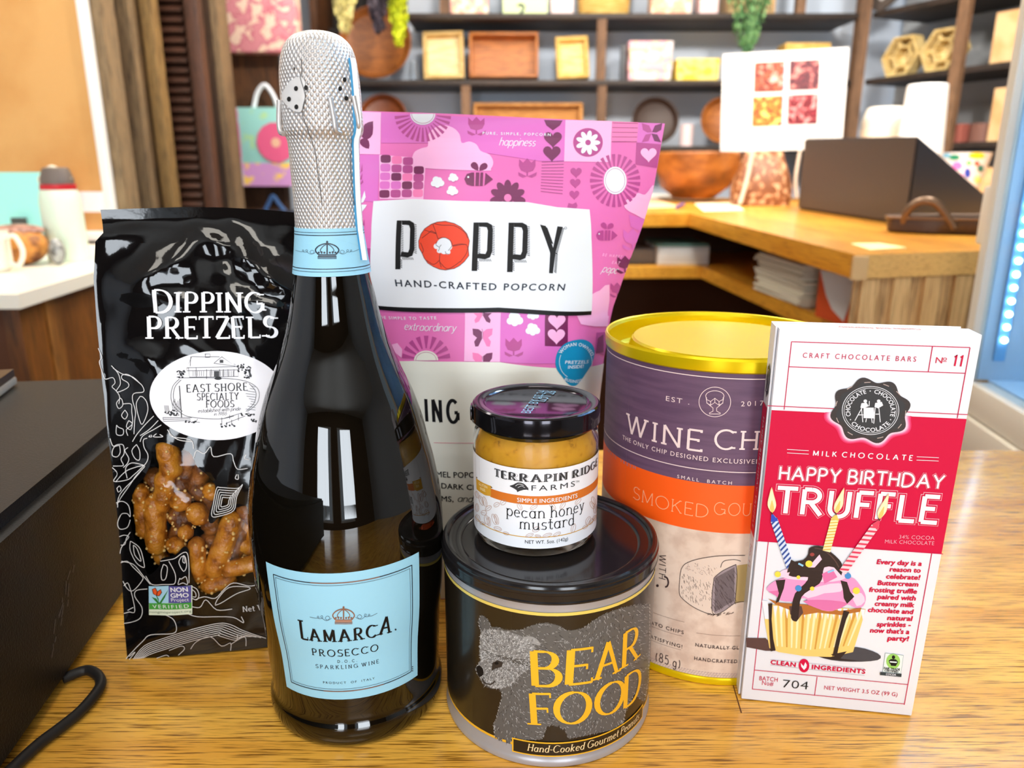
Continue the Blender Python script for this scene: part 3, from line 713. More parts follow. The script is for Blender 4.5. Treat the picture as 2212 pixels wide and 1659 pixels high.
fp = [(max(p.x, 0), p.z) for p in smooth_path([(r, 0, z) for r, z in FP], 4)]
def foilwob(a, z):
    k = max(0, min(1, (z - .268) / .01)) * max(0, min(1, (.306 - z) / .01))
    return 1 + .010 * k * math.sin(4 * a + .6) + .006 * k * math.sin(9 * a + z * 300) + .004 * math.sin(5 * a + z * 160)
bm = B(); lathe(bm, fp, 128, (BX, BY, 0), wob=foilwob, cap=False)
uvl = bm.loops.layers.uv.new('UVMap')
for f in bm.faces:
    th = [math.atan2(l.vert.co.y - BY, l.vert.co.x - BX) for l in f.loops]
    for l, a in zip(f.loops, th):
        if max(th) - min(th) > PI and a < 0: a += 2 * PI
        l[uvl].uv = (a * .0155, l.vert.co.z)
bmesh.ops.recalc_face_normals(bm, faces=bm.faces)
FOIL = foil(); caps = obj('foil_capsule', bm, FOIL, bottle, smooth=60, label=None); caps['label'] = 'crinkled silver foil capsule'
frad = interp(sorted([(z, r) for r, z in fp]))
SF = Surf(cyl_surf(BX, BY, lambda v: frad(v) + .0002, .0155), 0, .28)
c6 = crop(.27725, 460, 0)
A = Art(SF, du=.002, dv=.003, base=.0003)
HOLE = mat('hole_black', (18, 16, 14), .7)
for x, y in ((653, 691), (728, 684), (600, 773), (656, 834), (1020, 622), (986, 692), (1033, 767)): A.ell(c6((x, y))[0], 4.2, 5.4, HOLE, 4, 14)
A.line(c6((632, 515), (640, 535), (640, 555)), 3, HOLE, 3, taper=True)
A.line(c6((690, 460), (696, 560), (684, 600), (712, 700), (722, 760), (706, 830), (704, 900), (726, 970), (760, 1060), (800, 1200), (826, 1400), (850, 1590)), 1.5, mat('crease_grey', (84, 80, 80), .6), 3, smooth=4)
A.line(c6((1075, 1080), (1068, 1180), (1066, 1300), (1080, 1480), (1098, 1600)), 1.3, mat('crease_grey', (84, 80, 80), .6), 3, smooth=4)
A.build('punched_holes', caps)
A = Art(SF, du=.002, dv=.003, base=.0004)
SEAL = mat('foil_disc', (232, 230, 228), .35, metal=.35)
A.px(c6((600, 640), (640, 610), (690, 600), (720, 640), (716, 700), (724, 760), (706, 820), (690, 870), (650, 870), (600, 840), (555, 790), (540, 740), (560, 700)), SEAL, 0, smooth=3)
A.build('pull_tab', caps)
# wire cage bulges under the foil
for x, y in ((530, 1020), (950, 1010), (1120, 990)):
    u, v = SF.inv(*c6((x, y))[0]); p = SF.f(u, v)
    bm = B(); tube(bm, smooth_path([SF.f(u - .0012, v + .012) + SF.nrm(u, v) * .0004, SF.f(u - .0004, v + .004) + SF.nrm(u, v) * .0011, p + SF.nrm(u, v) * .0012, SF.f(u + .0018, v - .001) + SF.nrm(u, v) * .0008], 4), .0011, 8)
    obj('wire_bump', bm, FOIL, caps, smooth=60)
# overlapping foil seam with the blue tear strip
pp = [(p.x, p.y) for p in smooth_path([(x, y, 0) for x, y in c3((600, 275), (596, 380), (598, 480), (618, 560), (640, 640), (630, 760), (632, 900), (638, 1040), (646, 1180), (656, 1290), (668, 1380), (678, 1470), (682, 1490))], 4)]
SF.u0 = .010
foot = []
for x, y in pp:
    p = at(x, y, BY - .004)
    r_ = math.hypot(p.x - BX, p.y - BY); k = max(frad(p.z) if p.z > .2345 else brad(p.z) + .0008, .001) + .0006; q = Vector((BX + .9 * k, BY - .436 * k, p.z)); foot.append((q, p))
def ribbon3(name, m, w0, w1, off, lab):
    bm = B(); pr = None
    for q, p in foot:
        d = Vector((.985, -.17, 0)); n = Vector((-.17, -.985, 0)) * off
        a = q + d * w0 + n; b_ = q + d * w1 + n; t_ = Vector((.17, .985, 0)) * .0004
        cur = [bm.verts.new(v) for v in (a, b_, b_ + t_, a + t_)]
        if pr:
            for k in range(4): bm.faces.new([pr[k], pr[(k + 1) % 4], cur[(k + 1) % 4], cur[k]])
        else: bm.faces.new(cur)
        pr = cur
    bm.faces.new(list(reversed(pr))); bmesh.ops.recalc_face_normals(bm, faces=bm.faces)
    o = obj(name, bm, m, bottle, smooth=60); o['label'] = lab
ribbon3('foil_seam', mat('foil_edge', (238, 240, 240), .4, metal=.3), -.0012, .0022, 0, 'overlapping white edge of the foil')
ribbon3('tear_strip', mat('tear_strip_blue', (52, 140, 190), .4), -.0012, .0001, .0003, 'blue tear strip')

# ------------------------------------------------------------------ peanut tin
TX, TY, TR_, TZ = .0182, .3345, .0511, .0921
tin = thing('peanut_tin', 'round black peanut tin with a bear drawing and gold lettering', 'tin', (TX, TY, 0))
SILVER = mat('tin_silver', (176, 176, 182), .36, metal=.4, bump=((60, 60, 900), .05, .0003))
bm = B(); lathe(bm, [(0, .002), (.047, .002), (.0495, .0), (.0515, .0005), (.0519, .002), (.0514, .0035), (.0510, .0045), (.0510, .086), (.048, .0865), (0, .0865)], 128, (TX, TY, 0)); obj('can_body', bm, SILVER, tin)
ST = Surf(cyl_surf(TX, TY, TR_ + .0001, TR_), 0, .04)
c4 = crop(.2887, 940, 1180)
def zof(S, x, y): return S.inv(x, y)[1]
LB = zof(ST, 1190, 1306)
LIDM = mat('lid_black_plastic', (28, 27, 29), .13, spec=.5)
bm = B(); lathe(bm, [(.0513, LB), (.0522, LB + .0002), (.0524, LB + .0010), (.0521, LB + .0016), (.0521, .0878), (.0524, .0882), (.0524, .0893), (.0518, .0900), (.0519, .0906), (.0515, .0916), (.0505, .0921), (.0494, .0919), (.0487, .0911), (.0485, .0904), (.0474, .0898), (.0440, .0896), (.0430, .0893), (.0424, .0888), (.0, .0888)], 128, (TX, TY, 0)); obj('lid', bm, LIDM, tin, smooth=25)
GOLD = mat('ink_gold', (250, 194, 48), .35, metal=.25); GOLD2 = mat('ink_gold_pale', (236, 214, 110), .35, metal=.25)
TBLK = mat('tin_black', (34, 28, 20), .28, coat=.2)
z_top = zof(ST, *c4((1000, 508))[0]); z_bot = zof(ST, *c4((430, 1420))[0])
A = Art(ST, du=.0035, dv=.03)
def band(A, r, z0, z1, m, layer, n=80, u0=None, u1=None):
    u0 = -PI * r if u0 is None else u0; u1 = PI * r if u1 is None else u1
    for k in range(n): A.face([(u0 + (u1 - u0) * k / n, z0), (u0 + (u1 - u0) * (k + 1) / n, z0), (u0 + (u1 - u0) * (k + 1) / n, z1), (u0 + (u1 - u0) * k / n, z1)], m, layer)
A.du = None; band(A, TR_, z_bot, z_top, TBLK, 0)
band(A, TR_, z_top - .0007, z_top + .0008, GOLD2, 1); band(A, TR_, z_bot - .0006, z_bot + .0007, GOLD, 1)
A.build('wrapper', tin, 'black printed wrapper')
A = Art(ST, du=.0035, dv=.0)
G1 = mat('bear_mid', (92, 90, 88), .4); G2 = mat('bear_light', (196, 196, 196), .4); G3 = mat('bear_dark', (48, 44, 42), .4)
bear = c4((345, 515), (380, 535), (405, 565), (418, 605), (470, 605), (530, 625), (600, 628), (660, 620), (740, 588), (830, 570), (920, 592), (990, 632), (1040, 625), (1110, 610), (1170, 570), (1240, 520), (1330, 480), (1420, 455), (1500, 440), (1600, 425),
          (1598, 700), (1590, 1000), (1560, 1160), (1520, 1130), (1490, 1090), (1450, 1180), (1420, 1220), (1405, 1300), (1400, 1345), (1200, 1395), (1000, 1435), (985, 1400), (972, 1350), (945, 1365), (930, 1335), (900, 1345), (870, 1325), (850, 1345), (830, 1340), (815, 1400), (795, 1442), (590, 1440), (575, 1420), (560, 1478), (480, 1450), (452, 1430), (440, 1330), (462, 1290), (480, 1215), (505, 1130), (500, 1085), (470, 1062), (410, 1058), (365, 1032), (348, 985), (322, 960), (308, 910), (325, 885), (345, 850), (338, 760), (345, 700), (360, 650), (338, 610), (330, 560))
A.px(bear, G1, 1)
def inside(p, poly):
    c = False; n = len(poly)
    for i in range(n):
        a, b = poly[i], poly[i - 1]
        if (a[1] > p[1]) != (b[1] > p[1]) and p[0] < (b[0] - a[0]) * (p[1] - a[1]) / (b[1] - a[1]) + a[0]: c = not c
    return c
rnd = random.Random(11)
def fur(n, region, ang, m, L0, L1, w):
    k = 0; xs = [p[0] for p in region]; ys = [p[1] for p in region]
    while k < n:
        p = (rnd.uniform(min(xs), max(xs)), rnd.uniform(min(ys), max(ys)))
        if not inside(p, region): continue
        a = ang(p) + rnd.gauss(0, .35); l = rnd.uniform(L0, L1); d = (math.cos(a) * l, math.sin(a) * l); q = (-math.sin(a) * w, math.cos(a) * w)
        A.face(A.uv([(p[0] - q[0], p[1] - q[1]), (p[0] + q[0], p[1] + q[1]), (p[0] + d[0], p[1] + d[1])]), m, 2); k += 1
head = c4((345, 640), (420, 620), (560, 640), (700, 700), (760, 800), (720, 900), (640, 960), (560, 1040), (480, 1062), (410, 1055), (350, 990), (312, 910), (345, 850), (338, 760))
c0 = c4((520, 820))[0]
A.px(head, mat('bear_head', (128, 127, 126), .4), 1.5, smooth=2)
fur(700, bear, lambda p: 1.2 + .8 * math.sin(p[0] * .03) , G3, 3, 8, .5)
fur(1000, bear, lambda p: 1.0 + .8 * math.sin(p[0] * .03 + 1), G2, 3.5, 9, .42)
fur(760, head, lambda p: math.atan2(p[1] - c0[1], p[0] - c0[0]), G2, 2.5, 6, .8)
fur(420, head, lambda p: math.atan2(p[1] - c0[1], p[0] - c0[0]) + .5, G3, 2, 5, .5)
edge = bear
for i in range(len(edge)):                                  # fur fringe along the outline
    a, b = edge[i], edge[(i + 1) % len(edge)]
    n_ = int(math.hypot(b[0] - a[0], b[1] - a[1]) / 2.4)
    for k in range(n_):
        t = k / max(n_, 1); p = (a[0] + (b[0] - a[0]) * t, a[1] + (b[1] - a[1]) * t); an = math.atan2(b[1] - a[1], b[0] - a[0]) - .9 + rnd.gauss(0, .25)
        l = rnd.uniform(2, 4.5); A.face(A.uv([(p[0] - .5, p[1] + .5), (p[0] + .5, p[1] - .5), (p[0] + l * math.cos(an), p[1] + l * math.sin(an))]), G2 if k % 3 else G1, 2)
A.px(c4((430, 870), (470, 850), (510, 865), (500, 900), (450, 915), (425, 930)), G3, 3); A.ell(c4((462, 872))[0], 4.5, 3, INK, 4, 12)     # eye
A.px(c4((312, 905), (335, 890), (362, 920), (360, 960), (335, 975), (318, 945)), INK, 3, smooth=2)                                         # nose
A.line(c4((355, 985), (375, 1020), (420, 1030), (450, 1005)), 2.5, G3, 3, smooth=3)
A.px(c4((350, 548), (368, 570), (374, 610), (360, 625), (348, 595)), mat('bear_mid', (0,0,0)), 2.5, smooth=2)
for q in (((650, 690), (700, 670), (760, 690), (790, 740), (740, 730)), ((600, 740), (640, 700), (690, 700), (660, 760), (620, 790))): A.px(c4(*q), mat('bear_ear', (150, 149, 148), .4), 1.7, smooth=2)
A.text(pen('B', .195, .05, .10, xs=1.0), c4((722, 1038))[0], c4((956, 1036))[0], 74, GOLD, 5)
A.text(pen('E', .195, .05, .10, xs=1.0), c4((968, 1032))[0], c4((1176, 1008))[0], 74, GOLD, 5)
A.text(pen('A', .185, .05, .10, xs=1.0), c4((1168, 1005))[0], c4((1385, 930))[0], 74, GOLD, 5, level=True)
A.text(pen('R', .185, .05, .10, xs=1.0), c4((1372, 925))[0], c4((1530, 815))[0], 74, GOLD, 5, level=True)
A.text(pen('F', .195, .05, .10, xs=1.0), c4((692, 1328))[0], c4((880, 1332))[0], 67, GOLD, 5)
A.text(pen('OO', .21, .05, .10, gap=.06), c4((880, 1330))[0], c4((1412, 1235))[0], 67, GOLD, 5, level=True)
A.text(pen('D', .20, .05, .10), c4((1402, 1215))[0], c4((1530, 1120))[0], 67, GOLD, 5, level=True)
zb1, zb0 = zof(ST, *c4((580, 1425))[0]), zof(ST, *c4((585, 1532))[0]); ub0, ub1 = ST.inv(*c4((578, 1480))[0])[0], ST.inv(*c4((1545, 1240))[0])[0]
A.du = .0035
A.face([(ub0, zb0), (ub1, zb0), (ub1, zb1), (ub0, zb1)], GOLD, 6); A.face([(ub0 + .0007, zb0 + .0007), (ub1 - .0007, zb0 + .0007), (ub1 - .0007, zb1 - .0007), (ub0 + .0007, zb1 - .0007)], TBLK, 7)
A.text(pen('Hand-Cooked Gourmet Peanuts', .17, .06, .06, slant=.22, gap=.10), c4((690, 1520))[0], c4((1515, 1300))[0], 15, mat('ink_cream', (242, 214, 160), .4), 9, level=True)
A.build('bear_print', tin, 'grey bear drawing with large gold lettering')

# ------------------------------------------------------------------ mustard jar
JX, JY, JR, JZ = .0114, .3415, .0298, .0889
jar = thing('mustard_jar', 'small glass jar of pecan honey mustard standing on the peanut tin', 'jar', (JX, JY, JZ))
MUST = mat('mustard', (206, 150, 36), .35, noise=((240, 240, 240), (128, 84, 14), .50, .74, [(.62, (198, 140, 30))]))
CLEAR = mat('jar_glass', (255, 255, 255), .02, trans=1.0, ior=1.12)
jp = [(0, .0015), (.024, .0013), (.0262, .0), (.0282, .0012), (.0292, .004), (.0297, .009), (.0298, .04), (.0298, .050), (.0293, .0535), (.0282, .0562), (.0276, .0580), (.0276, .0622)]
bm = B(); lathe(bm, [(r, z + JZ) for r, z in jp] + [(.0262, .0622 + JZ), (.0262, .0575 + JZ), (.0286, .049 + JZ), (.0286, .006 + JZ), (.0262, .004 + JZ), (0, .004 + JZ)], 96, (JX, JY, 0), cap=False)
bmesh.ops.recalc_face_normals(bm, faces=bm.faces); obj('glass', bm, CLEAR, jar, smooth=50)
bm = B(); lathe(bm, [(0, .0042 + JZ), (.026, .0042 + JZ), (.0284, .0062 + JZ), (.0284, .0488 + JZ), (.0272, .0535 + JZ), (.0262, .0555 + JZ), (0, .0560 + JZ)], 96, (JX, JY, 0)); obj('mustard', bm, MUST, jar, smooth=50)
GUN = mat('dark_metal_lid', (52, 50, 54), .10, metal=.85)
bm = B(); lathe(bm, [(.0292, .0587 + JZ), (.0300, .0584 + JZ), (.0303, .0590 + JZ), (.0302, .0600 + JZ), (.0302, .0655 + JZ), (.0299, .0668 + JZ), (.0291, .0674 + JZ), (.0262, .0674 + JZ), (.0250, .0670 + JZ), (.0243, .0661 + JZ), (.0236, .0658 + JZ), (0, .0660 + JZ)], 96, (JX, JY, 0), cap=False)
lidj = obj('lid', bm, GUN, jar, smooth=30, label=None); lidj['label'] = 'shiny dark metal screw lid'
bm = B(); p = at(1026, 875, JY)                          # rolled lug at the left of the lid
box(bm, (JX - .0309, JY - .006, JZ + .0592), (JX - .0300, JY + .002, JZ + .0655), .0004); obj('lug', bm, GUN, lidj)
SJT = Surf(lambda u, v: Vector((JX + u, JY + v, JZ + .0661)))
cj = crop(.2531, 1000, 800)
A = Art(SJT, base=.0001)
DATE = mat('date_stamp_blue', (120, 176, 206), .5)
for i, (p0, p1) in enumerate((((575, 372), (720, 180)), ((700, 270), (800, 185)))):
    A.text(sans(['BEST BY 07 24', 'LOT 26'][i]), cj(p0)[0], cj(p1)[0], 7, DATE)
A.build('date_stamp', lidj)
SJ = Surf(cyl_surf(JX, JY, JR + .00015, JR), 0, JZ + .03)
PAPER = mat('jar_label_white', (240, 242, 248), .45)
ORANGE = mat('ink_orange', (214, 116, 36), .5); OCHRE = mat('ink_ochre', (214, 160, 50), .5); PECAN = mat('ink_pecan_line', (190, 150, 128), .5); DKINK = mat('ink_charcoal', (46, 48, 52), .5)
zt_, zb_ = zof(SJ, *cj((640, 845))[0]), zof(SJ, *cj((660, 1522))[0])
A = Art(SJ)
band(A, JR, zb_, zt_, PAPER, 0, 72)
A.uline([(SJ.inv(*cj((112, 900))[0])[0], zb_ + .001), (SJ.inv(*cj((112, 900))[0])[0], zt_ - .001)], .0002, mat('ink_pale_grey', (170, 174, 180), .5), 1)
zo1, zo0 = zof(SJ, *cj((700, 1072))[0]), zof(SJ, *cj((700, 1146))[0]); uo = SJ.inv(*cj((235, 1040))[0])[0]
band(A, JR, zo0, zo1, ORANGE, 1, 40, uo, uo + .075)
zg = zof(SJ, *cj((680, 1424))[0]); band(A, JR, zg - .0002, zg + .0002, OCHRE, 1, 40, SJ.inv(*cj((112, 1290))[0])[0], .05)
A.build('label_paper', jar, 'white wraparound label')
A = Art(SJ, du=.003)
A.px(cj((116, 918), (240, 985), (242, 1072), (196, 1066), (120, 1012)), OCHRE, 2); A.px(cj((116, 918), (118, 905), (130, 920)), mat('ink_brown', (110, 74, 20), .5), 2); A.px(cj((240, 985), (256, 1000), (242, 1004)), mat('ink_brown', (110, 74, 20), .5), 2)
for s, p0, p1, h in (('GLUTEN', (140, 975), (212, 1008), 6), ('FREE', (152, 1018), (196, 1036), 6)): A.text(sans(s, .02), cj(p0)[0], cj(p1)[0], h, mat('ink_pale_gold', (250, 232, 176), .5), 3)
A.text(pen('TERRAPIN RIDGE', .30, .08, .10, gap=.09), cj((272, 900))[0], cj((1142, 815))[0], 16, DKINK, level=True)
A.text(pen('TERRAPIN RIDGE', .05, .02, .0, gap=.34), cj((276, 900))[0], cj((1138, 815))[0], 15, mat('ink_mid_grey', (150, 152, 156), .5), 5, level=True)
A.text(sans('FARMS', .0, 1.35), cj((585, 1024))[0], cj((952, 996))[0], 12, DKINK, level=True); A.text(sans('TM'), cj((956, 960))[0], cj((988, 954))[0], 4.5, DKINK)
A.px(cj((430, 975), (470, 955), (520, 965), (550, 995), (560, 1015), (520, 1018), (480, 1030), (465, 1038), (458, 1020), (425, 1000), (400, 985)), DKINK, 2, smooth=2)
A.px(cj((540, 995), (558, 1000), (560, 1022), (545, 1016)), DKINK, 2); A.line(cj((450, 985), (480, 968), (520, 980)), 1, PAPER, 3, smooth=3); A.line(cj((470, 1000), (500, 985), (530, 1000)), .8, PAPER, 3, smooth=3)
A.text(sans('SIMPLE INGREDIENTS', .015, 1.05), cj((465, 1118))[0], cj((972, 1088))[0], 9.2, PAPER, 4, level=True)
def pecan(x, y, l, w, a):
    c = cj((x, y))[0]; A.ring(c, l * .253, w * .253, .8, PECAN, 2, 14, a); A.line([(c[0] - l * .2 * math.cos(a), c[1] - l * .2 * math.sin(a)), (c[0] + 1.2 * math.sin(a), c[1]), (c[0] + l * .2 * math.cos(a), c[1] + l * .2 * math.sin(a))], .7, PECAN, 2)
for q in ((125, 1060, 30, 14, 1.3), (160, 1110, 45, 16, 1.2), (190, 1120, 45, 16, 1.3), (220, 1175, 30, 18, -.6), (182, 1215, 24, 20, .2), (125, 1170, 35, 14, 1.5), (290, 1145, 26, 18, -.5), (345, 1125, 26, 20, -.6), (270, 1270, 48, 17, 1.25), (290, 1270, 45, 15, 1.3), (205, 1275, 42, 18, 1.35),
          (225, 1290, 40, 15, 1.5), (130, 1260, 30, 18, 1.2), (300, 1350, 34, 16, .3), (170, 1305, 24, 12, .4), (485, 1160, 34, 16, 1.1), (605, 1165, 34, 16, -.5), (765, 1160, 34, 18, .9), (850, 1150, 36, 16, -1.0), (980, 1115, 34, 16, -.9), (1065, 1280, 36, 18, -1.1), (1090, 1290, 30, 14, -1.0),
          (1110, 1110, 34, 16, 1.3), (1100, 1150, 34, 16, 1.1), (1125, 1180, 40, 14, 1.6), (940, 1345, 40, 18, -1.3), (625, 1355, 34, 20, -.4), (570, 1405, 34, 14, -.3), (720, 1405, 40, 14, -.3), (800, 1398, 36, 14, -.5), (370, 1390, 26, 12, .3), (1040, 1335, 26, 12, -.6), (1120, 1260, 26, 14, -1.2), (640, 1412, 26, 10, .2)): pecan(*q)
A.text(pen('pecan honey', .10, .04, .07, gap=.13), cj((372, 1232))[0], cj((1030, 1198))[0], 25, INK, 4, level=True)
A.text(pen('mustard', .10, .04, .07, gap=.13), cj((482, 1348))[0], cj((946, 1322))[0], 25, INK, 4, level=True)
A.text(sans('NET WT. 5oz. (142g)', .0), cj((530, 1473))[0], cj((893, 1455))[0], 7.6, DKINK, 4, level=True)
A.build('label_print', jar)

# ------------------------------------------------------------------ wine chip canister
WX, WY, WR, WZ = .1139, .4020, .0622, .1761
can = thing('chip_canister', 'tall round purple and orange chip canister with gold rims', 'canister', (WX, WY, 0))
GOLDM = mat('gold_tin', (224, 196, 10), .26, metal=.45, spec=.3)
bm = B(); lathe(bm, [(.0615, .0025), (.0615, .1690), (.0607, .1690), (.0607, .0025)], 128, (WX, WY, 0), cap=False); bmesh.ops.recalc_face_normals(bm, faces=bm.faces); obj('tube', bm, mat('canister_board', (168, 150, 136), .6), can)
bm = B(); lathe(bm, [(0, .003), (.057, .003), (.060, .0), (.0625, .0004), (.0630, .002), (.0624, .0042), (.0617, .0045)], 128, (WX, WY, 0), cap=False); obj('bottom_rim', bm, GOLDM, can, smooth=40)
bm = B(); lathe(bm, [(.0618, .1690), (.0628, .1698), (.0631, .1725), (.0631, .1750), (.0624, .1761), (.0616, .1757), (.0607, .1740), (.0603, .1640), (.0590, .1622), (.0540, .1618), (.0515, .1635), (.0485, .1722), (.0474, .1732), (0, .1734)], 128, (WX, WY, 0), cap=False); obj('lid', bm, GOLDM, can, smooth=25)
SW = Surf(cyl_surf(WX, WY, .0617, .0617), 0, .1)
cw = crop(.31345, 1290, 640); cx6 = crop(.229, 1380, 1120)
PURP = mat('wrap_purple', (92, 66, 92), .55, noise=((30, 30, 300), (104, 76, 102), .4, .6)); ORG = mat('wrap_orange', (250, 92, 12), .5); KRAFT = mat('wrap_kraft', (224, 200, 182), .6, noise=((120, 120, 120), (206, 178, 160), .42, .66))
LILAC = mat('ink_pale_pink', (240, 216, 214), .5); BRN = mat('ink_dark_brown', (58, 40, 40), .55); KLINE = mat('ink_kraft_line', (140, 116, 106), .55)
zA = .1692; zP = zof(SW, *cw((1000, 1306))[0]); zO = zof(SW, *cw((1060, 1635))[0]); zK = .0045
A = Art(SW)
band(A, .0617, zP, zA, PURP, 0, 96); band(A, .0617, zO, zP, ORG, 0, 96); band(A, .0617, zK, zO, KRAFT, 0, 96)
for x, y in ((1000, 570), (1000, 1214)):
    z = zof(SW, *cw((x, y))[0]); band(A, .0617, z - .00022, z + .00022, LILAC, 2, 96)
A.build('wrapper', can, 'purple, orange and kraft paper wrapper')
A = Art(SW, du=.004)
A.text(sans('EST .', .0, 1.25), cw((475, 718))[0], cw((636, 738))[0], 11, LILAC, level=True); A.text(sans('2017', 0, 1.5), cw((990, 757))[0], cw((1144, 750))[0], 11, LILAC)
cl = cw((811, 727))[0]
A.ring(cl, 34, 32, 1.3, LILAC, 3, 40); A.ring((cl[0], cl[1] - 13), 19.5, 11, 1.3, LILAC, 3, 28, 0, 150, 390)
P = lambda *p: [(cl[0] + x, cl[1] + y) for x, y in p]
for q in (((-19, -10), (-17, 2), (-9, 9), (-4, 13), (-4, 20), (-12, 24), (-12, 26), (12, 26), (12, 24), (4, 20), (4, 13), (9, 9), (17, 2), (19, -10)), ((-19, -6), (-9, -1), (0, -8), (9, -1), (19, -6)), ((-18, 2), (-9, 7), (0, 1), (9, 7), (18, 2)), ((-9, -1), (-9, 7)), ((9, -1), (9, 7)), ((0, -8), (0, 1))): A.line(P(*q), 1.3, LILAC, 3)
A.text(pen('WINE', .115, .10, .07, gap=.20, slab=.09), cw((198, 930))[0], cw((728, 1040))[0], 41, LILAC, 3, level=True)
A.text(pen('CHIPS', .115, .10, .07, gap=.18, slab=.09), cw((802, 1046))[0], cw((1110, 1048))[0], 41, LILAC, 3, fit=pen('CH', .115, .10, .07, gap=.18, slab=.09)[1], level=True)
A.text(sans('THE ONLY CHIP DESIGNED EXCLUSIVELY', .005, 1.22), cw((178, 982))[0], cw((1116, 1112))[0], 9.6, LILAC, 3, fit=sans('THE ONLY CHIP DESIGNED EXCLUSIVEL', .005, 1.22)[1], level=True)
A.text(sans('ALWAYS  FRESH', 0, 1.5), cw((60, 1045))[0], cw((268, 1170))[0], 7.2, mat('ink_mauve', (160, 136, 150), .5), level=True); A.text(sans('SMALL  BATCH', .005, 1.5), cw((552, 1250))[0], cw((928, 1278))[0], 7.4, LILAC, level=True)
A.text(pen('SMOKED', .06, .055, .05, gap=.19, slab=.055), cw((250, 1390))[0], cw((765, 1500))[0], 26.5, mat('ink_peach', (250, 176, 128), .5), level=True)
A.text(pen('GOUDA', .06, .055, .05, gap=.19, slab=.055), cw((802, 1500))[0], cw((1058, 1492))[0], 26.5, mat('ink_peach', (250, 176, 128), .5), fit=pen('GOU', .06, .055, .05, gap=.19, slab=.055)[1], level=True)
K = cx6
A.text(pen('WITH', .10, .09, 0, gap=.28), K((196, 330))[0], K((192, 560))[0], -14, BRN, 3)
A.ell(K((178, 632))[0], 3, 3, BRN, 3, 12); A.line(K((240, 545), (268, 560), (280, 600), (270, 635), (250, 645)), 3.5, BRN, 3, smooth=4)
for p0, p1 in (((60, 890), (430, 975)), ((60, 1030), (410, 1108)), ((60, 1160), (400, 1238)), ((540, 1130), (955, 1105)), ((525, 1255), (945, 1225)), ((525, 1380), (930, 1355))):
    a, b_ = SW.inv(*K(p0)[0]), SW.inv(*K(p1)[0]); b_ = (b_[0], (a[1] + b_[1]) / 2 if 0 else b_[1]); A.uline([(a[0] + (b_[0] - a[0]) * k / 8, b_[1]) for k in range(9)], .00016, KLINE, 2)
A.text(sans('ATO CHIPS', .012, 1.25), K((112, 990))[0], K((425, 1052))[0], 7.8, BRN, level=True); A.text(sans('SATISFYING!', .012, 1.2), K((84, 1112))[0], K((412, 1186))[0], 7.8, BRN, level=True)
A.text(pen('(85 g)', .10, .09, 0, gap=.22, xs=.7), K((160, 1335))[0], K((392, 1366))[0], 19, BRN, level=True); A.text(sans('oz', .02), K((66, 1325))[0], K((116, 1342))[0], 13, BRN)
A.text(sans('NATURALLY GLUTEN FREE', .012, 1.22), K((533, 1203))[0], K((945, 1180))[0], 7.8, BRN, fit=sans('NATURALLY GL', .012, 1.22)[1], level=True); A.text(sans('HANDCRAFTED', .012, 1.28), K((523, 1330))[0], K((930, 1307))[0], 7.8, BRN, level=True)
PATT = mat('ink_pattern_mauve', (150, 132, 146), .55)
zp1, zp0 = zof(SW, *K((600, 1450))[0]), zof(SW, *K((660, 1535))[0])
for r_ in range(5):
    z = zp0 + (zp1 - zp0) * r_ / 4
    for k in range(96):
        u = -.072 + k * .0015 + (.0007 if r_ % 2 else 0)
        A.uline([(u + .00052 * math.cos(t), z + .00055 * math.sin(t)) for t in (0.4, 1.7, 2.9, 4.2)], .0002, PATT, 2)
# wheel of cheese
A.px(K((400, 480), (440, 425), (560, 380), (760, 350), (1000, 345), (1060, 350), (1060, 760), (990, 800), (880, 850), (800, 895), (720, 905), (640, 890), (520, 835), (420, 760), (385, 700), (388, 560)), mat('cheese_paper', (222, 200, 184), .6), 2, smooth=2)
A.px(K((710, 555), (790, 490), (915, 430), (925, 560), (905, 790), (800, 870), (720, 895), (690, 860), (690, 700)), mat('cheese_cut', (150, 134, 138), .6), 3, smooth=1)
A.px(K((925, 440), (1060, 420), (1060, 760), (905, 800)), mat('cheese_rind', (176, 150, 96), .6), 3)
for q in (((400, 480), (440, 425), (560, 380), (760, 350), (1000, 345)), ((400, 480), (388, 560), (384, 700), (420, 760), (520, 835), (640, 890), (720, 905)), ((710, 555), (790, 490), (915, 430)), ((710, 555), (692, 700), (690, 860), (720, 900), (800, 870), (905, 795), (990, 780)), ((915, 430), (925, 560), (905, 795)), ((770, 460), (800, 400), (900, 385), (960, 400))): A.line(K(*q), 1.3, BRN, 4, smooth=4)
rnd = random.Random(5)
for k in range(46): x = 700 + rnd.uniform(0, 200); y = 480 + (900 - x) * .35 + rnd.uniform(0, 300); A.line(K((x, y), (x + 26, y + 40)), .7, BRN, 4)
for k in range(40): x = 720 + k * 4.6; y = 550 - (x - 720) * .55; A.line(K((x, y + 6), (x - 4, y + 330 - (x - 720) * .05)), .5, BRN, 4)
for k in range(120):
    x = rnd.uniform(400, 690); y = rnd.uniform(500, 740) + (x - 400) * .35; A.line(K((x, y), (x + rnd.uniform(2, 10), y + rnd.uniform(14, 30))), .5, BRN, 4)
for k in range(60):
    x = rnd.uniform(430, 740); y = rnd.uniform(400, 500) + (x - 400) * .12; A.line(K((x, y), (x + rnd.uniform(6, 14), y + rnd.uniform(8, 16))), .45, KLINE, 4)
for k in range(40): x = rnd.uniform(640, 880); y = 905 - abs(x - 720) * .12 + rnd.uniform(-4, 16); A.line(K((x, y), (x + 16, y - 8)), .7, BRN, 4)
A.build('wrapper_print', can)
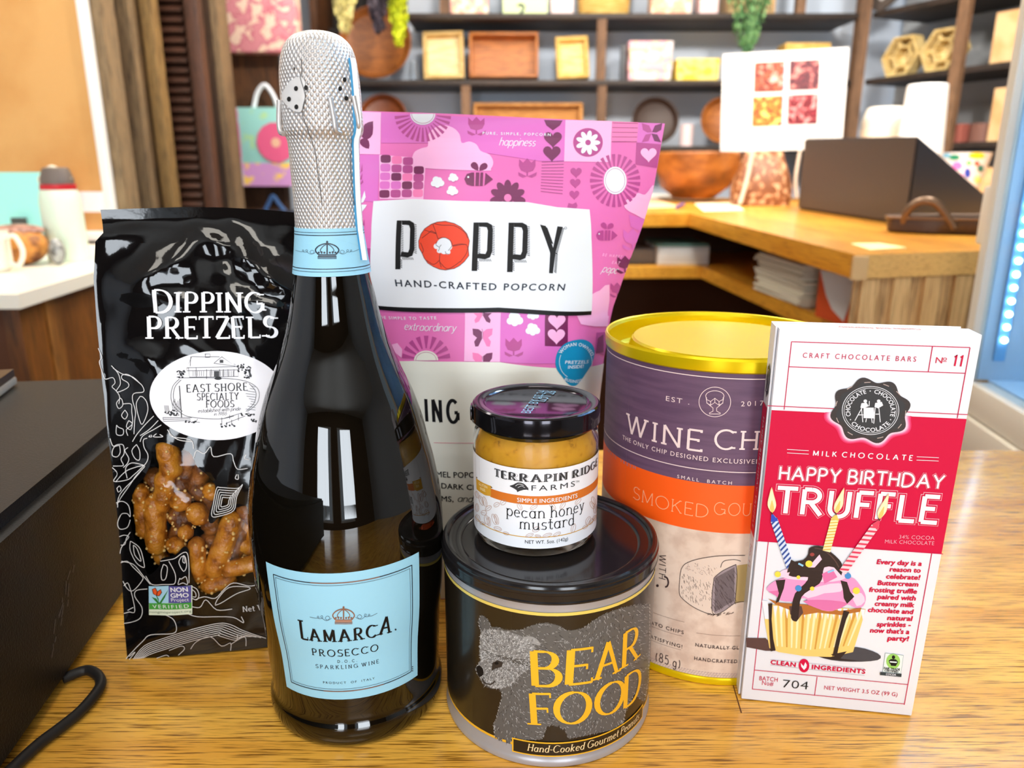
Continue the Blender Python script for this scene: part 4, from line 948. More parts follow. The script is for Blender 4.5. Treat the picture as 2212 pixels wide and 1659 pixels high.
# ------------------------------------------------------------------ black bag of dipping pretzels
def film_mat(name, rgb, rough, bump_s, coat=.0, sc_=120):
    return mat(name, rgb, rough, spec=.55, bump=((sc_, sc_, sc_), bump_s, .0012), coat=coat)
PO = Vector((-.2150, .3615, 0)); PU = Vector((.983, .1836, 0)).normalized(); PNB = Vector((-PU.y, PU.x, 0))
lean = .150
PV = PNB * math.sin(lean) + Vector((0, 0, math.cos(lean))); PN = PU.cross(PV)            # PN faces the camera
PW, PH = .1235, .2455
P0 = Surf(lambda u, v: PO + PU * u + PV * v, .05, .12)
kp1 = crop(.3255, 180, 420); kp2 = crop(.3316, 180, 930)
def ridge(pts, amp, sig):
    q = [P0.inv(*p) for p in pts]
    return [(a, b, amp * .9, sig * 1.25) for a, b in zip(q, q[1:])]
RIDGES = ridge(kp1((870, 120), (745, 185), (870, 300), (960, 340)), .0018, .0035) + ridge(kp1((1000, 110), (975, 180), (1090, 430), (1250, 560), (1390, 650)), .0026, .0040) + ridge(kp1((890, 320), (940, 520), (1040, 800), (1150, 1080)), .0016, .0030) \
    + ridge(kp1((720, 300), (620, 460), (450, 540), (330, 600)), .0028, .0060) + ridge(kp1((300, 640), (480, 660), (680, 700)), .0014, .004) + ridge(kp1((520, 200), (330, 230), (130, 290)), .0022, .0050) + ridge(kp1((1090, 690), (1380, 780)), .0016, .0030) + ridge(kp1((270, 1010), (460, 1080), (520, 1180)), .0016, .0035) \
    + ridge(kp1((740, 980), (880, 1080)), .001, .003) + ridge(kp1((640, 480), (700, 660)), -.0012, .004) + ridge(kp2((400, 225), (560, 320), (700, 430)), .0010, .0020) + ridge(kp2((350, 350), (480, 520)), .0008, .0018) + ridge(kp2((440, 1330), (700, 1240), (1000, 1280)), .0012, .004)
def segd(p, a, b):
    vx, vy = b[0] - a[0], b[1] - a[1]; l2 = vx * vx + vy * vy or 1e-12
    t = max(0, min(1, ((p[0] - a[0]) * vx + (p[1] - a[1]) * vy) / l2)); return math.hypot(p[0] - a[0] - t * vx, p[1] - a[1] - t * vy)
Hprof = interp([(0, .004), (.012, .009), (.05, .016), (.11, .017), (.16, .0125), (.20, .007), (.224, .002), (.236, .0), (.26, 0)])
def bagh(u, v):
    s = (u - .0065) / (PW - .013) * 2 - 1
    h = Hprof(v) * max(0.0, 1 - abs(s) ** 2.6)
    k = max(0, min(1, min(u, PW - u) / .012)) * max(0, min(1, (.238 - v) / .015))
    for a, b, am, sg in RIDGES: 
        d = segd((u, v), a, b)
        if d < 4 * sg: h += k * am * math.exp(-(d / sg) ** 1.4)
    h += k * .00022 * (math.sin(u * 210 + v * 90) * math.sin(v * 160 - u * 70) + .6 * math.sin(u * 420 - v * 210 + 1.3))
    return h
SP = Surf(lambda u, v: PO + PU * u + PV * v + PN * bagh(u, v), .05, .12)
FILM = film_mat('black_film', (12, 11, 12), .06, .035)
bag = thing('pretzel_bag', 'glossy black bag of dipping pretzels with a clear window', 'bag', PO + PU * .06 + PNB * .03)
left = [SP.inv(*p) for p in ((217, 453), (221, 480), (223, 503), (206, 522), (202, 602), (209, 697), (219, 807), (232, 928), (243, 1020), (253, 1110), (261, 1195), (268, 1345), (275, 1424))]
top = [SP.inv(x, y) for x, y in ((640, 459), (560, 452), (480, 448), (400, 447), (310, 450))]
outl = [(left[-1][0], .0005), (PW, .0005), (PW - .001, .12), (PW - .0005, .20), (PW - .0025, .222), (PW - .002, top[0][1])] + top + left[:-1]
win = kp2((520, 78), (600, 102), (690, 142), (718, 185), (742, 235), (785, 272), (830, 312), (860, 362), (850, 440), (830, 500), (815, 580), (838, 605), (890, 560), (960, 520), (1060, 490), (1085, 560), (1110, 700), (1130, 850), (1145, 985), (1050, 985), (950, 1010), (900, 1060), (840, 1085), (790, 1065), (750, 1030), (712, 960), (692, 880), (686, 780), (655, 755), (600, 810), (510, 835), (490, 890), (440, 935), (410, 920), (385, 820), (330, 700), (305, 560), (310, 450), (350, 360), (400, 300), (440, 200), (445, 110), (480, 85))
winuv = SP_win = [SP.inv(p.x, p.y) for p in smooth_path([(x, y, 0) for x, y in win], 3, True)]
def welded(A, name, parent, label=None):
    """like Art.build but one continuous sheet"""
    t = bmesh.new()
    for uv, mi, ly in A.items:
        try: f = t.faces.new([t.verts.new((p[0], p[1], 0)) for p in uv]); f.material_index = mi
        except ValueError: pass
    bmesh.ops.remove_doubles(t, verts=list(t.verts), dist=1e-7)
    us = [v.co.x for v in t.verts]; vs = [v.co.y for v in t.verts]
    for ax, st, lo, hi in (((1, 0, 0), A.du, min(us), max(us)), ((0, 1, 0), A.dv, min(vs), max(vs))):
        k = math.floor(lo / st) + 1
        while k * st < hi:
            bmesh.ops.bisect_plane(t, geom=list(t.verts) + list(t.edges) + list(t.faces), dist=1e-8, plane_co=Vector(ax) * (k * st), plane_no=ax); k += 1
    t.normal_update(); bmesh.ops.reverse_faces(t, faces=[f for f in t.faces if f.normal.z < 0])
    for v in t.verts: v.co = A.S.f(v.co.x, v.co.y) + A.S.nrm(v.co.x, v.co.y) * A.base
    o = obj(name, t, A.mats, parent, smooth=None); o.data.polygons.foreach_set('use_smooth', [True] * len(o.data.polygons))
    if label: o['label'] = label
    return o
A = Art(SP, du=.0026, dv=.0026, base=0); A.poly(outl, FILM, 0, [winuv]); welded(A, 'front_film', bag)
def clear_film():
    m = bpy.data.materials.new('clear_film'); m.use_nodes = True; nt = m.node_tree; N = nt.nodes; L = nt.links
    N.remove(N['Principled BSDF']); o = N['Material Output']
    t = N.new('ShaderNodeBsdfTransparent'); g = N.new('ShaderNodeBsdfGlossy'); g.inputs['Roughness'].default_value = .08; mx = N.new('ShaderNodeMixShader'); fr = N.new('ShaderNodeFresnel'); fr.inputs[0].default_value = 1.45
    tc = N.new('ShaderNodeTexCoord'); n = N.new('ShaderNodeTexNoise'); n.inputs['Scale'].default_value = 130; bp = N.new('ShaderNodeBump'); bp.inputs['Strength'].default_value = .25; bp.inputs['Distance'].default_value = .001
    L.new(tc.outputs['Object'], n.inputs['Vector']); L.new(n.outputs[0], bp.inputs['Height']); L.new(bp.outputs[0], g.inputs['Normal']); L.new(bp.outputs[0], fr.inputs['Normal'])
    L.new(fr.outputs[0], mx.inputs[0]); L.new(t.outputs[0], mx.inputs[1]); L.new(g.outputs[0], mx.inputs[2]); L.new(mx.outputs[0], o.inputs[0])
    return m
A = Art(SP, du=.0026, dv=.0026, base=0); A.poly(winuv, clear_film(), 0); welded(A, 'clear_window', bag, 'clear film window showing the pretzels')
# sides, bottom and back of the bag
bm = B(); rows = []
n_ = 26
for i in range(n_ + 1):
    v = .0005 + (top[0][1] - .0005) * i / n_
    ul = interp([(p[1], p[0]) for p in reversed(left)])(v); ur = PW if v < .2 else PW - .0015
    dep = interp([(0, .040), (.05, .046), (.12, .044), (.18, .028), (.225, .004), (.25, .0012)])(v)
    def bp_(u, d): q = PO + PU * u + PV * v; return Vector((q.x, q.y, q.z)) + Vector((PNB.x, PNB.y, 0)) * d
    row = [bp_(ul, 0.0), bp_(ul + .004, dep * .35), bp_(ul + .0075, dep * .7), bp_(ul + .009, dep)] + [bp_(ul + .009 + (ur - ul - .018) * k / 6, dep * (1 + .10 * math.sin(PI * k / 6))) for k in range(1, 6)] + [bp_(ur - .009, dep), bp_(ur - .0075, dep * .7), bp_(ur - .004, dep * .35), bp_(ur, 0.0)]
    rows.append([bm.verts.new(q) for q in row])
for a, b_ in zip(rows, rows[1:]):
    for k in range(len(a) - 1): bm.faces.new([a[k + 1], a[k], b_[k], b_[k + 1]])
bm.faces.new(list(reversed(rows[0])))
bmesh.ops.recalc_face_normals(bm, faces=bm.faces)
obj('back_panel', bm, film_mat('black_film_back', (30, 20, 13), .4, .2), bag, smooth=60)
# printed marks
A = Art(SP, du=.0026, dv=.0026, base=.00035)
TX_ = pen('DI', .22, .07, .09, gap=.09)
WSER = dict(thick=.205, thin=.065, serif=.10, gap=.06)
A.text(pen('DIPPING', small=.90, **WSER), (333, 675), (576, 675), 48, WHITE_INK)
A.text(pen('PRETZELS', small=.96, **WSER), (315, 732), (602, 728), 48, WHITE_INK)
OV = mat('oval_white', (238, 236, 242), .45)
A.ell(kp1((888, 1335))[0], 145, 96, OV, 1, 64)
A.text(pen('EAST SHORE', .19, .07, .08, gap=.15), kp1((688, 1313))[0], kp1((1090, 1300))[0], 16.5, INK); A.text(pen('SPECIALTY', .19, .07, .08, gap=.12), kp1((755, 1366))[0], kp1((1036, 1360))[0], 15, INK); A.text(pen('FOODS', .19, .07, .08, gap=.13), kp1((814, 1414))[0], kp1((1004, 1410))[0], 14.5, INK)
A.text(pen('established with pride', .12, .07, 0, slant=.3, gap=.07), kp1((762, 1448))[0], kp1((1044, 1432))[0], 8, INK); A.text(pen('in 1986', .12, .07, 0, slant=.3, gap=.1), kp1((868, 1468))[0], kp1((952, 1464))[0], 7, INK)
LN = mat('ink_drawing', (52, 52, 56), .5)
def L_(A, k, w, m, ly, *lines, **kw):
    for q in lines: A.line(k(*q), w, m, ly, **kw)
L_(A, kp1, 1.1, LN, 3, ((722, 1076), (905, 1078)), ((722, 1076), (690, 1150), (1032, 1142), (1000, 1125)), ((920, 1078), (870, 1118)), ((920, 1078), (1010, 1140), (866, 1120)), ((810, 1062), (812, 1082), (842, 1082), (842, 1060), (806, 1060)), ((700, 1150), (706, 1212), (1030, 1208), (1028, 1142)), ((820, 1160), (820, 1225)), ((905, 1160), (905, 1212)), ((960, 1160), (962, 1210)),
   ((715, 1076), (712, 1140)), ((750, 1150), (752, 1212)), ((850, 1160), (848, 1212)), ((930, 1160), (930, 1210)), ((1000, 1160), (1000, 1208)), ((690, 1150), (690, 1170), (1036, 1164), (1034, 1144)))
L_(A, kp1, .8, LN, 3, *[((730 + 14 * k, 1172), (730 + 14 * k, 1205)) for k in range(20) if k not in (6, 7)])
A.px(kp1((868, 1172), (902, 1172), (902, 1212), (868, 1212)), LN, 3); A.ell(kp1((895, 1220))[0], 8, 3.4, INK, 3, 12); A.px(kp1((906, 1098), (930, 1098), (930, 1118), (906, 1118)), LN, 3)
rnd = random.Random(8)
for (x, y, rx, ry, n_) in ((650, 1192, 26, 22, 26), (1092, 1180, 22, 40, 34), (1040, 1152, 26, 26, 20), (588, 1445, 48, 22, 26), (1090, 1460, 50, 10, 16), (1130, 1500, 20, 8, 8), (960, 1530, 46, 12, 10), (720, 1506, 40, 8, 10)):
    for k in range(n_): A.ell(kp1((x + rnd.uniform(-rx, rx), y + rnd.uniform(-ry, ry)))[0], rnd.uniform(1.2, 2.8), rnd.uniform(.8, 2.4), INK if rnd.random() < .6 else LN, 3, 7)
L_(A, kp1, 1.2, LN, 3, ((640, 1225), (598, 1270), (584, 1340), (600, 1400), (650, 1450), (720, 1478), (900, 1490), (1000, 1470)), ((652, 1230), (612, 1275), (600, 1340), (615, 1392), (660, 1440)), ((640, 1218), (780, 1216), (960, 1222), (1080, 1240), (1150, 1280), (1168, 1330), (1150, 1390), (1090, 1440)), ((1100, 1255), (1140, 1300), (1146, 1340), (1130, 1390), (1080, 1440)), smooth=4)
L_(A, kp1, 1.1, LN, 3, ((532, 1480), (536, 1505), (708, 1500), (722, 1480), (532, 1480)), ((532, 1492), (712, 1488)), ((920, 1490), (1050, 1450)), ((950, 1518), (1075, 1470)), ((920, 1480), (920, 1520)), ((952, 1510), (952, 1545)), ((985, 1495), (985, 1530)), ((1030, 1460), (1030, 1500)), ((972, 1462), (972, 1490)), ((760, 1490), (750, 1510), (775, 1512)))
L_(A, kp1, 2.2, LN, 3, ((640, 1270), (654, 1480)))
L_(A, kp1, .9, LN, 3, *[((600 + 8 * k, 1440), (590 + 10 * k, 1380 - 12 * (k % 3))) for k in range(6)], *[((548 + 8 * k, 1440), (542 + 8 * k, 1400)) for k in range(4)], *[((1095 + 18 * math.cos(k), 1270 + 34 * k * .5), (1142, 1278 + 17 * k)) for k in range(10)])
# topographic squiggles
SQ = mat('ink_squiggle', (222, 220, 220), .5)
L_(A, kp1, 1.5, SQ, 1, ((190, 1135), (230, 1180), (245, 1215), (250, 1260), (225, 1300), (240, 1310), (300, 1280), (300, 1250), (262, 1225), (262, 1200), (300, 1195), (350, 1230), (395, 1270), (402, 1310), (340, 1320), (330, 1360), (350, 1440), (345, 1500), (340, 1590)), ((200, 1150), (260, 1190), (330, 1210), (380, 1255)), ((135, 1200), (150, 1225), (200, 1215), (215, 1250), (195, 1275), (220, 1300), (245, 1340), (240, 1390)),
   ((250, 1350), (225, 1385), (240, 1420), (265, 1400), (262, 1365), (250, 1350)), ((265, 1390), (320, 1390), (325, 1440), (330, 1520), (290, 1560), (300, 1600)), ((280, 1430), (258, 1465), (280, 1490), (298, 1460), (280, 1430)), ((380, 1340), (355, 1390), (372, 1480), (395, 1525), (430, 1440), (425, 1380), (400, 1345), (380, 1340)), ((305, 1500), (290, 1540), (318, 1560), (328, 1520), (305, 1500)), ((225, 1530), (225, 1590), (265, 1595), (270, 1560), (240, 1545), (225, 1530)), ((100, 1020), (125, 1080), (108, 1110), (125, 1170), (140, 1210)), ((470, 1470), (420, 1520), (360, 1590), (330, 1640)), ((500, 1500), (440, 1560), (380, 1600)), ((520, 1530), (470, 1560), (400, 1600), (380, 1640)), ((560, 1560), (590, 1600), (640, 1630), (720, 1640)), smooth=4)
L_(A, kp2, 1.5, SQ, 1, ((175, 50), (195, 100), (230, 90), (265, 95), (270, 150), (250, 185), (265, 225), (230, 230), (195, 230)), ((240, 95), (200, 110), (190, 160), (225, 170), (245, 140), (240, 95)), ((295, 110), (275, 130), (300, 180), (290, 215), (265, 240)), ((350, 90), (320, 130), (340, 180), (370, 190), (370, 130), (350, 90)), ((420, 50), (395, 60), (400, 110), (425, 160), (410, 215), (330, 290), (290, 320), (200, 330), (225, 280), (190, 240)), ((405, 225), (340, 240), (280, 265), (215, 330)), ((400, 240), (350, 290), (310, 350), (260, 420), (220, 480)), ((405, 232), (330, 320), (270, 380), (230, 440), (225, 500)), ((395, 225), (320, 210), (280, 245), (290, 310)),
   ((220, 375), (240, 360), (250, 385), (230, 400), (220, 375)), ((215, 470), (260, 460), (300, 490), (310, 560), (290, 540), (250, 545), (225, 600), (240, 640), (290, 630), (310, 580)), ((235, 690), (270, 680), (300, 690), (280, 720), (250, 760), (240, 800)), ((245, 745), (275, 740), (285, 700), (310, 660)), ((310, 720), (330, 730), (375, 770), (400, 870), (395, 890), (350, 860), (310, 780), (310, 720)), ((330, 745), (355, 770), (380, 850), (340, 810), (330, 745)), ((245, 860), (290, 850), (330, 890), (380, 940), (390, 970), (330, 1040), (290, 1030), (260, 980)), ((265, 1010), (300, 1000), (340, 1170), (300, 1180), (265, 1190)), ((250, 850), (330, 870), (390, 940), (440, 1000)), ((265, 1255), (340, 1240), (380, 1210), (385, 1150), (340, 1080), (350, 1040), (420, 1030)), ((290, 1170), (330, 1150)),
   ((505, 850), (560, 840), (600, 830), (650, 795), (680, 800), (690, 880), (690, 990)), ((525, 870), (510, 920), (515, 970), (540, 960), (550, 890), (525, 870)), ((640, 820), (625, 860), (655, 915), (675, 880), (665, 820), (640, 820)), ((655, 810), (650, 850), (665, 860), (660, 812)), ((560, 850), (600, 930), (600, 990), (570, 1000), (520, 1000)), ((630, 960), (620, 1000), (650, 990), (680, 1000), (670, 950), (640, 965), (630, 960)),
   ((700, 1010), (740, 1030), (755, 1070), (740, 1100), (710, 1090)), ((705, 1030), (730, 1050), (735, 1080), (715, 1080)), ((730, 1100), (790, 1080), (860, 1090), (920, 1030), (980, 990), (1080, 1010), (1140, 1000)), ((860, 1130), (880, 1090), (950, 1020), (1060, 1015), (1085, 1030), (1000, 1060), (900, 1120), (860, 1135)), ((690, 1140), (760, 1150), (800, 1100), (870, 1165), (970, 1160)), ((660, 1180), (740, 1210), (880, 1210), (980, 1215), (1045, 1250), (1030, 1210)), ((540, 1200), (590, 1230), (610, 1290), (580, 1320), (440, 1330), (390, 1370), (310, 1450), (280, 1485)), ((410, 945), (450, 1000), (520, 1000)), ((720, 180), (740, 130), (790, 150), (830, 105), (850, 170), (960, 150), (980, 200), (1005, 250), (1070, 245)), ((560, 0), (580, 40), (700, 60), (720, 120)), ((1000, 285), (990, 310), (1010, 315), (1008, 285)), ((1060, 155), (1050, 180), (1080, 190)), ((440, 30), (430, 40), (450, 40), (445, 28)), ((480, 20), (460, 40), (520, 40), (500, 25)), smooth=4)
# nested rings right of the window and the wave at the foot
for k in range(5):
    s = 1 - k * .17; c = (925, 465)
    A.line([kp2((c[0] + (x - c[0]) * s, c[1] + (y - c[1]) * s))[0] for x, y in ((870, 375), (900, 370), (1005, 375), (1038, 350), (1000, 430), (980, 520), (890, 555), (838, 555), (850, 470))], 1.4, SQ, 1, smooth=4, closed=True)
for k in range(7):
    o_ = k * 13
    A.line(kp2((320 + o_ * .9, 1495 - o_ * .2), (400 + o_ * .5, 1400 + o_ * .7), (520, 1352 + o_ * .95), (700, 1296 + o_ * .95), (880, 1254 + o_ * .95), (960 - o_, 1262 + o_ * .9), (1040 - o_ * .6, 1300 + o_ * .8), (1190 - o_ * 2.4, 1350 - o_ * .3)), 1.4, SQ, 1, smooth=4)
L_(A, kp2, 1.3, SQ, 1, ((700, 1420), (740, 1370), (830, 1340), (900, 1400), (960, 1380), (960, 1430)), ((620, 1460), (660, 1420), (640, 1400), (560, 1430)), ((480, 1480), (540, 1460), (560, 1470)), ((960, 1390), (1050, 1340), (1060, 1400)), ((890, 1300), (940, 1320), (1000, 1340)), ((300, 1470), (340, 1440), (300, 1490)), smooth=4)
A.text(pen('Net Wt.', .17, .07, .07, gap=.12), kp2((1040, 1178))[0], kp2((1215, 1156))[0], 11.5, mat('ink_light_grey', (206, 204, 204), .5))
# seal of approval badge
Bq = lambda x0, y0, x1, y1: kp2((x0, y0 - (x0 - 432) * .02), (x1, y0 - (x1 - 432) * .02), (x1, y1 - (x1 - 432) * .02), (x0, y1 - (x0 - 432) * .02))
A.px(Bq(432, 1010, 712, 1198), mat('badge_pale', (226, 236, 214), .5), 4); A.px(Bq(432, 1010, 560, 1122), mat('badge_sky', (168, 214, 240), .5), 5); A.px(Bq(558, 1012, 706, 1122), mat('badge_violet', (84, 80, 156), .5), 5); A.px(Bq(434, 1120, 708, 1160), mat('badge_green', (70, 160, 62), .5), 6)
A.text(sans('NON', .03), kp2((576, 1047))[0], kp2((684, 1043))[0], 10, WHITE_INK, 7); A.text(sans('GMO', .03), kp2((576, 1083))[0], kp2((690, 1079))[0], 9.5, WHITE_INK, 7); A.text(sans('Project', .0), kp2((578, 1110))[0], kp2((692, 1106))[0], 8, WHITE_INK, 7)
A.text(sans('VERIFIED', .0, 1.3), kp2((458, 1153))[0], kp2((692, 1148))[0], 8, WHITE_INK, 8); A.text(sans('nongmoproject.org', .0), kp2((438, 1184))[0], kp2((708, 1178))[0], 5, mat('badge_grey', (120, 136, 112), .5), 7)
LEAF = mat('badge_leaf', (40, 124, 46), .5)
A.px(kp2((450, 1080), (480, 1090), (500, 1118), (525, 1080), (560, 1030), (535, 1085), (512, 1122), (488, 1122)), LEAF, 6); A.px(kp2((470, 1050), (495, 1090), (500, 1118), (488, 1095)), LEAF, 6)
for q in (((455, 1030), (475, 1020), (488, 1045), (482, 1070), (462, 1058)), ((488, 1045), (510, 1030), (516, 1050), (500, 1072), (484, 1072))): A.px(kp2(*q), mat('badge_orange', (232, 92, 40), .5), 7); A.line(kp2(*q), 1.3, INK, 8, closed=True)
A.build('print', bag, 'white lettering, oval picture label and contour lines')
# side crease of the film
A = Art(SP, base=.0002)
# the pretzels themselves
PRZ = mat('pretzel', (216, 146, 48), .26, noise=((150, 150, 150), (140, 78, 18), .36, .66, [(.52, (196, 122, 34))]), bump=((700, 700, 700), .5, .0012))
PRZ2 = mat('pretzel_dark', (160, 96, 36), .38, noise=((150, 150, 150), (84, 42, 16), .40, .66), bump=((700, 700, 700), .5, .0012))  # darker copy, mostly for pieces lying behind; their shade is in the colour
SALT = mat('salt', (236, 196, 120), .4)
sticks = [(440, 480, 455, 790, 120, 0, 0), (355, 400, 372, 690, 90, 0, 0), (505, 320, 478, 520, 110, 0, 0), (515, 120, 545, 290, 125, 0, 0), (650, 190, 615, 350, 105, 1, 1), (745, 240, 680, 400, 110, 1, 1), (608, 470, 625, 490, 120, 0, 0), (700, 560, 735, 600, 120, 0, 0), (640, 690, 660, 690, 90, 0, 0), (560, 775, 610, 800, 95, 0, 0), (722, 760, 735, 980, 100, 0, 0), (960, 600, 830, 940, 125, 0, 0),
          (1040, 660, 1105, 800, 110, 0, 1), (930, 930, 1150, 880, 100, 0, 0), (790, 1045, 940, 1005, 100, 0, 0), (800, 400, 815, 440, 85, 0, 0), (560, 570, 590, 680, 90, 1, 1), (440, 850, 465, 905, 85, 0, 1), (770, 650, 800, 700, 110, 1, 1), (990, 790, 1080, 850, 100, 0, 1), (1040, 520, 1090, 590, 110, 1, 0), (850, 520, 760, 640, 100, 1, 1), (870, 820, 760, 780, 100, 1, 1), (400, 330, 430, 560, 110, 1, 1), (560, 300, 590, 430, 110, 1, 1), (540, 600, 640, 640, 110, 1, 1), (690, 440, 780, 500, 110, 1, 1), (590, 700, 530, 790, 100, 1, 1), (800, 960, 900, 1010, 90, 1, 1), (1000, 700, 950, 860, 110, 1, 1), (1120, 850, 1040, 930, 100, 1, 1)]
rnd = random.Random(3)
WHERE = ['long upright pretzel stick at the left of the bag window', 'narrow pretzel stick against the left edge of the bag window', 'slanting pretzel stick above the long left one', 'pretzel stick in the top corner of the bag window', 'dark pretzel piece right of the topmost one', 'dark slanting pretzel piece below the white oval label', 'round pretzel nugget in the middle of the bag window', 'salted pretzel nugget just right of the window middle',
         'small broken pretzel end in the lower middle of the window', 'flat pretzel end just above the notch of the window edge', 'upright pretzel stick right of the contour-line notch', 'large diagonal pretzel stick at the lower right of the window', 'pretzel piece behind the large diagonal stick at right', 'pretzel stick lying level along the lower right window edge', 'lowest pretzel stick above the contour waves', 'pale pretzel end at the right window edge',
         'shaded pretzel piece between the left sticks and the middle', 'small dark pretzel at the lower left point of the window', 'shaded pretzel left of the large diagonal stick', 'pretzel piece under the diagonal stick beside the bottle', 'pretzel piece at the upper right next to the bottle', 'shaded pretzel under the pointed window corner', 'shaded pretzel crossing behind the diagonal stick', 'shaded pretzel behind the two left upright sticks', 'shaded pretzel below the topmost piece', 'shaded pretzel behind the round middle nugget', 'shaded pretzel left of the pointed window corner', 'shaded pretzel behind the small broken end', 'shaded pretzel between the lowest two sticks', 'shaded pretzel right behind the large diagonal stick', 'shaded pretzel above the level stick next to the bottle']
for i, (x0, y0, x1, y1, w, dk, deep) in enumerate(sticks):
    a, b_ = SP.inv(*kp2((x0, y0))[0]), SP.inv(*kp2((x1, y1))[0]); r = w * .3316 / FPX * .385 / 2 * 1.22
    d = r + .0012 + (.0085 if deep else 0)
    p, q = SP.f(*a) - PN * d, SP.f(*b_) - PN * (d + rnd.uniform(-.0, .002))
    ax = (q - p); L0 = ax.length; ax.normalize()
    bm = B(); n_ = 12; pts = []; 
    ext = r * .75
    path = [p - ax * ext + ax * (L0 + 2 * ext) * k / n_ for k in range(n_ + 1)]
    side = ax.orthogonal().normalized() * rnd.uniform(-.0010, .0010)
    path = [c + side * math.sin(PI * k / n_) for k, c in enumerate(path)]
    ph = rnd.uniform(0, 6)
    def rad(t, r=r, ph=ph): 
        e = min(t, 1 - t) * (L0 + 2 * ext) / (r * .9)
        return r * (math.sqrt(max(.12, 1 - (1 - min(1, e)) ** 2)) ) * (1 + .05 * math.sin(t * 17 + ph))
    tube(bm, path, rad, 14)
    o = thing('pretzel_stick', WHERE[i], 'pretzel', (p + q) / 2, 'pretzels in the black bag')
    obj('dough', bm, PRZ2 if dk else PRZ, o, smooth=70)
    bm = B()
    for k in range(int(8 + L0 * 500)):
        t = rnd.random(); c = path[0] + (path[-1] - path[0]) * t; an = rnd.uniform(0, 2 * PI)
        n1 = ax.orthogonal().normalized(); n2 = ax.cross(n1); dr = n1 * math.cos(an) + n2 * math.sin(an)
        if dr.dot(PN) < -.2: continue
        ball(bm, c + dr * rad(t) * .97, rnd.uniform(.0005, .0010), 5)
    s_ = obj('salt', bm, SALT, o, smooth=60); s_['kind'] = 'stuff'

# ------------------------------------------------------------------ pink popcorn pouch
QX, QY, QA = -.0185, .4550, .1065
qa = interp([(0, .070), (.06, .071), (.12, .073), (.15, .0755), (.178, .0790), (.2044, .0874), (.230, .0958), (.250, .1008), (.286, .1055), (.31, .1065)])
qb = interp([(0, .034), (.05, .042), (.10, .043), (.15, .0385), (.20, .027), (.235, .0165), (.262, .007), (.278, .002), (.285, .001), (.31, .001)])
def qf(u, v):
    s = u / QA; a = qa(v); b = qb(v)
    fold = .0008 * math.sin(v * 190 + .4) * math.exp(-((v - .262) / .02) ** 2) + .0007 * math.sin(u * 95 + v * 40) * math.exp(-((v - .22) / .05) ** 2) + .0008 * math.sin(u * 60 - v * 120)
    return Vector((QX + a * s, QY - b * (1 - abs(s) ** 3.2) - fold * (1 - s * s), v))
SQF = Surf(qf, 0, .2, QA * .997)
pouch = thing('popcorn_pouch', 'tall pink patterned popcorn pouch standing behind the bottle and jar', 'pouch', (QX, QY, 0))
PK = mat('pouch_pink', (226, 112, 182), .42, spec=.4)
PKL = mat('pouch_light_pink', (246, 178, 224), .42); PKM = mat('pouch_mauve', (178, 68, 140), .42); PKD = mat('pouch_plum', (112, 30, 84), .42); PKO = mat('pouch_orchid', (216, 108, 194), .42); PKH = mat('pouch_hot_pink', (240, 120, 180), .42); PKW = mat('pouch_white', (228, 232, 240), .42)
ka = crop(.3165, 760, 230); kb = crop(.30145, 820, 640); kc = crop(.36166, 600, 0)
tq = [SQF.inv(x, y) for x, y in ((1434, 267), (1320, 262), (1200, 257), (1100, 252), (1000, 247), (900, 243), (790, 240), (700, 238), (645, 237))]
tq[0] = (QA, tq[0][1]); tq[-1] = (-QA, tq[-1][1])
A = Art(SQF, du=.0032, dv=.0032, base=0); A.poly([(-QA, .0003), (QA, .0003)] + tq, PK, 0); welded(A, 'front_panel', pouch)
bm = B(); rows = []
for i in range(31):
    f_ = i / 30; row = []
    for k in range(25):
        s = 1 - 2 * k / 24; u = s * QA
        vt = interp(sorted([(p[0], p[1]) for p in tq]))(u); v = .0003 + (vt - .0003) * f_
        row.append(bm.verts.new((QX + qa(v) * s, QY + qb(v) * .8 * (1 - abs(s) ** 3.2) + (.0002 if 0 < k < 24 else 0), v)))
    rows.append(row)
for a, b_ in zip(rows, rows[1:]):
    for k in range(24): bm.faces.new([a[k], a[k + 1], b_[k + 1], b_[k]])
obj('back_panel', bm, PK, pouch, smooth=60)
A = Art(SQF, du=.0032, dv=.0032, base=.0002)
# ---- blocks of colour
A.px(ka((62, 35), (200, 40), (195, 328), (45, 325)), PKL, 1); A.px(ka((45, 330), (190, 330), (180, 640), (150, 650), (60, 645)), PKO, 1)
A.px(ka((200, 42), (520, 60), (520, 250), (200, 250)), PKO, 1); A.px(ka((520, 60), (1310, 90), (1295, 375), (520, 260)), PKO, 1)
A.px(ka((1458, 92), (1775, 100), (1765, 380), (1448, 375)), PKL, 1); A.px(ka((1775, 102), (1955, 108), (1945, 245), (1768, 242)), PKH, 1)
A.px(ka((1955, 110), (2135, 116), (2118, 258), (1945, 246)), PKO, 1); A.px(ka((1942, 246), (2118, 258), (2090, 420), (1935, 395)), PKM, 1)
A.px(ka((1310, 90), (1458, 92), (1448, 378), (1292, 372)), PKO, 1)
A.px(ka((500, 440), (900, 440), (900, 648), (490, 635)), PKM, 1) if 0 else None
A.px(ka((55, 960), (135, 970), (130, 1130), (100, 1130)), PKM, 1)
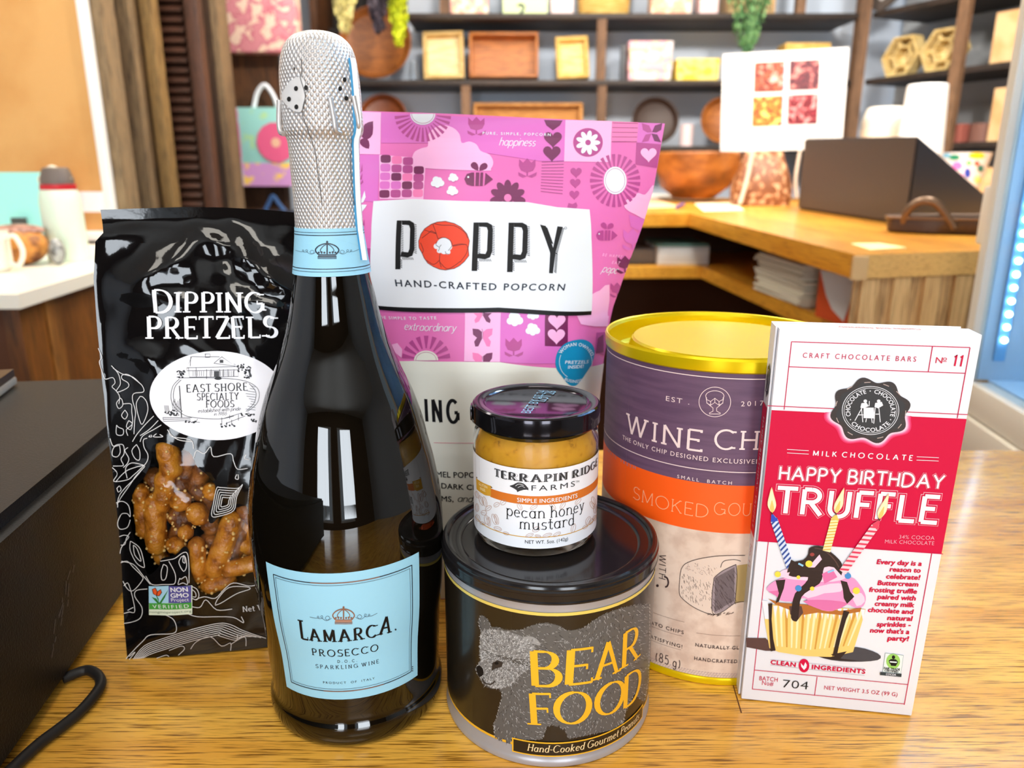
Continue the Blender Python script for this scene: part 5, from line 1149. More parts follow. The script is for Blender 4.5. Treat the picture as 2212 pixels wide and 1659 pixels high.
# cloud at upper left
def cloud(k, pts, m, ly): A.px(k(*pts), m, ly, smooth=4)
A.px(ka((520, 270), (520, 200), (560, 150), (620, 128), (690, 145), (735, 190), (750, 250), (800, 240), (850, 260), (880, 305), (940, 330), (966, 380), (950, 425), (900, 440), (430, 415), (412, 360), (430, 310), (480, 285)), PKL, 2, smooth=3)
def sun(c, r0, r1, n, m, a0=0, a1=360, ex=1.0, disc=True, w0=.28, w1=.55):
    for k in range(n):
        t = math.radians(a0 + (a1 - a0) * (k + .5) / n); h0 = w0 * r0 / n * 3.1 * (abs(a1 - a0) / 360); h1 = w1 * r1 / n * 3.1 * (abs(a1 - a0) / 360)
        d = (math.cos(t) * ex, math.sin(t)); q = (-math.sin(t) * ex, math.cos(t))
        A.px([(c[0] + d[0] * r0 + q[0] * h0, c[1] + d[1] * r0 + q[1] * h0), (c[0] + d[0] * r1 + q[0] * h1, c[1] + d[1] * r1 + q[1] * h1), (c[0] + d[0] * r1 - q[0] * h1, c[1] + d[1] * r1 - q[1] * h1), (c[0] + d[0] * r0 - q[0] * h0, c[1] + d[1] * r0 - q[1] * h0)], m, 3)
c = ka((485, 44))[0]; sun((c[0], c[1] + 2), 30, 61, 15, PKM, 2, 178)
A.px([(c[0] + 27 * math.cos(t), c[1] + 2 + 24 * math.sin(t)) for t in [PI * k / 16 for k in range(17)]], PKW, 4); A.line([(c[0] + 24 * math.cos(t), c[1] + 2 + 20.5 * math.sin(t)) for t in [PI * k / 16 for k in range(17)]], .9, PKM, 5)
c = ka((1796, 506))[0]; sun(c, 29, 57, 25, PKM, 0, 360, .95); A.ell(c, 24.5, 30, PKW, 4, 32); A.ring(c, 21, 26, .8, PKM, 5)
# leaves top left
A.px(ka((140, 102), (146, 110), (143, 190), (110, 225), (75, 215), (62, 180), (90, 120)), PKD, 3, smooth=2); A.px(ka((52, 235), (90, 215), (118, 240), (118, 290), (75, 275), (55, 250)), PKD, 3, smooth=2)
for q in (((60, 455), (72, 390), (74, 440)), ((52, 500), (74, 455), (70, 500)), ((50, 545), (75, 500), (80, 520))): A.px(ka(*q), PKM, 3)
for q in (((60, 660), (88, 575), (96, 620), (80, 655)), ((58, 700), (70, 670), (104, 672), (95, 690), (72, 718)), ((70, 830), (86, 770), (88, 810))): A.px(ka(*q), PKW if q[0][1] < 750 else PKM, 3, smooth=1)
# mosaic of rounded tiles
TC = [PKD, PKH, PKM, PKL, PKO, PKM, PKM, PKD, PKO, PKD, PKH, PKM, PKO, PKO, PKD, PKM, PKD, PKM, PKM, PKH]
A.px(ka((188, 330), (505, 355), (490, 635), (192, 632)), PKL, 2)
for r_ in range(5):
    for k in range(4):
        if r_ == 0 and k == 3: continue
        cx_, cy_ = 232 + k * 76 - r_ * 2, 358 + r_ * 60 + k * (8 - r_ * 2.4)
        A.px(ka(*[(cx_ + 35 * math.copysign(abs(math.cos(t)) ** .5, math.cos(t)), cy_ + 27 * math.copysign(abs(math.sin(t)) ** .5, math.sin(t))) for t in [2 * PI * j / 20 for j in range(20)]]), TC[r_ * 4 + k], 3)
def popc(k, x, y, s):
    for dx, dy, r_ in ((0, 18, 20), (-26, 8, 20), (26, 6, 22), (-10, -18, 24), (12, -16, 20), (0, 0, 24)): A.ell(k((x + dx * s, y + dy * s))[0], r_ * s * .31, r_ * s * .31, PKW, 3 + (dx == 0), 14)
popc(ka, 585, 520, 1.0); popc(ka, 692, 488, .75); popc(ka, 686, 578, .85)
def bee(k, x, y, s, m):
    P = lambda *p: k(*[(x + a * s, y + b * s) for a, b in p])
    A.px(P((-97, 0), (-80, -35), (-45, -46), (-30, -46), (-30, 46), (-45, 46), (-80, 35)), m, 4); A.px(P((-18, -46), (6, -46), (2, 46), (-22, 46)), m, 4) ; A.px(P((14, -46), (32, -46), (28, 46), (8, 46)), m, 4); A.px(P((48, -44), (98, 0), (40, 44)), m, 4)
    A.px(P((-2, -58), (-46, -78), (-52, -104), (-30, -118), (-6, -102)), m, 4, smooth=2); A.px(P((6, -58), (52, -70), (62, -96), (44, -112), (14, -98)), m, 4, smooth=2); A.ell(P((-70, -14))[0], 2.2 * s / 1, 2.2 * s, PKW, 5, 10)
bee(ka, 865, 498, 1.0, PKD); bee(ka, 1738, 880, .75, PKM)
def flower(k, x, y, r0, n, m, a0, a1, dot, rp=13):
    for j in range(n):
        t = math.radians(a0 + (a1 - a0) * j / max(1, n - 1)); c_ = k((x + r0 * math.cos(t), y + r0 * math.sin(t)))[0]; A.ell(c_, rp, rp * .52, m, 4 + j % 2, 18, t)
    c_ = k((x, y))[0]; A.ell(c_, rp * .85, rp * .85, m, 6, 18); A.ell(c_, 8 if rp > 12 else 6, 8 if rp > 12 else 6, dot, 7, 16)
flower(ka, 1064, 625, 76, 7, PKD, -190, 10, PKH, 15)
c = ka((1611, 246))[0]; A.ell(c, 32, 31, PKM, 3, 36); flower(ka, 1611, 248, 52, 9, PKW, 0, 320, PKM, 10)
def tulip(k, x, y, s, m):
    P = lambda *p: k(*[(x + a * s, y + b * s) for a, b in p])
    A.px(P((-55, -45), (-28, -20), (0, -50), (28, -20), (55, -42), (56, 0), (40, 32), (0, 44), (-40, 32), (-56, 0)), m, 3); A.px(P((-5, 40), (5, 40), (5, 70), (-5, 70)), m, 3)
    A.px(P((-4, 72), (-62, 44), (-58, 66), (-30, 80)), m, 3); A.px(P((4, 72), (66, 44), (60, 66), (30, 80)), m, 3)
tulip(ka, 1197, 405, 1.0, PKM); tulip(ka, 850, 120, 1.0, PKM); tulip(ka, 1915, 890, 1.15, PKO); tulip(ka, 1862, 1065, .95, PKD); tulip(ka, 1808, 1240, .8, PKM)
def heart(k, x, y, s, m, ly=3): A.px(k(*[(x + s * 1.0 * 16 * math.sin(t) ** 3 / 16, y - s * (13 * math.cos(t) - 5 * math.cos(2 * t) - 2 * math.cos(3 * t) - math.cos(4 * t)) / 16) for t in [2 * PI * j / 28 for j in range(28)]]), m, ly)
heart(ka, 1372, 222, 62, PKD); heart(ka, 1365, 318, 60, PKD); A.px(ka((1312, 92), (1438, 96), (1420, 130), (1372, 165), (1328, 130)), PKD, 3)
for y, s in ((448, 38), (522, 36), (602, 34)): heart(ka, 1530 - (y - 448) * .08, y, s, PKM)
A.px(ka((1470, 690), (1478, 660), (1505, 668), (1530, 655), (1540, 680), (1530, 692)), PKM, 3)
heart(ka, 2024, 326, 55, PKL, 4)
for k in range(5): A.line(ka((1778 - k, 112 + k * 32), (1952 - k * 2, 116 + k * 31)), 1.0, PKD, 3)
for k in range(11): A.line(ka((1296 - k * .8, 380 + k * 20), (1448 - k, 372 + k * 22.5)), 1.0, PKD, 3)
for sx, m in ((-1, PKM), (1, PKD)):
    A.px(ka((2048, 175), (2048 + sx * 20, 130), (2048 + sx * 70, 114), (2048 + sx * 62, 160), (2048 + sx * 30, 178)), m, 3); A.px(ka((2044, 185), (2044 + sx * 40, 192), (2044 + sx * 66, 245), (2044 + sx * 20, 236)), m, 3)
cloud(ka, ((1860, 690), (1870, 640), (1920, 625), (1950, 590), (2000, 600), (2060, 540), (2020, 755), (1930, 735)), PKL, 2)
A.px(ka((1890, 740), (2012, 765), (1990, 850), (1900, 820)), PKO, 1)
A.px(ka((1520, 1410), (1545, 1360), (1600, 1350), (1640, 1280), (1690, 1255), (1755, 1215), (1745, 1440), (1720, 1480), (1640, 1480)), PKL, 2, smooth=2)
# dark gusset tint
# happy words
A.text(sans('PURE, SIMPLE, POPCORN', .02, 1.45), ka((893, 192))[0], ka((1356, 204))[0], 6.2, PKW, 5)
SCR = dict(thick=.10, thin=.07, serif=0, slant=.34, gap=.07)
A.text(pen('happiness', **SCR), ka((1005, 268))[0], ka((1250, 274))[0], 18, PKW, 5)
A.text(sans('BE HAPPY', .02, 1.5), ka((1706, 1020))[0], ka((1838, 1034))[0], 6, PKL, 5); A.text(sans('EAT', .02, 1.5), ka((1770, 1072))[0], ka((1822, 1078))[0], 6, PKL, 5); A.text(pen('popc', **SCR), ka((1700, 1128))[0], ka((1800, 1140))[0], 16, PKW, 5)
A.text(sans('MADE SIMPLE TO TASTE', .02, 1.4), ka((150, 1442))[0], ka((578, 1453))[0], 6, PKW, 5)
A.text(pen('extraordinary', **SCR), kb((178, 238))[0], kb((545, 250))[0], 17, PKW, 5)
# white brand panel
panel = ka((150, 648), (420, 634), (760, 648), (1200, 655), (1400, 690), (1620, 705), (1632, 900), (1638, 1120), (1632, 1398), (1000, 1378), (180, 1358), (130, 1200), (136, 900))
A.px(panel, PKW, 8)
A.px(ka((180, 1358), (1000, 1372), (1630, 1394), (1628, 1420), (1000, 1404), (190, 1386)), INK, 9)
def popP(x0, y0, x1, y1):
    w = x1 - x0
    P = lambda *p: ka(*[(x0 + a * w, y0 + b * (y1 - y0)) for a, b in p])
    A.px(P((0, 0), (.28, .0), (.20, 1), (-.09, 1)), INK, 10)
    ring_o = [(.28, 0), (.72, .0), (.95, .05), (1.0, .15), (.97, .60), (.86, .72), (.6, .76), (.2, .74)]; ring_i = [(.24, .64), (.62, .65), (.70, .58), (.74, .17), (.68, .10), (.5, .09), (.28, .09)]
    A.px(P(*(ring_o[:] + ring_i)), INK, 10)
    n_ = 26
    for k in range(n_):      # engraved hatching on the right of each stroke
        b = .03 + .94 * k / n_
        if b > .76: A.px(P((.21 - b * .02, b), (.30, b + .03), (.28, b + .044), (.20, b + .014)), INK, 10)
        elif .1 < b < .62: A.px(P((.24, b), (.36, b + .02), (.36, b + .034), (.24, b + .014)), INK, 10)
        if .05 < b < .68: A.px(P((.96, b), (1.1, b + .02), (1.1, b + .034), (.96, b + .014)), INK, 10)
    for k in range(8): a = .3 + .08 * k; A.px(P((a, .75), (a + .07, .80), (a + .05, .81), (a - .02, .76)), INK, 10)
popP(310, 780, 432, 1112); popP(830, 793, 962, 1125); popP(1070, 795, 1202, 1132)
A.px(ka((1284, 808), (1324, 818), (1372, 965), (1402, 820), (1438, 824), (1388, 1000), (1370, 1140), (1344, 1138), (1352, 1000)), INK, 10)
for k in range(20):
    t = k / 20; A.px(ka((1436 - 48 * t, 830 + 175 * t), (1448 - 48 * t, 836 + 175 * t), (1447 - 48 * t, 841 + 175 * t), (1435 - 48 * t, 835 + 175 * t)), INK, 10)
    if k < 14: A.px(ka((1388 - 14 * t, 1000 + 190 * t), (1404 - 14 * t, 1010 + 190 * t), (1403 - 14 * t, 1015 + 190 * t), (1387 - 14 * t, 1005 + 190 * t)), INK, 10)
    if k < 16: A.px(ka((1324 + 42 * t * 1.2, 824 + 140 * t), (1336 + 42 * t * 1.2, 832 + 140 * t), (1335 + 42 * t * 1.2, 837 + 140 * t), (1323 + 42 * t * 1.2, 829 + 140 * t)), INK, 10)
A.ring(ka((1457, 832))[0], 2.4, 2.4, .8, INK, 10, 12)
RED = mat('poppy_red', (232, 62, 22), .5)
pet = ka((585, 790), (640, 785), (700, 800), (745, 825), (785, 870), (803, 920), (795, 970), (800, 1020), (770, 1060), (735, 1090), (700, 1108), (640, 1118), (600, 1112), (560, 1095), (520, 1070), (495, 1035), (480, 1000), (460, 965), (458, 920), (475, 870), (500, 835), (545, 805))
A.px(pet, RED, 10); A.line(pet, 1.3, mat('poppy_line', (90, 12, 6), .5), 11, closed=True)
PL = mat('poppy_line', (90, 12, 6), .5)
for q in (((555, 805), (575, 860), (590, 905)), ((545, 850), (580, 870), (500, 845)), ((560, 800), (620, 812), (700, 815), (770, 860), (790, 900)), ((690, 950), (740, 940), (785, 945)), ((605, 1000), (600, 1050), (612, 1100)), ((690, 955), (780, 945), (785, 1000), (740, 1065)), ((600, 1050), (560, 1080), (510, 1050)), ((600, 1060), (650, 1110), (700, 1090), (740, 1060)), ((470, 930), (490, 980), (480, 1005)), ((545, 850), (480, 900))): A.line(ka(*q), 1.2, PL, 11, smooth=3)
for x, y, r_ in ((630, 945, 50), (580, 955, 20), (632, 985, 26), (657, 995, 18), (600, 985, 18), (660, 960, 26)): A.ell(ka((x, y))[0], r_ * .3165, r_ * .3, PKW, 12, 22)
for q in (((585, 920), (575, 945), (600, 965), (590, 990)), ((640, 990), (645, 1005), (665, 1010)), ((600, 960), (612, 945)), ((590, 905), (630, 895), (672, 915), (685, 950), (660, 985))): A.line(ka(*q), 1.0, INK, 13, smooth=3)
A.text(sans('HAND-CRAFTED POPCORN', .022, 1.28), ka((305, 1226))[0], ka((1446, 1256))[0], 14.5, mat('ink_blue_black', (24, 34, 50), .5), 10)
# strip under the panel
zz = [SQF.inv(*p) for p in kb((0, 455), (250, 462), (860, 472), (1600, 482))]
A.poly([(-QA, .001), (QA, .001), (QA, zz[3][1] - .0)] + [(z[0], z[1]) for z in reversed(zz)] + [(-QA, zz[0][1])], mat('pouch_cream', (230, 230, 220), .42), 2)
A.px(kb((612, 108), (868, 118), (862, 470), (606, 465)), PKL, 3); A.px(kb((868, 118), (1190, 125), (1350, 130), (1345, 475), (862, 470)), PKO, 3); A.px(kb((1186, 128), (1350, 132), (1345, 358), (1182, 356)), PKD, 4); A.px(kb((1410, 132), (1640, 140), (1630, 215), (1540, 215), (1440, 200)), PKL, 3)
A.px(kb((1550, 260), (1640, 250), (1620, 420), (1540, 400)), PKM, 3); A.px(kb((1560, 300), (1600, 270), (1600, 400), (1545, 410)), PKD, 4)
heart(kb, 1268, 178, 62, PKL, 5); heart(kb, 1264, 282, 62, PKL, 5)
n0 = len(A.items); popc(kb, 968, 168, 1.25); popc(kb, 1098, 135, .9); popc(kb, 1096, 240, 1.1)
A.items[n0:] = [(a, b, 5) for a, b, _ in A.items[n0:]]
def tulk(x, y, s, m): tulip(kb, x, y, s, m)
for it in range(1): 
    n0 = len(A.items); tulk(960, 350, 1.05, PKM)
    A.items[n0:] = [(a, b, 5) for a, b, _ in A.items[n0:]]
for (y, fl) in ((285, 1), (120, -1), (440, -1)):
    n0 = len(A.items)
    for sx in (-1, 1):
        m = PKD if sx * fl < 0 else PKH
        P = lambda *p: kb(*[(738 + sx * a, y + b) for a, b in p])
        if y == 285: A.px(P((4, -30), (30, -50), (72, -54), (68, -10), (40, 12), (60, 40), (52, 76), (30, 74), (4, 20)), m, 5)
        elif y == 120: A.px(P((4, -5), (30, 0), (66, 0), (40, 22), (58, 50), (52, 72), (26, 60), (4, 20)), m, 5)
        else: A.px(P((4, -10), (30, -30), (72, -36), (68, 6), (50, 30), (4, 28)), m, 5)
    A.line(kb((734, y - 52), (742, y - 20), (738, y + 20)) if y == 285 else kb((736, y - 10), (738, y + 20)), .8, PKD, 6)
c = kb((335, 455))[0]; sun(c, 25, 52, 9, PKM, 180, 360, 1.0); A.px([(c[0] + 26 * math.cos(t), c[1] + 1 - 21 * math.sin(t)) for t in [PI * k / 16 for k in range(17)]], mat('pouch_cream', (230, 230, 220), .42), 5); A.line([(c[0] + 22 * math.cos(t), c[1] + 1 - 17.5 * math.sin(t)) for t in [PI * k / 16 for k in range(17)]], .9, PKM, 6)
A.px(kb((90, 345), (130, 335), (165, 380), (160, 440), (110, 400)), PKL, 3, smooth=1)
# flavour text
A.text(pen('WEDDING CAKE', .13, .11, 0, gap=.17, xs=.62), kb((-250, 888))[0], kb((980, 908))[0], 49, INK, 4) if 0 else None
A.text(pen('ING', .17, .15, 0, gap=.2, xs=.55), kb((330, 895))[0], kb((575, 902))[0], 48, INK, 4); A.text(pen('C', .17, .15, 0, gap=.2, xs=.55), kb((648, 904))[0], kb((730, 907))[0], 48, INK, 4)
A.line(kb((390, 1047), (690, 1052)), 1.2, mat('ink_rose', (222, 130, 150), .5), 4)
A.text(sans('CARAMEL POPCORN', .025, 1.05), kb((260, 1274))[0], kb((806, 1292))[0], 12, INK, 4); A.text(sans('DARK CHOC', .025, 1.05), kb((445, 1374))[0], kb((800, 1384))[0], 12, INK, 4); A.text(sans('MS,', .025, 1.05), kb((445, 1466))[0], kb((530, 1470))[0], 12, INK, 4); A.text(pen('and', .11, .09, 0, slant=.3, gap=.06), kb((556, 1468))[0], kb((664, 1472))[0], 15, INK, 4)
# blue sticker
BL = mat('sticker_blue', (16, 138, 182), .35, coat=.3)
A.px(kb((1400, 312), (1460, 310), (1510, 335), (1535, 390), (1520, 470), (1480, 540), (1430, 610), (1395, 640), (1350, 630), (1300, 570), (1265, 520), (1256, 460), (1275, 390), (1330, 335)), BL, 7, smooth=3)
c = kb((1400, 470))[0]
A.arctext(sans('WOMAN OWNED', .02, 1.1), c, 35, 150, 22, 7.5, PKW, 9); A.arctext(sans('BUSINESS', .02, 1.1), (c[0] - 2, c[1] + 2), 43, 238, 292, 6.5, PKW, 9, inward=True)
A.text(sans('PRETZELS', .015, 1.05), kb((1324, 482))[0], kb((1488, 478))[0], 7, PKW, 9); A.text(sans('INSIDE!', .015, 1.05), kb((1344, 518))[0], kb((1454, 510))[0], 7, PKW, 9)
A.ring(c, 35, 37, 1, PKW, 8, 14, 0, -28, 45); A.ring(c, 35, 37, 1, PKW, 8, 14, 0, 120, 205)
A.build('print', pouch, 'pink garden motifs round a white lettered panel')

# ------------------------------------------------------------------ chocolate box
CO = Vector((.1171, .3289, 0)); cyaw, CWD, CHT, CTH, clean = -.155, .0817, .1937, .0135, -.0287
CU = Vector((math.cos(cyaw), math.sin(cyaw), 0)); CNB = Vector((-math.sin(cyaw), math.cos(cyaw), 0)); CV = CNB * math.sin(clean) + Vector((0, 0, math.cos(clean))); CN = CU.cross(CV)
choc = thing('chocolate_box', 'white and crimson birthday truffle chocolate bar box with a cupcake picture', 'box', CO + CU * .04)
CARD = mat('carton_white', (229, 231, 239), .42)
MB_ = Matrix(((CU.x, CNB.x, CV.x, CO.x), (CU.y, CNB.y, CV.y, CO.y), (CU.z, CNB.z, CV.z, CO.z + .0005), (0, 0, 0, 1)))
bm = B(); box(bm, (0, 0, 0), (CWD, CTH, CHT), .0006, MB_); bmesh.ops.recalc_face_normals(bm, faces=bm.faces); obj('carton', bm, CARD, choc)
bm = B(); box(bm, (-.0011, .0028, .0008), (-.0003, CTH + .0006, CHT + .0004), 0, MB_); box(bm, (-.0011, CTH + .0002, .0008), (CWD * .96, CTH + .0008, CHT + .0006), 0, MB_); bmesh.ops.recalc_face_normals(bm, faces=bm.faces); obj('sleeve_flap', bm, CARD, choc)
SC = Surf(lambda u, v: CO + CU * u + CV * v + Vector((0, 0, .0005)), .04, .1)
k1 = crop(.31345, 1620, 660); k2 = crop(.3497, 1570, 1000)
CRIM = mat('ink_crimson', (206, 0, 62), .5, spec=.3); CRL = mat('ink_crimson_line', (196, 14, 72), .5, spec=.3)
A = Art(SC, base=.00012)
vr1 = SC.inv(*k1((700, 745))[0])[1]; vr0 = SC.inv(*k2((700, 518))[0])[1]
A.face([(0.0002, vr0), (CWD - .0002, vr0), (CWD - .0002, vr1), (.0002, vr1)], CRIM, 1)
# ruled frame
def rl(k, a, b, w=.00036, ly=2):
    p, q = SC.inv(*k(a)[0]), SC.inv(*k(b)[0]); 
    if abs(p[0] - q[0]) > abs(p[1] - q[1]): q = (q[0], (p[1] + q[1]) / 2); p = (p[0], q[1])
    else: q = ((p[0] + q[0]) / 2, q[1]); p = (q[0], p[1])
    A.uline([p, q], w, CRL, ly)
rl(k1, (287, 247), (1515, 290)); rl(k1, (270, 421), (1482, 466)); rl(k1, (287, 247), (234, 716)); rl(k1, (1515, 290), (1428, 775)); rl(k1, (1256, 280), (1229, 456)); rl(k1, (120, 688), (1500, 752))
rl(k2, (260, 475), (155, 1392)); rl(k2, (1268, 545), (1095, 1492)); rl(k2, (180, 480), (1335, 560)); rl(k2, (170, 1275), (1115, 1370)); rl(k2, (155, 1390), (1095, 1492)); rl(k2, (557, 1320), (542, 1436))
A.text(sans('CRAFT CHOCOLATE BARS', 0, 1.45), k1((362, 358))[0], k1((1142, 386))[0], 11.5, CRL); A.text(sans('N', .0), k1((1276, 395))[0], k1((1322, 397))[0], 13.5, CRIM); A.text(sans('o', .0), k1((1328, 378))[0], k1((1354, 379))[0], 10.5, CRIM); A.line(k1((1328, 384), (1354, 385)), 1.2, CRIM, 3); A.text(pen('11', .17, .15, 0, gap=.26), k1((1392, 415))[0], k1((1456, 419))[0], 24, CRIM)
# wax-seal badge
sc_ = k1((828, 720))[0]
def seal_pts(k): return [(sc_[0] + (82 * k + 6 * math.cos(8 * t)) * math.cos(t - .2), sc_[1] + (66 * k + 6 * math.cos(8 * t)) * math.sin(t - .2)) for t in [2 * PI * j / 96 for j in range(96)]]
for k_, cc_ in ((1.17, (226, 40, 100)), (1.13, (236, 90, 140)), (1.09, (244, 150, 186)), (1.055, (250, 204, 224))):
    pts_ = [p for p in seal_pts(k_)]; m = mat('seal_halo_%d' % int(k_ * 1000), cc_, .45); lim = k1((700, 748))[0][1]
    q = [(p[0], max(p[1], lim + (p[0] - sc_[0]) * .045)) for p in pts_]
    A.px(q, m, int(2 + (1.18 - k_) * 30))
A.px(seal_pts(1.0), mat('seal_brown', (44, 36, 36), .4), 7)
A.px([(sc_[0] + (p[0] - sc_[0]) * .86, sc_[1] + (p[1] - sc_[1]) * .86) for p in seal_pts(1.0)], mat('seal_dark', (38, 40, 44), .4), 8)
SHN = mat('seal_shine', (190, 170, 164), .4)
for a in (-2.3, -1.75, -1.2, -.75, .0, .5, 1.2, 2.1, 2.7, 3.3): A.line([(sc_[0] + 76 * math.cos(t), sc_[1] + 61 * math.sin(t)) for t in (a, a + .09, a + .18)], 1.6, SHN, 9)
A.ring(sc_, 61, 52, 1.3, CARD, 9, 48); A.ring(sc_, 57, 48.5, 1, CARD, 9, 48); A.ring(sc_, 38, 32, .0001, CARD, 9, 8)
for T_, a0, a1, inv_ in (('CHOCOLATE', 197, 102, False), ('CHOCOLATE', 80, -18, False), ('CHOCOLATE', 218, 322, True)):
    A.arctext(sans(T_, .025, 1.05), sc_, 44 if not inv_ else 54, a0, a1, 10.5, CARD, 9, inward=inv_, ry=37.5 if not inv_ else 46)
for a in (91, 208, -28): A.ell((sc_[0] + 49 * math.cos(math.radians(a)), sc_[1] - 42 * math.sin(math.radians(a))), 1.4, 1.4, CARD, 9, 8)
for q in (((780, 700), (850, 700), (858, 775), (780, 772)),): A.px(k1(*q), CARD, 9)
A.ell(k1((792, 655))[0], 4, 3.5, CARD, 9, 12); A.ell(k1((884, 655))[0], 4, 3.5, CARD, 9, 12); A.px(k1((765, 670), (800, 665), (815, 690), (780, 705), (758, 700)), CARD, 9); A.px(k1((860, 668), (905, 660), (915, 685), (880, 705), (855, 695)), CARD, 9)
for q in (((770, 700), (720, 790)), ((765, 700), (775, 800)), ((885, 700), (895, 800)), ((860, 700), (850, 810)), ((820, 655), (818, 690)), ((740, 750), (778, 750)), ((862, 745), (890, 745)), ((800, 775), (795, 800)), ((835, 775), (840, 805))): A.line(k1(*q), 1.8, CARD, 9)
A.text(pen('MILK CHOCOLATE', .19, .16, 0, gap=.55), k1((432, 1032))[0], k1((1118, 1066))[0], 10.5, CARD)
for p, q in (((255, 990), (404, 998)), ((255, 1014), (404, 1022)), ((1148, 1040), (1300, 1047)), ((1146, 1063), (1298, 1070))): A.line(k1(p, q), 1.2, CARD, 3)
for s, p0, p1, cap in (('HAPPY BIRTHDAY', k1((195, 1195))[0], k1((1330, 1260))[0], 28), ('TRUFFLE', k1((172, 1424))[0], k1((1285, 1494))[0], 54)):
    tk = .165 if s[0] == 'T' else .155
    for gr, m, ly in ((.13, mat('ink_outline_pink', (250, 190, 204), .45), 3), (.095, CRIM, 5), (0, CARD, 7)): A.text(pen(s, tk, tk, 0, gap=.15 if s[0] == 'T' else .14, grow=gr), p0, p1, cap, m, ly)
A.text(sans('34% COCOA', -.01, 1.05), k2((1062, 466))[0], k2((1280, 473))[0], 8.5, mat('ink_pale_rose', (246, 180, 198), .45)); A.text(sans('MILK CHOCOLATE', -.01, 1.05), k2((975, 494))[0], k2((1278, 506))[0], 8.5, mat('ink_pale_rose', (246, 180, 198), .45))
for i, (s, x0, x1, y0, y1) in enumerate((('Every day is a', 925, 1200, 622, 634), ('reason to', 1005, 1193, 668, 676), ('celebrate!', 982, 1188, 712, 720), ('Buttercream', 930, 1178, 752, 762), ('frosting truffle', 876, 1170, 794, 806), ('paired with', 930, 1162, 838, 848), ('creamy milk', 912, 1154, 880, 890), ('chocolate and', 870, 1146, 918, 932), ('natural', 990, 1140, 968, 974), ('sprinkles -', 925, 1132, 1008, 1012), ("now that's a", 884, 1124, 1045, 1055), ('party!', 992, 1118, 1094, 1098))):
    A.text(sans(s, .045, 1.0), k2((x0, y0))[0], k2((x1, y1))[0], 10.5, CRIM, shear=.12)
# cupcake picture
CK = dict(choc=mat('print_chocolate', (38, 24, 26), .4), choc2=mat('print_chocolate_light', (84, 58, 56), .4), pink=mat('print_frosting', (240, 150, 200), .45), pink2=mat('print_frosting_deep', (218, 112, 168), .45), pink3=mat('print_frosting_pale', (250, 206, 228), .45), cup=mat('print_cup', (240, 200, 112), .5), cup2=mat('print_cup_pale', (250, 228, 176), .5), cup3=mat('print_cup_deep', (206, 150, 60), .5), cake=mat('print_cake', (176, 104, 40), .5), yel=mat('print_yellow', (246, 216, 70), .5), blu=mat('print_blue', (64, 140, 206), .5))
A.px(k2((118, 1078), (240, 1080), (280, 1120), (300, 1158), (240, 1158), (120, 1135)), CK['choc2'], 4); A.px(k2((560, 1180), (700, 1150), (800, 1135), (900, 1160), (950, 1190), (930, 1215), (830, 1225), (700, 1222), (600, 1205)), mat('print_slate', (66, 66, 74), .4), 4, smooth=2); A.px(k2((555, 1190), (640, 1180), (740, 1160), (700, 1205), (830, 1222), (640, 1212)), CK['choc'], 5)
A.px(k2((225, 870), (856, 900), (840, 960), (778, 1165), (640, 1195), (480, 1190), (320, 1165), (262, 1140), (235, 980)), CK['cup'], 5)
for k in range(17):
    x = 250 + k * 36; xb = 278 + k * 29; A.px(k2((x, 880 + k * 1.5), (x + 18, 880 + k * 1.5), (xb + 9, 1150 - abs(k - 8) * 3), (xb, 1150 - abs(k - 8) * 3)), CK['cup2'] if k % 3 else CK['cup3'], 6)
    A.px(k2((x, 876 + k * 1.5), (x + 26, 878 + k * 1.5), (x + 13, 955 + k)), CARD, 7)
A.px(k2((215, 845), (250, 850), (262, 960), (235, 960)), CARD, 7)
A.px(k2((255, 835), (330, 860), (480, 870), (700, 910), (830, 890), (820, 915), (700, 935), (560, 920), (470, 935), (300, 870)), CK['cake'], 8)
A.px(k2((245, 780), (265, 745), (320, 715), (400, 700), (480, 690), (600, 690), (760, 700), (820, 750), (856, 820), (840, 880), (790, 890), (740, 870), (650, 910), (560, 895), (480, 830), (420, 850), (330, 845), (290, 800)), CK['pink'], 9, smooth=3)
A.px(k2((320, 690), (340, 660), (400, 645), (560, 620), (680, 640), (740, 690), (700, 720), (600, 730), (470, 720), (380, 712)), CK['pink3'], 10, smooth=2)
A.px(k2((430, 780), (520, 770), (640, 740), (720, 745), (700, 790), (600, 800), (500, 830)), CK['pink3'], 10, smooth=2); A.px(k2((470, 850), (560, 840), (700, 850), (740, 870), (650, 908), (560, 895)), CK['pink2'], 10, smooth=2); A.px(k2((770, 800), (830, 800), (850, 850), (800, 880)), CK['pink3'], 10, smooth=2); A.px(k2((255, 790), (330, 780), (330, 830), (290, 810)), CK['pink2'], 10, smooth=1)
A.px(k2((505, 525), (540, 508), (590, 512), (640, 545), (690, 590), (712, 630), (705, 690), (660, 640), (600, 640), (590, 690), (570, 740), (480, 800), (450, 850), (440, 960), (415, 972), (395, 950), (400, 880), (420, 800), (480, 740), (500, 700), (440, 700), (380, 690), (400, 650), (400, 610), (470, 595), (500, 560)), CK['choc'], 11, smooth=2)
A.px(k2((700, 720), (740, 730), (760, 790), (785, 820), (740, 865), (720, 830), (715, 780)), CK['choc'], 11, smooth=1); A.px(k2((300, 720), (360, 715), (350, 770), (320, 850), (300, 860), (320, 800)), CK['choc'], 11, smooth=1); A.px(k2((585, 680), (650, 650), (680, 700), (640, 720), (600, 740)), CK['pink2'], 12, smooth=1); A.px(k2((570, 560), (585, 590), (540, 640), (500, 640)), CK['pink3'], 12)
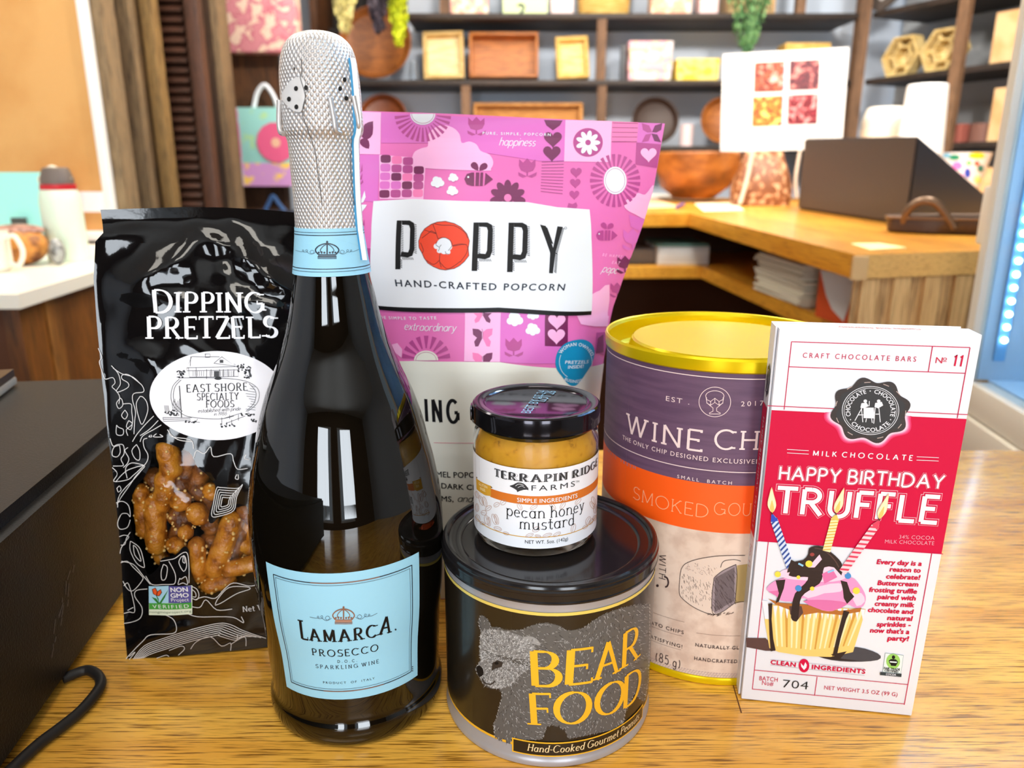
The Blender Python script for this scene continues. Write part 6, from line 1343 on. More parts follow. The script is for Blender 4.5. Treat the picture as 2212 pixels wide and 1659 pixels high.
A.px(k2((255, 865), (280, 860), (275, 960), (285, 1080), (300, 1150), (270, 1158), (262, 1050)), CK['choc'], 12); A.px(k2((720, 905), (755, 915), (735, 960), (700, 1080), (680, 1170), (650, 1190), (680, 1060)), CK['choc'], 12); A.px(k2((385, 880), (460, 880), (470, 920), (440, 960), (390, 930)), CK['choc2'], 10)
A.line(k2((540, 520), (600, 535), (660, 590), (690, 640)), 2.5, CK['choc2'], 12, smooth=3); A.ell(k2((525, 560))[0], 5, 4, mat('print_red_glint', (150, 60, 60), .4), 12, 12)
for x, y, r_, m in ((313, 682, 19, 'yel'), (505, 617, 22, 'yel'), (797, 783, 22, 'yel'), (440, 768, 20, 'blu'), (745, 692, 20, 'blu'), (525, 770, 14, 'yel'), (440, 700, 12, 'yel')): A.ell(k2((x, y))[0], r_ * .35, r_ * .33, CK[m], 13, 16)
for q in (((440, 615), (470, 630)), ((620, 670), (660, 655))): A.line(k2(*q), 4, mat('print_pale_blue', (140, 200, 236), .5), 13)
def candle(x0, y0, x1, y1, w, body, stripe, tip, fl):
    d = (x1 - x0, y1 - y0); L0 = math.hypot(*d); d = (d[0] / L0, d[1] / L0); n_ = (-d[1], d[0])
    Pp = lambda t, s: (x0 + d[0] * L0 * t + n_[0] * w * s, y0 + d[1] * L0 * t + n_[1] * w * s)
    A.px(k2(Pp(0, -.5), Pp(0, .5), Pp(.88, .5), Pp(1, .12), Pp(1, -.12), Pp(.88, -.5)), body, 14)
    for k in range(11): t = k * .082; A.px(k2(Pp(t, -.5), Pp(t + .035, -.5), Pp(t + .105, .5), Pp(t + .07, .5)), stripe, 15)
    A.px(k2(Pp(.86, .5), Pp(.88, -.5), Pp(1, -.12), Pp(1, .12)), tip, 16)
    tx, ty = Pp(1, 0); A.line(k2((tx, ty), (tx - 4, ty - 14), (tx + 4, ty - 24)), 2.2, CK['choc'], 17)
    f = lambda s: k2(*[(tx + (a * 26 + fl * b * 150) * s, ty - 12 - b * 158 * s) for a, b in ((0, 0), (.9, .2), (1, .4), (.6, .7), (.15, 1), (-.5, .7), (-1, .4), (-.9, .2))])
    A.px(f(1.0), mat('flame_glow', (252, 190, 150), .5), 18, smooth=2); A.px([(p[0], p[1]) for p in f(.93)], mat('flame_pale', (253, 240, 190), .5), 19, smooth=2); A.px(f(.5), mat('flame_amber', (250, 200, 110), .5), 20, smooth=2)
PW_ = CARD
candle(390, 640, 278, 312, 46, mat('candle_pale_blue', (206, 218, 240), .5), mat('candle_navy', (40, 72, 150), .5), mat('candle_tip_blue', (38, 70, 190), .5), -.05)
candle(612, 540, 672, 315, 48, mat('candle_cream', (244, 232, 180), .5), mat('candle_gold', (222, 184, 84), .5), mat('candle_tip_yellow', (232, 198, 96), .5), .30)
candle(712, 668, 938, 350, 48, mat('candle_pale_pink', (248, 208, 216), .5), mat('candle_rose', (220, 60, 92), .5), mat('candle_tip_rose', (222, 60, 92), .5), .36)
A.px(k2((395, 590), (430, 610), (410, 660), (370, 670), (380, 630)), CK['choc'], 17, smooth=1)
# claims along the bottom
A.text(sans('CLEAN', .045, 1.1), k2((270, 1240))[0], k2((422, 1258))[0], 9.5, CRIM); A.text(sans('INGREDIENTS', .045, 1.1), k2((525, 1270))[0], k2((852, 1300))[0], 9.5, CRIM)
c = k2((476, 1250))[0]; A.ell(c, 11.5, 14.5, CRIM, 3, 28); A.px([(c[0] + x, c[1] + y) for x, y in ((0, 9), (-6, 2), (-7, -6), (-1, 1), (3, -8), (6, -2), (5, 4))], CARD, 4)
GRL = mat('ink_pale_line', (190, 180, 190), .5)
A.line(k2((268, 1213), (850, 1268)), .8, GRL, 2); A.line(k2((268, 1246), (850, 1312)), .8, GRL, 2)
A.text(sans('BATCH', 0, 1.05), k2((200, 1340))[0], k2((313, 1350))[0], 9.5, CRL); A.text(sans('No#', 0, 1.05), k2((216, 1368))[0], k2((286, 1376))[0], 9.5, CRL); A.text(sans('704', -.01, 1.05), k2((343, 1384))[0], k2((500, 1398))[0], 18, INK); A.text(sans('NET WEIGHT 3.5 OZ (99 G)', 0, 1.05), k2((600, 1396))[0], k2((1052, 1440))[0], 8.5, CRL)
bq = k2((978, 1172), (1090, 1186), (1074, 1298), (962, 1288))
A.px(bq, mat('badge_white', (226, 234, 232), .5), 3); A.line(bq, .8, mat('badge_frame', (130, 160, 160), .5), 4, closed=True)
c = k2((1026, 1222))[0]; A.ell(c, 15, 16.5, mat('badge_leaf_green', (150, 204, 96), .5), 4, 28); A.ell(k2((1028, 1197))[0], 3.6, 4.2, INK, 5, 14); A.px(k2((998, 1218), (1012, 1208), (1042, 1210), (1056, 1224), (1050, 1240), (1004, 1236)), INK, 5, smooth=1); A.px(k2((1004, 1220), (1050, 1224), (1042, 1244), (1028, 1250), (1010, 1240)), mat('badge_white', (226, 234, 232), .5), 6); A.px(k2((1006, 1228), (1050, 1232), (1042, 1250), (1012, 1248)), INK, 7)
A.text(sans('FAIR TRADE', .03), k2((968, 1270))[0], k2((1066, 1279))[0], 4.6, INK, 6); A.text(sans('CERTIFIED', .03), k2((972, 1284))[0], k2((1056, 1293))[0], 4.6, INK, 6)
A.px(k2((946, 1288), (1078, 1298), (1076, 1318), (944, 1306)), mat('badge_bar', (40, 52, 58), .5), 7); A.text(sans('COCOA', .03), k2((980, 1305))[0], k2((1042, 1310))[0], 4.6, CARD, 8)
A.build('front_print', choc, 'white and crimson front with cupcake, candles and lettering')
# left side and top print
SL = Surf(lambda u, v: CO + CNB * (CTH - u) + CV * v + Vector((0, 0, .0005)) - CU * .0012, .006, .1)
A = Art(SL, base=.0001)
A.face([(.0000, vr0), (CTH - .0030, vr0), (CTH - .0030, vr1), (.0, vr1)], CRIM, 1)
for ww, s in ((.0030, 'HAPPY BIRTHDAY TRUFFLE'),):
    T_ = sans(s, .0, 1.25); L0 = (vr1 - vr0) * .86
    for f in T_[0]: A.face([(.0045 + y * .0030, vr1 - .006 - x / T_[1] * L0) for x, y in f], CARD, 2)
T_ = sans('No 11'); 
for f in T_[0]: A.face([(.0045 + y * .0030, vr0 - .006 - x / T_[1] * .012) for x, y in f], CRL, 2)
A.uline([(0, vr0 - .002), (CTH - .003, vr0 - .002)], .0002, CRL, 2)
for t_, r_ in ((0, 1),): A.poly([(.0062 + .0036 * (1 + .1 * math.cos(8 * t)) * math.cos(t), vr1 + .012 + .0075 * (1 + .1 * math.cos(8 * t)) * math.sin(t)) for t in [2 * PI * j / 40 for j in range(40)]], mat('seal_dark', (38, 40, 44), .4), 2)
A.uline([(.0062 + .0024 * math.cos(t), vr1 + .012 + .005 * math.sin(t)) for t in [2 * PI * j / 20 for j in range(20)]], .0003, CARD, 3, closed=True)
A.build('side_print', choc)
STP = Surf(lambda u, v: CO + CV * CHT + CU * u + CNB * v + Vector((0, 0, .0005)), .04, .006)
A = Art(STP, base=.0001); T_ = sans('Candles Sold Separately', .01)
for f in T_[0]: A.face([(.060 - x / T_[1] * .034, .0088 - y * .0028) for x, y in f], mat('ink_coral', (240, 150, 140), .5), 1)
A.build('top_print', choc)
# ================================================================== back of the shop
BSY = 4.35                                   # front edge of the wall shelves
def wpt(px, py, d=0.0): return at(px, py, BSY + d)
SH_Z = [at(1100, y, BSY).z for y in (40, 184, 326)]          # undersides of the front edges
TH = .026
M_PINKPOST = M_SHPOST
unit = thing('shelving_unit', 'dark wood shelving along the pale blue back wall', 'shelving', (.4, 4.55, FLOOR_Z))
for z in SH_Z + [SH_Z[0] + .36]:
    bm = B(); box(bm, (-1.02 if z < SH_Z[0] - .01 else at(878, 36, BSY).x, BSY, z), (1.83, 4.745, z + TH), .002); obj('shelf', bm, M_SHELFB, unit)
for (px, y0, y1) in ((1008, 190, 330), (1297, 45, 185), (1297, 190, 330), (960, -80, 32), (1730, -80, 34)):
    a = wpt(px, y1); b_ = wpt(px, y0); zs = sorted([a.z, b_.z])
    lo = max([z + TH for z in SH_Z if z + TH <= (zs[0] + zs[1]) / 2] or [zs[0]]); hi = min([z for z in SH_Z + [SH_Z[0] + .36] if z > (zs[0] + zs[1]) / 2])
    bm = B(); box(bm, (a.x - .024, BSY + .005, lo), (a.x + .024, BSY + .05, hi)); obj('divider', bm, M_SHPOST, unit)
bm = B(); box(bm, (1.82, BSY - .02, FLOOR_Z), (1.875, BSY + .05, CEIL_Z - .02)); obj('corner_post', bm, M_SHPOST, unit)
bm = B(); box(bm, (-1.06, BSY, FLOOR_Z), (-1.022, 4.745, 1.5)); obj('end_panel', bm, M_DARKW, unit)
for z in (0.02, -.35):
    bm = B(); box(bm, (-1.02, BSY, z), (1.83, 4.745, z + TH), .002); obj('shelf', bm, M_SHELFB, unit)
def stand(px0, px1, py0, py1, depth=.10, d=.03):
    """box on a wall shelf from its front outline in the photograph; returns lo, hi"""
    a = wpt(px0, py1, d); b_ = wpt(px1, py0, d)
    zsh = max([z + TH for z in SH_Z + [SH_Z[0] + .36] if z + TH < (a.z + b_.z) / 2] or [a.z])
    return Vector((a.x, BSY + d, zsh + .0005)), Vector((b_.x, BSY + d + depth, b_.z))
PAT = {}
def patt(name, base, c2, sc_=40, c3=None): return mat(name, base, .6, noise=((sc_, sc_, sc_), c2, .46, .54, [(.5, c3 or base)] if c3 else []))
def carton(px0, px1, py0, py1, m, label, cat='box', depth=.12, name='gift_box', lid=True, group=None, d=.03):
    lo, hi = stand(px0, px1, py0, py1, depth, d)
    t = thing(name, label, cat, ((lo.x + hi.x) / 2, (lo.y + hi.y) / 2, lo.z), group); h = hi.z - lo.z
    if lid:
        bm = B(); box(bm, (lo.x + .003, lo.y + .003, lo.z), (hi.x - .003, hi.y - .003, hi.z - h * .26), .003); obj('box_base', bm, m, t)
        bm = B(); box(bm, (lo.x, lo.y, hi.z - h * .26 + .0005), (hi.x, hi.y, hi.z), .003); obj('box_lid', bm, m, t)
    else:
        bm = B(); box(bm, lo, hi, .004); obj('box_base', bm, m, t)
    return t
def tray(px0, px1, py0, py1, m, m2, label, cat='tray', tilt=.22, rim=.022, deep=.05, name='wicker_tray', d=.03, lean=0.0):
    """shallow rectangular tray leaning against the wall, its hollow side to the front"""
    lo, hi = stand(px0, px1, py0, py1, .05, d); w, h = hi.x - lo.x, (hi.z - lo.z)
    M = TR((lo.x + w / 2, lo.y + .02, lo.z + deep * math.sin(tilt) + w * .5 * abs(math.sin(lean)) + .001)) @ Matrix.Rotation(-tilt, 4, 'X') @ Matrix.Rotation(lean, 4, 'Y')
    t = thing(name, label, cat, (lo.x + w / 2, lo.y + .05, lo.z)); h2 = h / math.cos(tilt) * .98
    bm = B(); box(bm, (-w / 2 + rim, deep - .008, rim), (w / 2 - rim, deep, h2 - rim), 0, M); bmesh.ops.recalc_face_normals(bm, faces=bm.faces); obj('tray_base', bm, m2, t)
    bm = B()
    for a, b_ in (((-w / 2, 0, 0), (w / 2, deep, rim)), ((-w / 2, 0, h2 - rim), (w / 2, deep, h2)), ((-w / 2, 0, rim), (-w / 2 + rim, deep, h2 - rim)), ((w / 2 - rim, 0, rim), (w / 2, deep, h2 - rim))): box(bm, a, b_, .006, M)
    bmesh.ops.recalc_face_normals(bm, faces=bm.faces); obj('rim', bm, m, t)
    return t
def wicker(name, c1, c2): return mat(name, c1, .7, noise=((18, 18, 220), c2, .42, .58), bump=((40, 40, 260), .6, .004))
WIC1 = wicker('wicker_pale', (222, 190, 128), (196, 156, 88)); WIC2 = wicker('wicker_straw', (226, 194, 116), (206, 160, 74)); WIC3 = wicker('wicker_orange', (220, 150, 76), (178, 106, 46)); WIC4 = wicker('wicker_honey', (206, 150, 84), (170, 112, 54))
ORW = wood('orange_tray_wood', (206, 130, 58), (156, 86, 34), 'x', rough=.45)
# dark cabinet at the end of the shelving, behind the hanging blossoms
xa_, xb_ = at(640, 40, 4.6).x, at(874, 40, 4.6).x; za_ = at(760, 62, 4.6).z
xa_ = max(xa_, -1.016)
t = thing('dark_cupboard', 'dark open cupboard behind the hanging blossoms', 'cupboard', ((xa_ + xb_) / 2, 4.65, za_))
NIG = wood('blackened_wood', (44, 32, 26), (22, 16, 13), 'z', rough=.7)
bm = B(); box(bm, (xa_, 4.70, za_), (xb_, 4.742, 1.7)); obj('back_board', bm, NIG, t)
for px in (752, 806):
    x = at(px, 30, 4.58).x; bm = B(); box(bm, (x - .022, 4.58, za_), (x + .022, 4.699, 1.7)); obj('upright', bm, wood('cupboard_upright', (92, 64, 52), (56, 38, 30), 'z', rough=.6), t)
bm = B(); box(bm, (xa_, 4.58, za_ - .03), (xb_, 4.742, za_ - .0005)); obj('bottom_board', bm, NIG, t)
# top shelf
carton(972, 1055, -62, 30, patt('floral_cream', (250, 236, 220), (236, 170, 160), 26, (252, 214, 150)), 'cream floral gift box at the left of the top shelf')
c_ = carton(1085, 1185, -70, 31, mat('pale_lime', (228, 246, 190), .6), 'pale lime box with a dark hook mark on the top shelf')
lo, hi = stand(1085, 1185, -70, 31)
bm = B(); tube(bm, smooth_path([Vector((at(x, y, BSY).x, BSY + .026, at(x, y, BSY).z)) for x, y in ((1118, 10), (1126, 7), (1132, 12), (1130, 20), (1124, 26))], 4), .006, 6); obj('hook_mark', bm, mat('dark_teal', (66, 84, 84), .6), c_)
carton(1190, 1240, -50, 31, mat('blush_box_card', (240, 220, 220), .6), 'narrow blush box beside the lime box on the top shelf', lid=False)
def basket(px0, px1, py0, py1, m, label, depth=.2, name='basket'):
    lo, hi = stand(px0, px1, py0, py1, depth); w = (hi.x - lo.x) / 2; cx_, cy_ = (lo.x + hi.x) / 2, lo.y + depth / 2 + .02; h = hi.z - lo.z
    t = thing(name, label, 'basket', (cx_, cy_, lo.z)); M = TR((cx_, cy_, lo.z)) @ Matrix.Diagonal((1, depth / 2 / w, 1, 1))
    bm = B(); lathe(bm, [(0, 0), (w * .86, 0), (w * .9, .006), (w * .97, h * .6), (w * .99, h - .012), (w * .95, h - .012), (w * .85, .012), (0, .012)], 40, (0, 0, 0), M, cap=False); obj('bowl_of_basket', bm, m, t)
    bm = B(); tube(bm, [M @ Vector((w * .98 * math.cos(a), w * .98 * math.sin(a), h - .008)) for a in [2 * PI * k / 40 for k in range(40)]], .009, 8, closed=True); obj('rim', bm, m, t)
basket(1247, 1375, -75, 31, WIC2, 'round straw basket in the middle of the top shelf')
carton(1405, 1500, -60, 33, patt('floral_peach', (250, 226, 212), (240, 176, 150), 30, (252, 220, 160)), 'peach floral gift box right of the straw basket')
carton(1510, 1556, -50, 33, mat('pale_rose_card', (236, 206, 206), .6), 'plain pale rose box next to the trailing green plant', lid=False)
lo, hi = stand(1572, 1684, -70, 33)
t = thing('wooden_crate', 'light wooden crate that holds the trailing green plant', 'crate', ((lo.x + hi.x) / 2, BSY + .1, lo.z))
PINE = wood('pale_pine', (232, 200, 150), (200, 158, 104), 'z', rough=.6)
for k in range(4):
    w = (hi.x - lo.x) / 4; bm = B(); box(bm, (lo.x + k * w, lo.y, lo.z), (lo.x + (k + 1) * w - .004, lo.y + .014, hi.z), .002); obj('slat', bm, PINE, t)
bm = B(); box(bm, (lo.x, lo.y + .016, lo.z), (hi.x, lo.y + .2, lo.z + .014)); box(bm, (lo.x, lo.y + .016, lo.z + .014), (lo.x + .014, lo.y + .2, hi.z)); box(bm, (hi.x - .014, lo.y + .016, lo.z + .014), (hi.x, lo.y + .2, hi.z)); obj('crate_body', bm, PINE, t)
def trailing(px, y0, y1, w, label, ms, n, seed, depth=BSY - .055, name='trailing_plant', leaf=.016, cat='plant', taper=True):
    rnd = random.Random(seed); top_ = at(px, y0, depth); bot = at(px, y1, depth); t = thing(name, label, cat, (top_.x, depth, bot.z))
    bm = B()
    for k in range(5):
        x0 = top_.x + rnd.uniform(-.6, .6) * w; x1 = top_.x + rnd.uniform(-.3, .3) * w
        tube(bm, smooth_path([(x0, depth + .02, top_.z), (x0 * .6 + x1 * .4, depth - .005, (top_.z + bot.z) / 2 + rnd.uniform(-.03, .03)), (x1, depth, bot.z + rnd.uniform(0, .05))], 5), .003, 5)
    obj('stem', bm, ms[0], t)
    bm = B()
    for k in range(n):
        f_ = rnd.random() ** 1.2; ww = w * ((1 - f_) ** .7 if taper else 1) + .012
        c = Vector((top_.x + rnd.uniform(-1, 1) * ww, depth + rnd.uniform(-.02, .04), top_.z + (bot.z - top_.z) * f_)); l = leaf * rnd.uniform(.7, 1.3)
        R = Matrix.Rotation(rnd.uniform(0, 6.3), 4, 'Z') @ Matrix.Rotation(rnd.uniform(-.9, .9), 4, 'X')
        q = [c + (R @ Vector(v)) * l for v in ((0, 0, .9), (.5, .1, .1), (.25, .15, -.6), (0, 0, -1.1), (-.25, .15, -.6), (-.5, .1, .1))]
        f = bm.faces.new([bm.verts.new(v) for v in q]); f.material_index = rnd.randrange(len(ms))
    o = obj('leaves', bm, ms, t, smooth=None); o['kind'] = 'stuff'
    return t
GR = [mat('leaf_green', (92, 140, 84), .6), mat('leaf_sage', (122, 166, 108), .6), mat('leaf_deep', (66, 112, 70), .6)]
trailing(1622, -20, 112, .11, 'green plant trailing down from the wooden crate', GR, 420, 2)
# second shelf
def round_tray(px, py, r_px, m, label, z_i, name='round_tray', tilt=.25, d=.0):
    c = at(px, py, BSY + .12 + d); r_ = r_px / FPX * (BSY + .12) * 1.03
    zs = SH_Z[z_i] + TH; t = thing(name, label, 'tray', (c.x, BSY + .1 + d, zs))
    M = TR((c.x, BSY + .05 + d, zs + .018)) @ Matrix.Rotation(-tilt, 4, 'X') @ TR((0, 0, r_)) @ Matrix.Rotation(PI / 2, 4, 'X')
    bm = B(); lathe(bm, [(0, -.045), (r_ * .55, -.043), (r_ * .85, -.03), (r_ * .97, -.004), (r_, 0), (r_ * .99, -.008), (r_ * .88, -.042), (r_ * .6, -.056), (0, -.058)], 56, (0, 0, 0), M, cap=False); bmesh.ops.recalc_face_normals(bm, faces=bm.faces)
    obj('bowl', bm, m, t); bm = B(); tube(bm, [M @ Vector((r_ * math.cos(a), r_ * math.sin(a), 0)) for a in [2 * PI * k / 48 for k in range(48)]], .006, 8, closed=True); obj('rim', bm, m, t)
BRW = wood('brown_bowl_wood', (186, 112, 46), (128, 70, 24), 'x', rough=.4)
round_tray(812, 108, 68, BRW, 'large round brown wooden tray leaning on the second shelf', 1)
round_tray(828, 250, 47, wood('red_brown_wood', (150, 78, 30), (104, 48, 18), 'x', rough=.4), 'round red-brown tray below the large round brown one', 2)
lo, hi = stand(886, 903, 140, 176)
t = thing('glass_vase', 'small clear glass vase beside the round wooden tray', 'vase', (lo.x + .02, lo.y + .03, lo.z)); bm = B(); lathe(bm, [(0, 0), (.022, 0), (.026, .03), (.018, .08), (.020, .10), (.017, .10), (.015, .08), (.022, .03), (.019, .005), (0, .005)], 24, (lo.x + .02, lo.y + .03, lo.z), cap=False); obj('vessel', bm, mat('vase_glass', (235, 242, 248), .05, trans=.9), t)
tray(915, 1001, 66, 176, WIC1, wicker('wicker_cream', (244, 226, 178), (226, 198, 140)), 'pale upright wicker tray left of the orange tray', lean=-.03)
tray(1013, 1164, 70, 177, ORW, ORW, 'wide orange wooden tray standing upright on the second shelf', rim=.016, deep=.09, name='wooden_tray')
tray(1204, 1277, 78, 178, WIC2, wicker('wicker_yellow', (248, 226, 160), (236, 196, 110)), 'yellow straw tray right of the orange wooden tray', lean=-.05)
PAT1 = patt('pastel_blocks', (222, 212, 214), (232, 176, 188), 14, (228, 214, 150))
lo, hi = stand(1356, 1455, 88, 178)
mid = lo.z + (hi.z - lo.z) * .5
for k, (z0, z1, lb) in enumerate(((lo.z, mid - .001, 'lower of two stacked pastel patterned boxes'), (mid, hi.z, 'upper of two stacked pastel patterned boxes'))):
    t = thing('gift_box', lb, 'box', ((lo.x + hi.x) / 2, lo.y + .1, z0), 'stacked pastel boxes')
    bm = B(); box(bm, (lo.x + .004, lo.y + .004, z0), (hi.x - .004, lo.y + .2, z1 - .05), .003); obj('box_base', bm, PAT1, t); bm = B(); box(bm, (lo.x, lo.y, z1 - .0495), (hi.x, lo.y + .204, z1), .003); obj('box_lid', bm, PAT1, t)
carton(1340, 1352, 96, 176, mat('dark_slate', (74, 78, 84), .5), 'thin dark frame left of the stacked pastel boxes', 'frame', .05, 'picture_frame', False)
carton(1460, 1556, 126, 178, patt('yellow_floral', (240, 206, 60), (250, 230, 130), 22), 'yellow patterned box right of the stacked pastel boxes', depth=.16)
carton(1690, 1796, 92, 180, WIC2, 'low straw box half hidden behind the food sign', 'basket', .14, 'straw_box', False)
# third shelf
tray(1022, 1262, 222, 326, WIC4, wicker('wicker_caramel', (190, 132, 66), (158, 102, 46)), 'long caramel wicker tray above the popcorn pouch', rim=.02)
round_tray(1412, 288, 44, mat('black_bowl_wood', (60, 42, 34), .5), 'dark round bowl upright on the third shelf', 2)
lo, hi = stand(1471, 1503, 268, 320)
t = thing('candle_cup', 'small pale pink candle cup beside the dark bowl', 'candle', ((lo.x + hi.x) / 2, lo.y + .05, lo.z)); r_ = (hi.x - lo.x) / 2; PINKC = mat('pale_pink_cup', (226, 204, 206), .5)
bm = B(); lathe(bm, [(0, 0), (r_, 0), (r_, hi.z - lo.z), (r_ * .9, hi.z - lo.z), (r_ * .9, hi.z - lo.z - .02), (0, hi.z - lo.z - .02)], 28, ((lo.x + hi.x) / 2, lo.y + .05, lo.z), cap=False); obj('cup', bm, PINKC, t)
round_tray(1560, 262, 44, BRW, 'brown wooden bowl half hidden behind the food sign', 2)
# diagonal corner shelves on the right
runit = thing('corner_shelving', 'dark wood shelving running forward along the right wall', 'shelving', rpt(1.2, .2, FLOOR_Z))
for z in SH_Z + [SH_Z[0] + .36, .02, -.35]:
    bm = B(); rbox(bm, .07, 3.2, 0, .40, z, z + TH); bmesh.ops.recalc_face_normals(bm, faces=bm.faces); obj('shelf', bm, M_SHELFB, runit)
def onr(px, py, d=0.0):
    """pixel -> (s, z) on the shelf front plane pushed back by d"""
    rr = ray(px, py); P = R0 - RN * d; t_ = (P - EYE).dot(RN) / rr.dot(RN); q = EYE + rr * t_
    return (q - R0).dot(RE), q.z
for px, py in ((2072, 150),):
    s, z = onr(px, py)
    bm = B(); rbox(bm, s - .028, s + .028, -.03, -.001, FLOOR_Z, CEIL_Z - .02); bmesh.ops.recalc_face_normals(bm, faces=bm.faces); obj('upright', bm, M_SHPOST, runit)
def rshelf(z): return max([q + TH for q in SH_Z + [.02] if q + TH < z] or [z])
def hexb(px, py, rpx, label, m, grp):
    s, z = onr(px, py, .05); zs = rshelf(z) + .001; R = z - zs; t = thing('hexagon_basket', label, 'basket', rpt(s, .1, zs), grp); R /= .866
    def P(a, r_, d): q = rpt(s + r_ * math.cos(a), .04 + d + (z - zs + r_ * math.sin(a)) * .12, 0); return Vector((q.x, q.y, z + r_ * math.sin(a) * 1.0))
    def hexo(r0, r1, d0, d1):
        b2 = B(); 
        vs = [[b2.verts.new(P(PI / 3 * k, r_, d)) for k in range(6)] for r_, d in ((r0, d0), (r1, d0), (r1, d1), (r0, d1))]
        for i in range(4):
            for k in range(6): b2.faces.new([vs[i][k], vs[i][(k + 1) % 6], vs[(i + 1) % 4][(k + 1) % 6], vs[(i + 1) % 4][k]])
        bmesh.ops.recalc_face_normals(b2, faces=b2.faces); return b2
    obj('outer_rim', hexo(R * .86, R, 0, .07), m, t); obj('inner_ring', hexo(R * .44, R * .54, .015, .07), m, t)
    bm = B(); prism(bm, [P(PI / 3 * k, R * .9, .071) for k in range(6)], RN * -.01); obj('weave_base', bm, wicker('wicker_hex', (240, 222, 170), (220, 194, 132)), t)
    for k in range(6):
        bm = B(); a = P(PI / 3 * k, R * .5, .03); b_ = P(PI / 3 * k, R * .9, .03); tube(bm, [a, b_], .012, 6); obj('spoke', bm, m, t)
HEXM = wicker('wicker_hex_rim', (222, 198, 140), (196, 166, 100))
hexb(1942, 122, 0, 'left one of two straw hexagon baskets on the corner shelf', HEXM, 'hexagon baskets')
hexb(2030, 108, 0, 'right one of two straw hexagon baskets, beside the shelf upright', HEXM, 'hexagon baskets')
def rcarton(px0, px1, py0, m, label, name, cat, depth=.2, d=.04, pym=None):
    s0, z0 = onr(px0, pym or (py0 + 40), d); s1, _ = onr(px1, pym or (py0 + 40), d); z1 = onr((px0 + px1) / 2, py0, d)[1]; zs = rshelf(onr((px0 + px1) / 2, pym or (py0 + 40), d)[1]) + .001
    t = thing(name, label, cat, rpt((s0 + s1) / 2, d + depth / 2, zs)); bm = B(); rbox(bm, s0, s1, d, d + depth, zs, z1); bmesh.ops.recalc_face_normals(bm, faces=bm.faces); obj('body', bm, m, t); return t
KR = mat('kraft_bag', (222, 184, 136), .75, noise=((9, 9, 9), (206, 162, 110), .45, .6))
rcarton(2146, 2330, 12, KR, 'large kraft paper bag on the corner shelf at the right edge', 'paper_bag', 'bag', .16, pym=80)
rcarton(2140, 2300, 184, KR, 'kraft paper bag on the lower corner shelf at the right edge', 'paper_bag', 'bag', .16, pym=250)
s, z = onr(2103, 290, .04); zs = rshelf(z) + .001
t = thing('jar_candle', 'pink candle in a brown holder on the lower corner shelf', 'candle', rpt(s, .1, zs))
q = rpt(s, .1, zs); hh = onr(2103, 262, .04)[1] - zs
bm = B(); lathe(bm, [(0, 0), (.055, 0), (.055, hh * .9), (.046, hh * .9), (.046, .02), (0, .02)], 30, q, cap=False); obj('holder', bm, mat('brown_glass', (120, 84, 74), .3), t)
bm = B(); lathe(bm, [(0, .021), (.045, .021), (.045, hh * .8), (0, hh * .8)], 30, q, cap=False); obj('wax', bm, PINKC, t)
rcarton(2058, 2076, 268, mat('terracotta_card', (168, 96, 84), .6), 'small terracotta box peeking out behind the shelf upright', 'gift_box', 'box', .1, pym=295)
s, z = onr(1905, 10, .1); zs = SH_Z[0] + TH + .001; q = rpt(s, .13, zs)
t = thing('decor_plate', 'dark framed six-sided plate on the top corner shelf', 'plate', q)
M = TR(q + Vector((0, 0, .165))) @ Matrix.Rotation(math.atan2(RN.y, RN.x), 4, 'Z') @ Matrix.Rotation(PI / 2 - .15, 4, 'Y')
bm = B(); lathe(bm, [(.10, .0), (.155, .005), (.16, .015), (.155, .025), (.10, .02)], 6, (0, 0, 0), M, cap=False); bmesh.ops.recalc_face_normals(bm, faces=bm.faces); obj('frame', bm, mat('frame_grey_brown', (96, 84, 76), .5), t)
bm = B(); lathe(bm, [(0, .002), (.108, .002), (.108, .012), (0, .012)], 6, (0, 0, 0), M, cap=False); bmesh.ops.recalc_face_normals(bm, faces=bm.faces); obj('plate', bm, mat('plate_white', (236, 226, 220), .4), t)

# ------------------------------------------------------------------ L-shaped oak counter at the back right
LZ = .13
lc = thing('service_counter', 'honey oak L-shaped service counter with open shelves behind', 'counter', (1.0, 2.6, FLOOR_Z))
L1, L2, L3 = onz(1848, 550, LZ), onz(1490, 461, LZ), onz(1250, 466, LZ)
L0_ = onz(2126, 541, LZ); LF = L1 + (L0_ - L1).normalized() * 1.6
off = Vector((.75, .0, 0)); Lb = Vector((L2.x + .72, 3.5, LZ)); 
thk = .039
outline = [L1, LF, Vector((2.2, 2.3, LZ)), Vector((1.98, 3.2, LZ)), Vector((1.72, 3.8, LZ)), Vector((L3.x - .6, 3.8, LZ)), Vector((L3.x - .6, L3.y, LZ)), L2]
bm = B(); prism(bm, [p - Vector((0, 0, thk)) for p in outline], (0, 0, thk)); obj('counter_top', bm, M_OAK_B, lc)
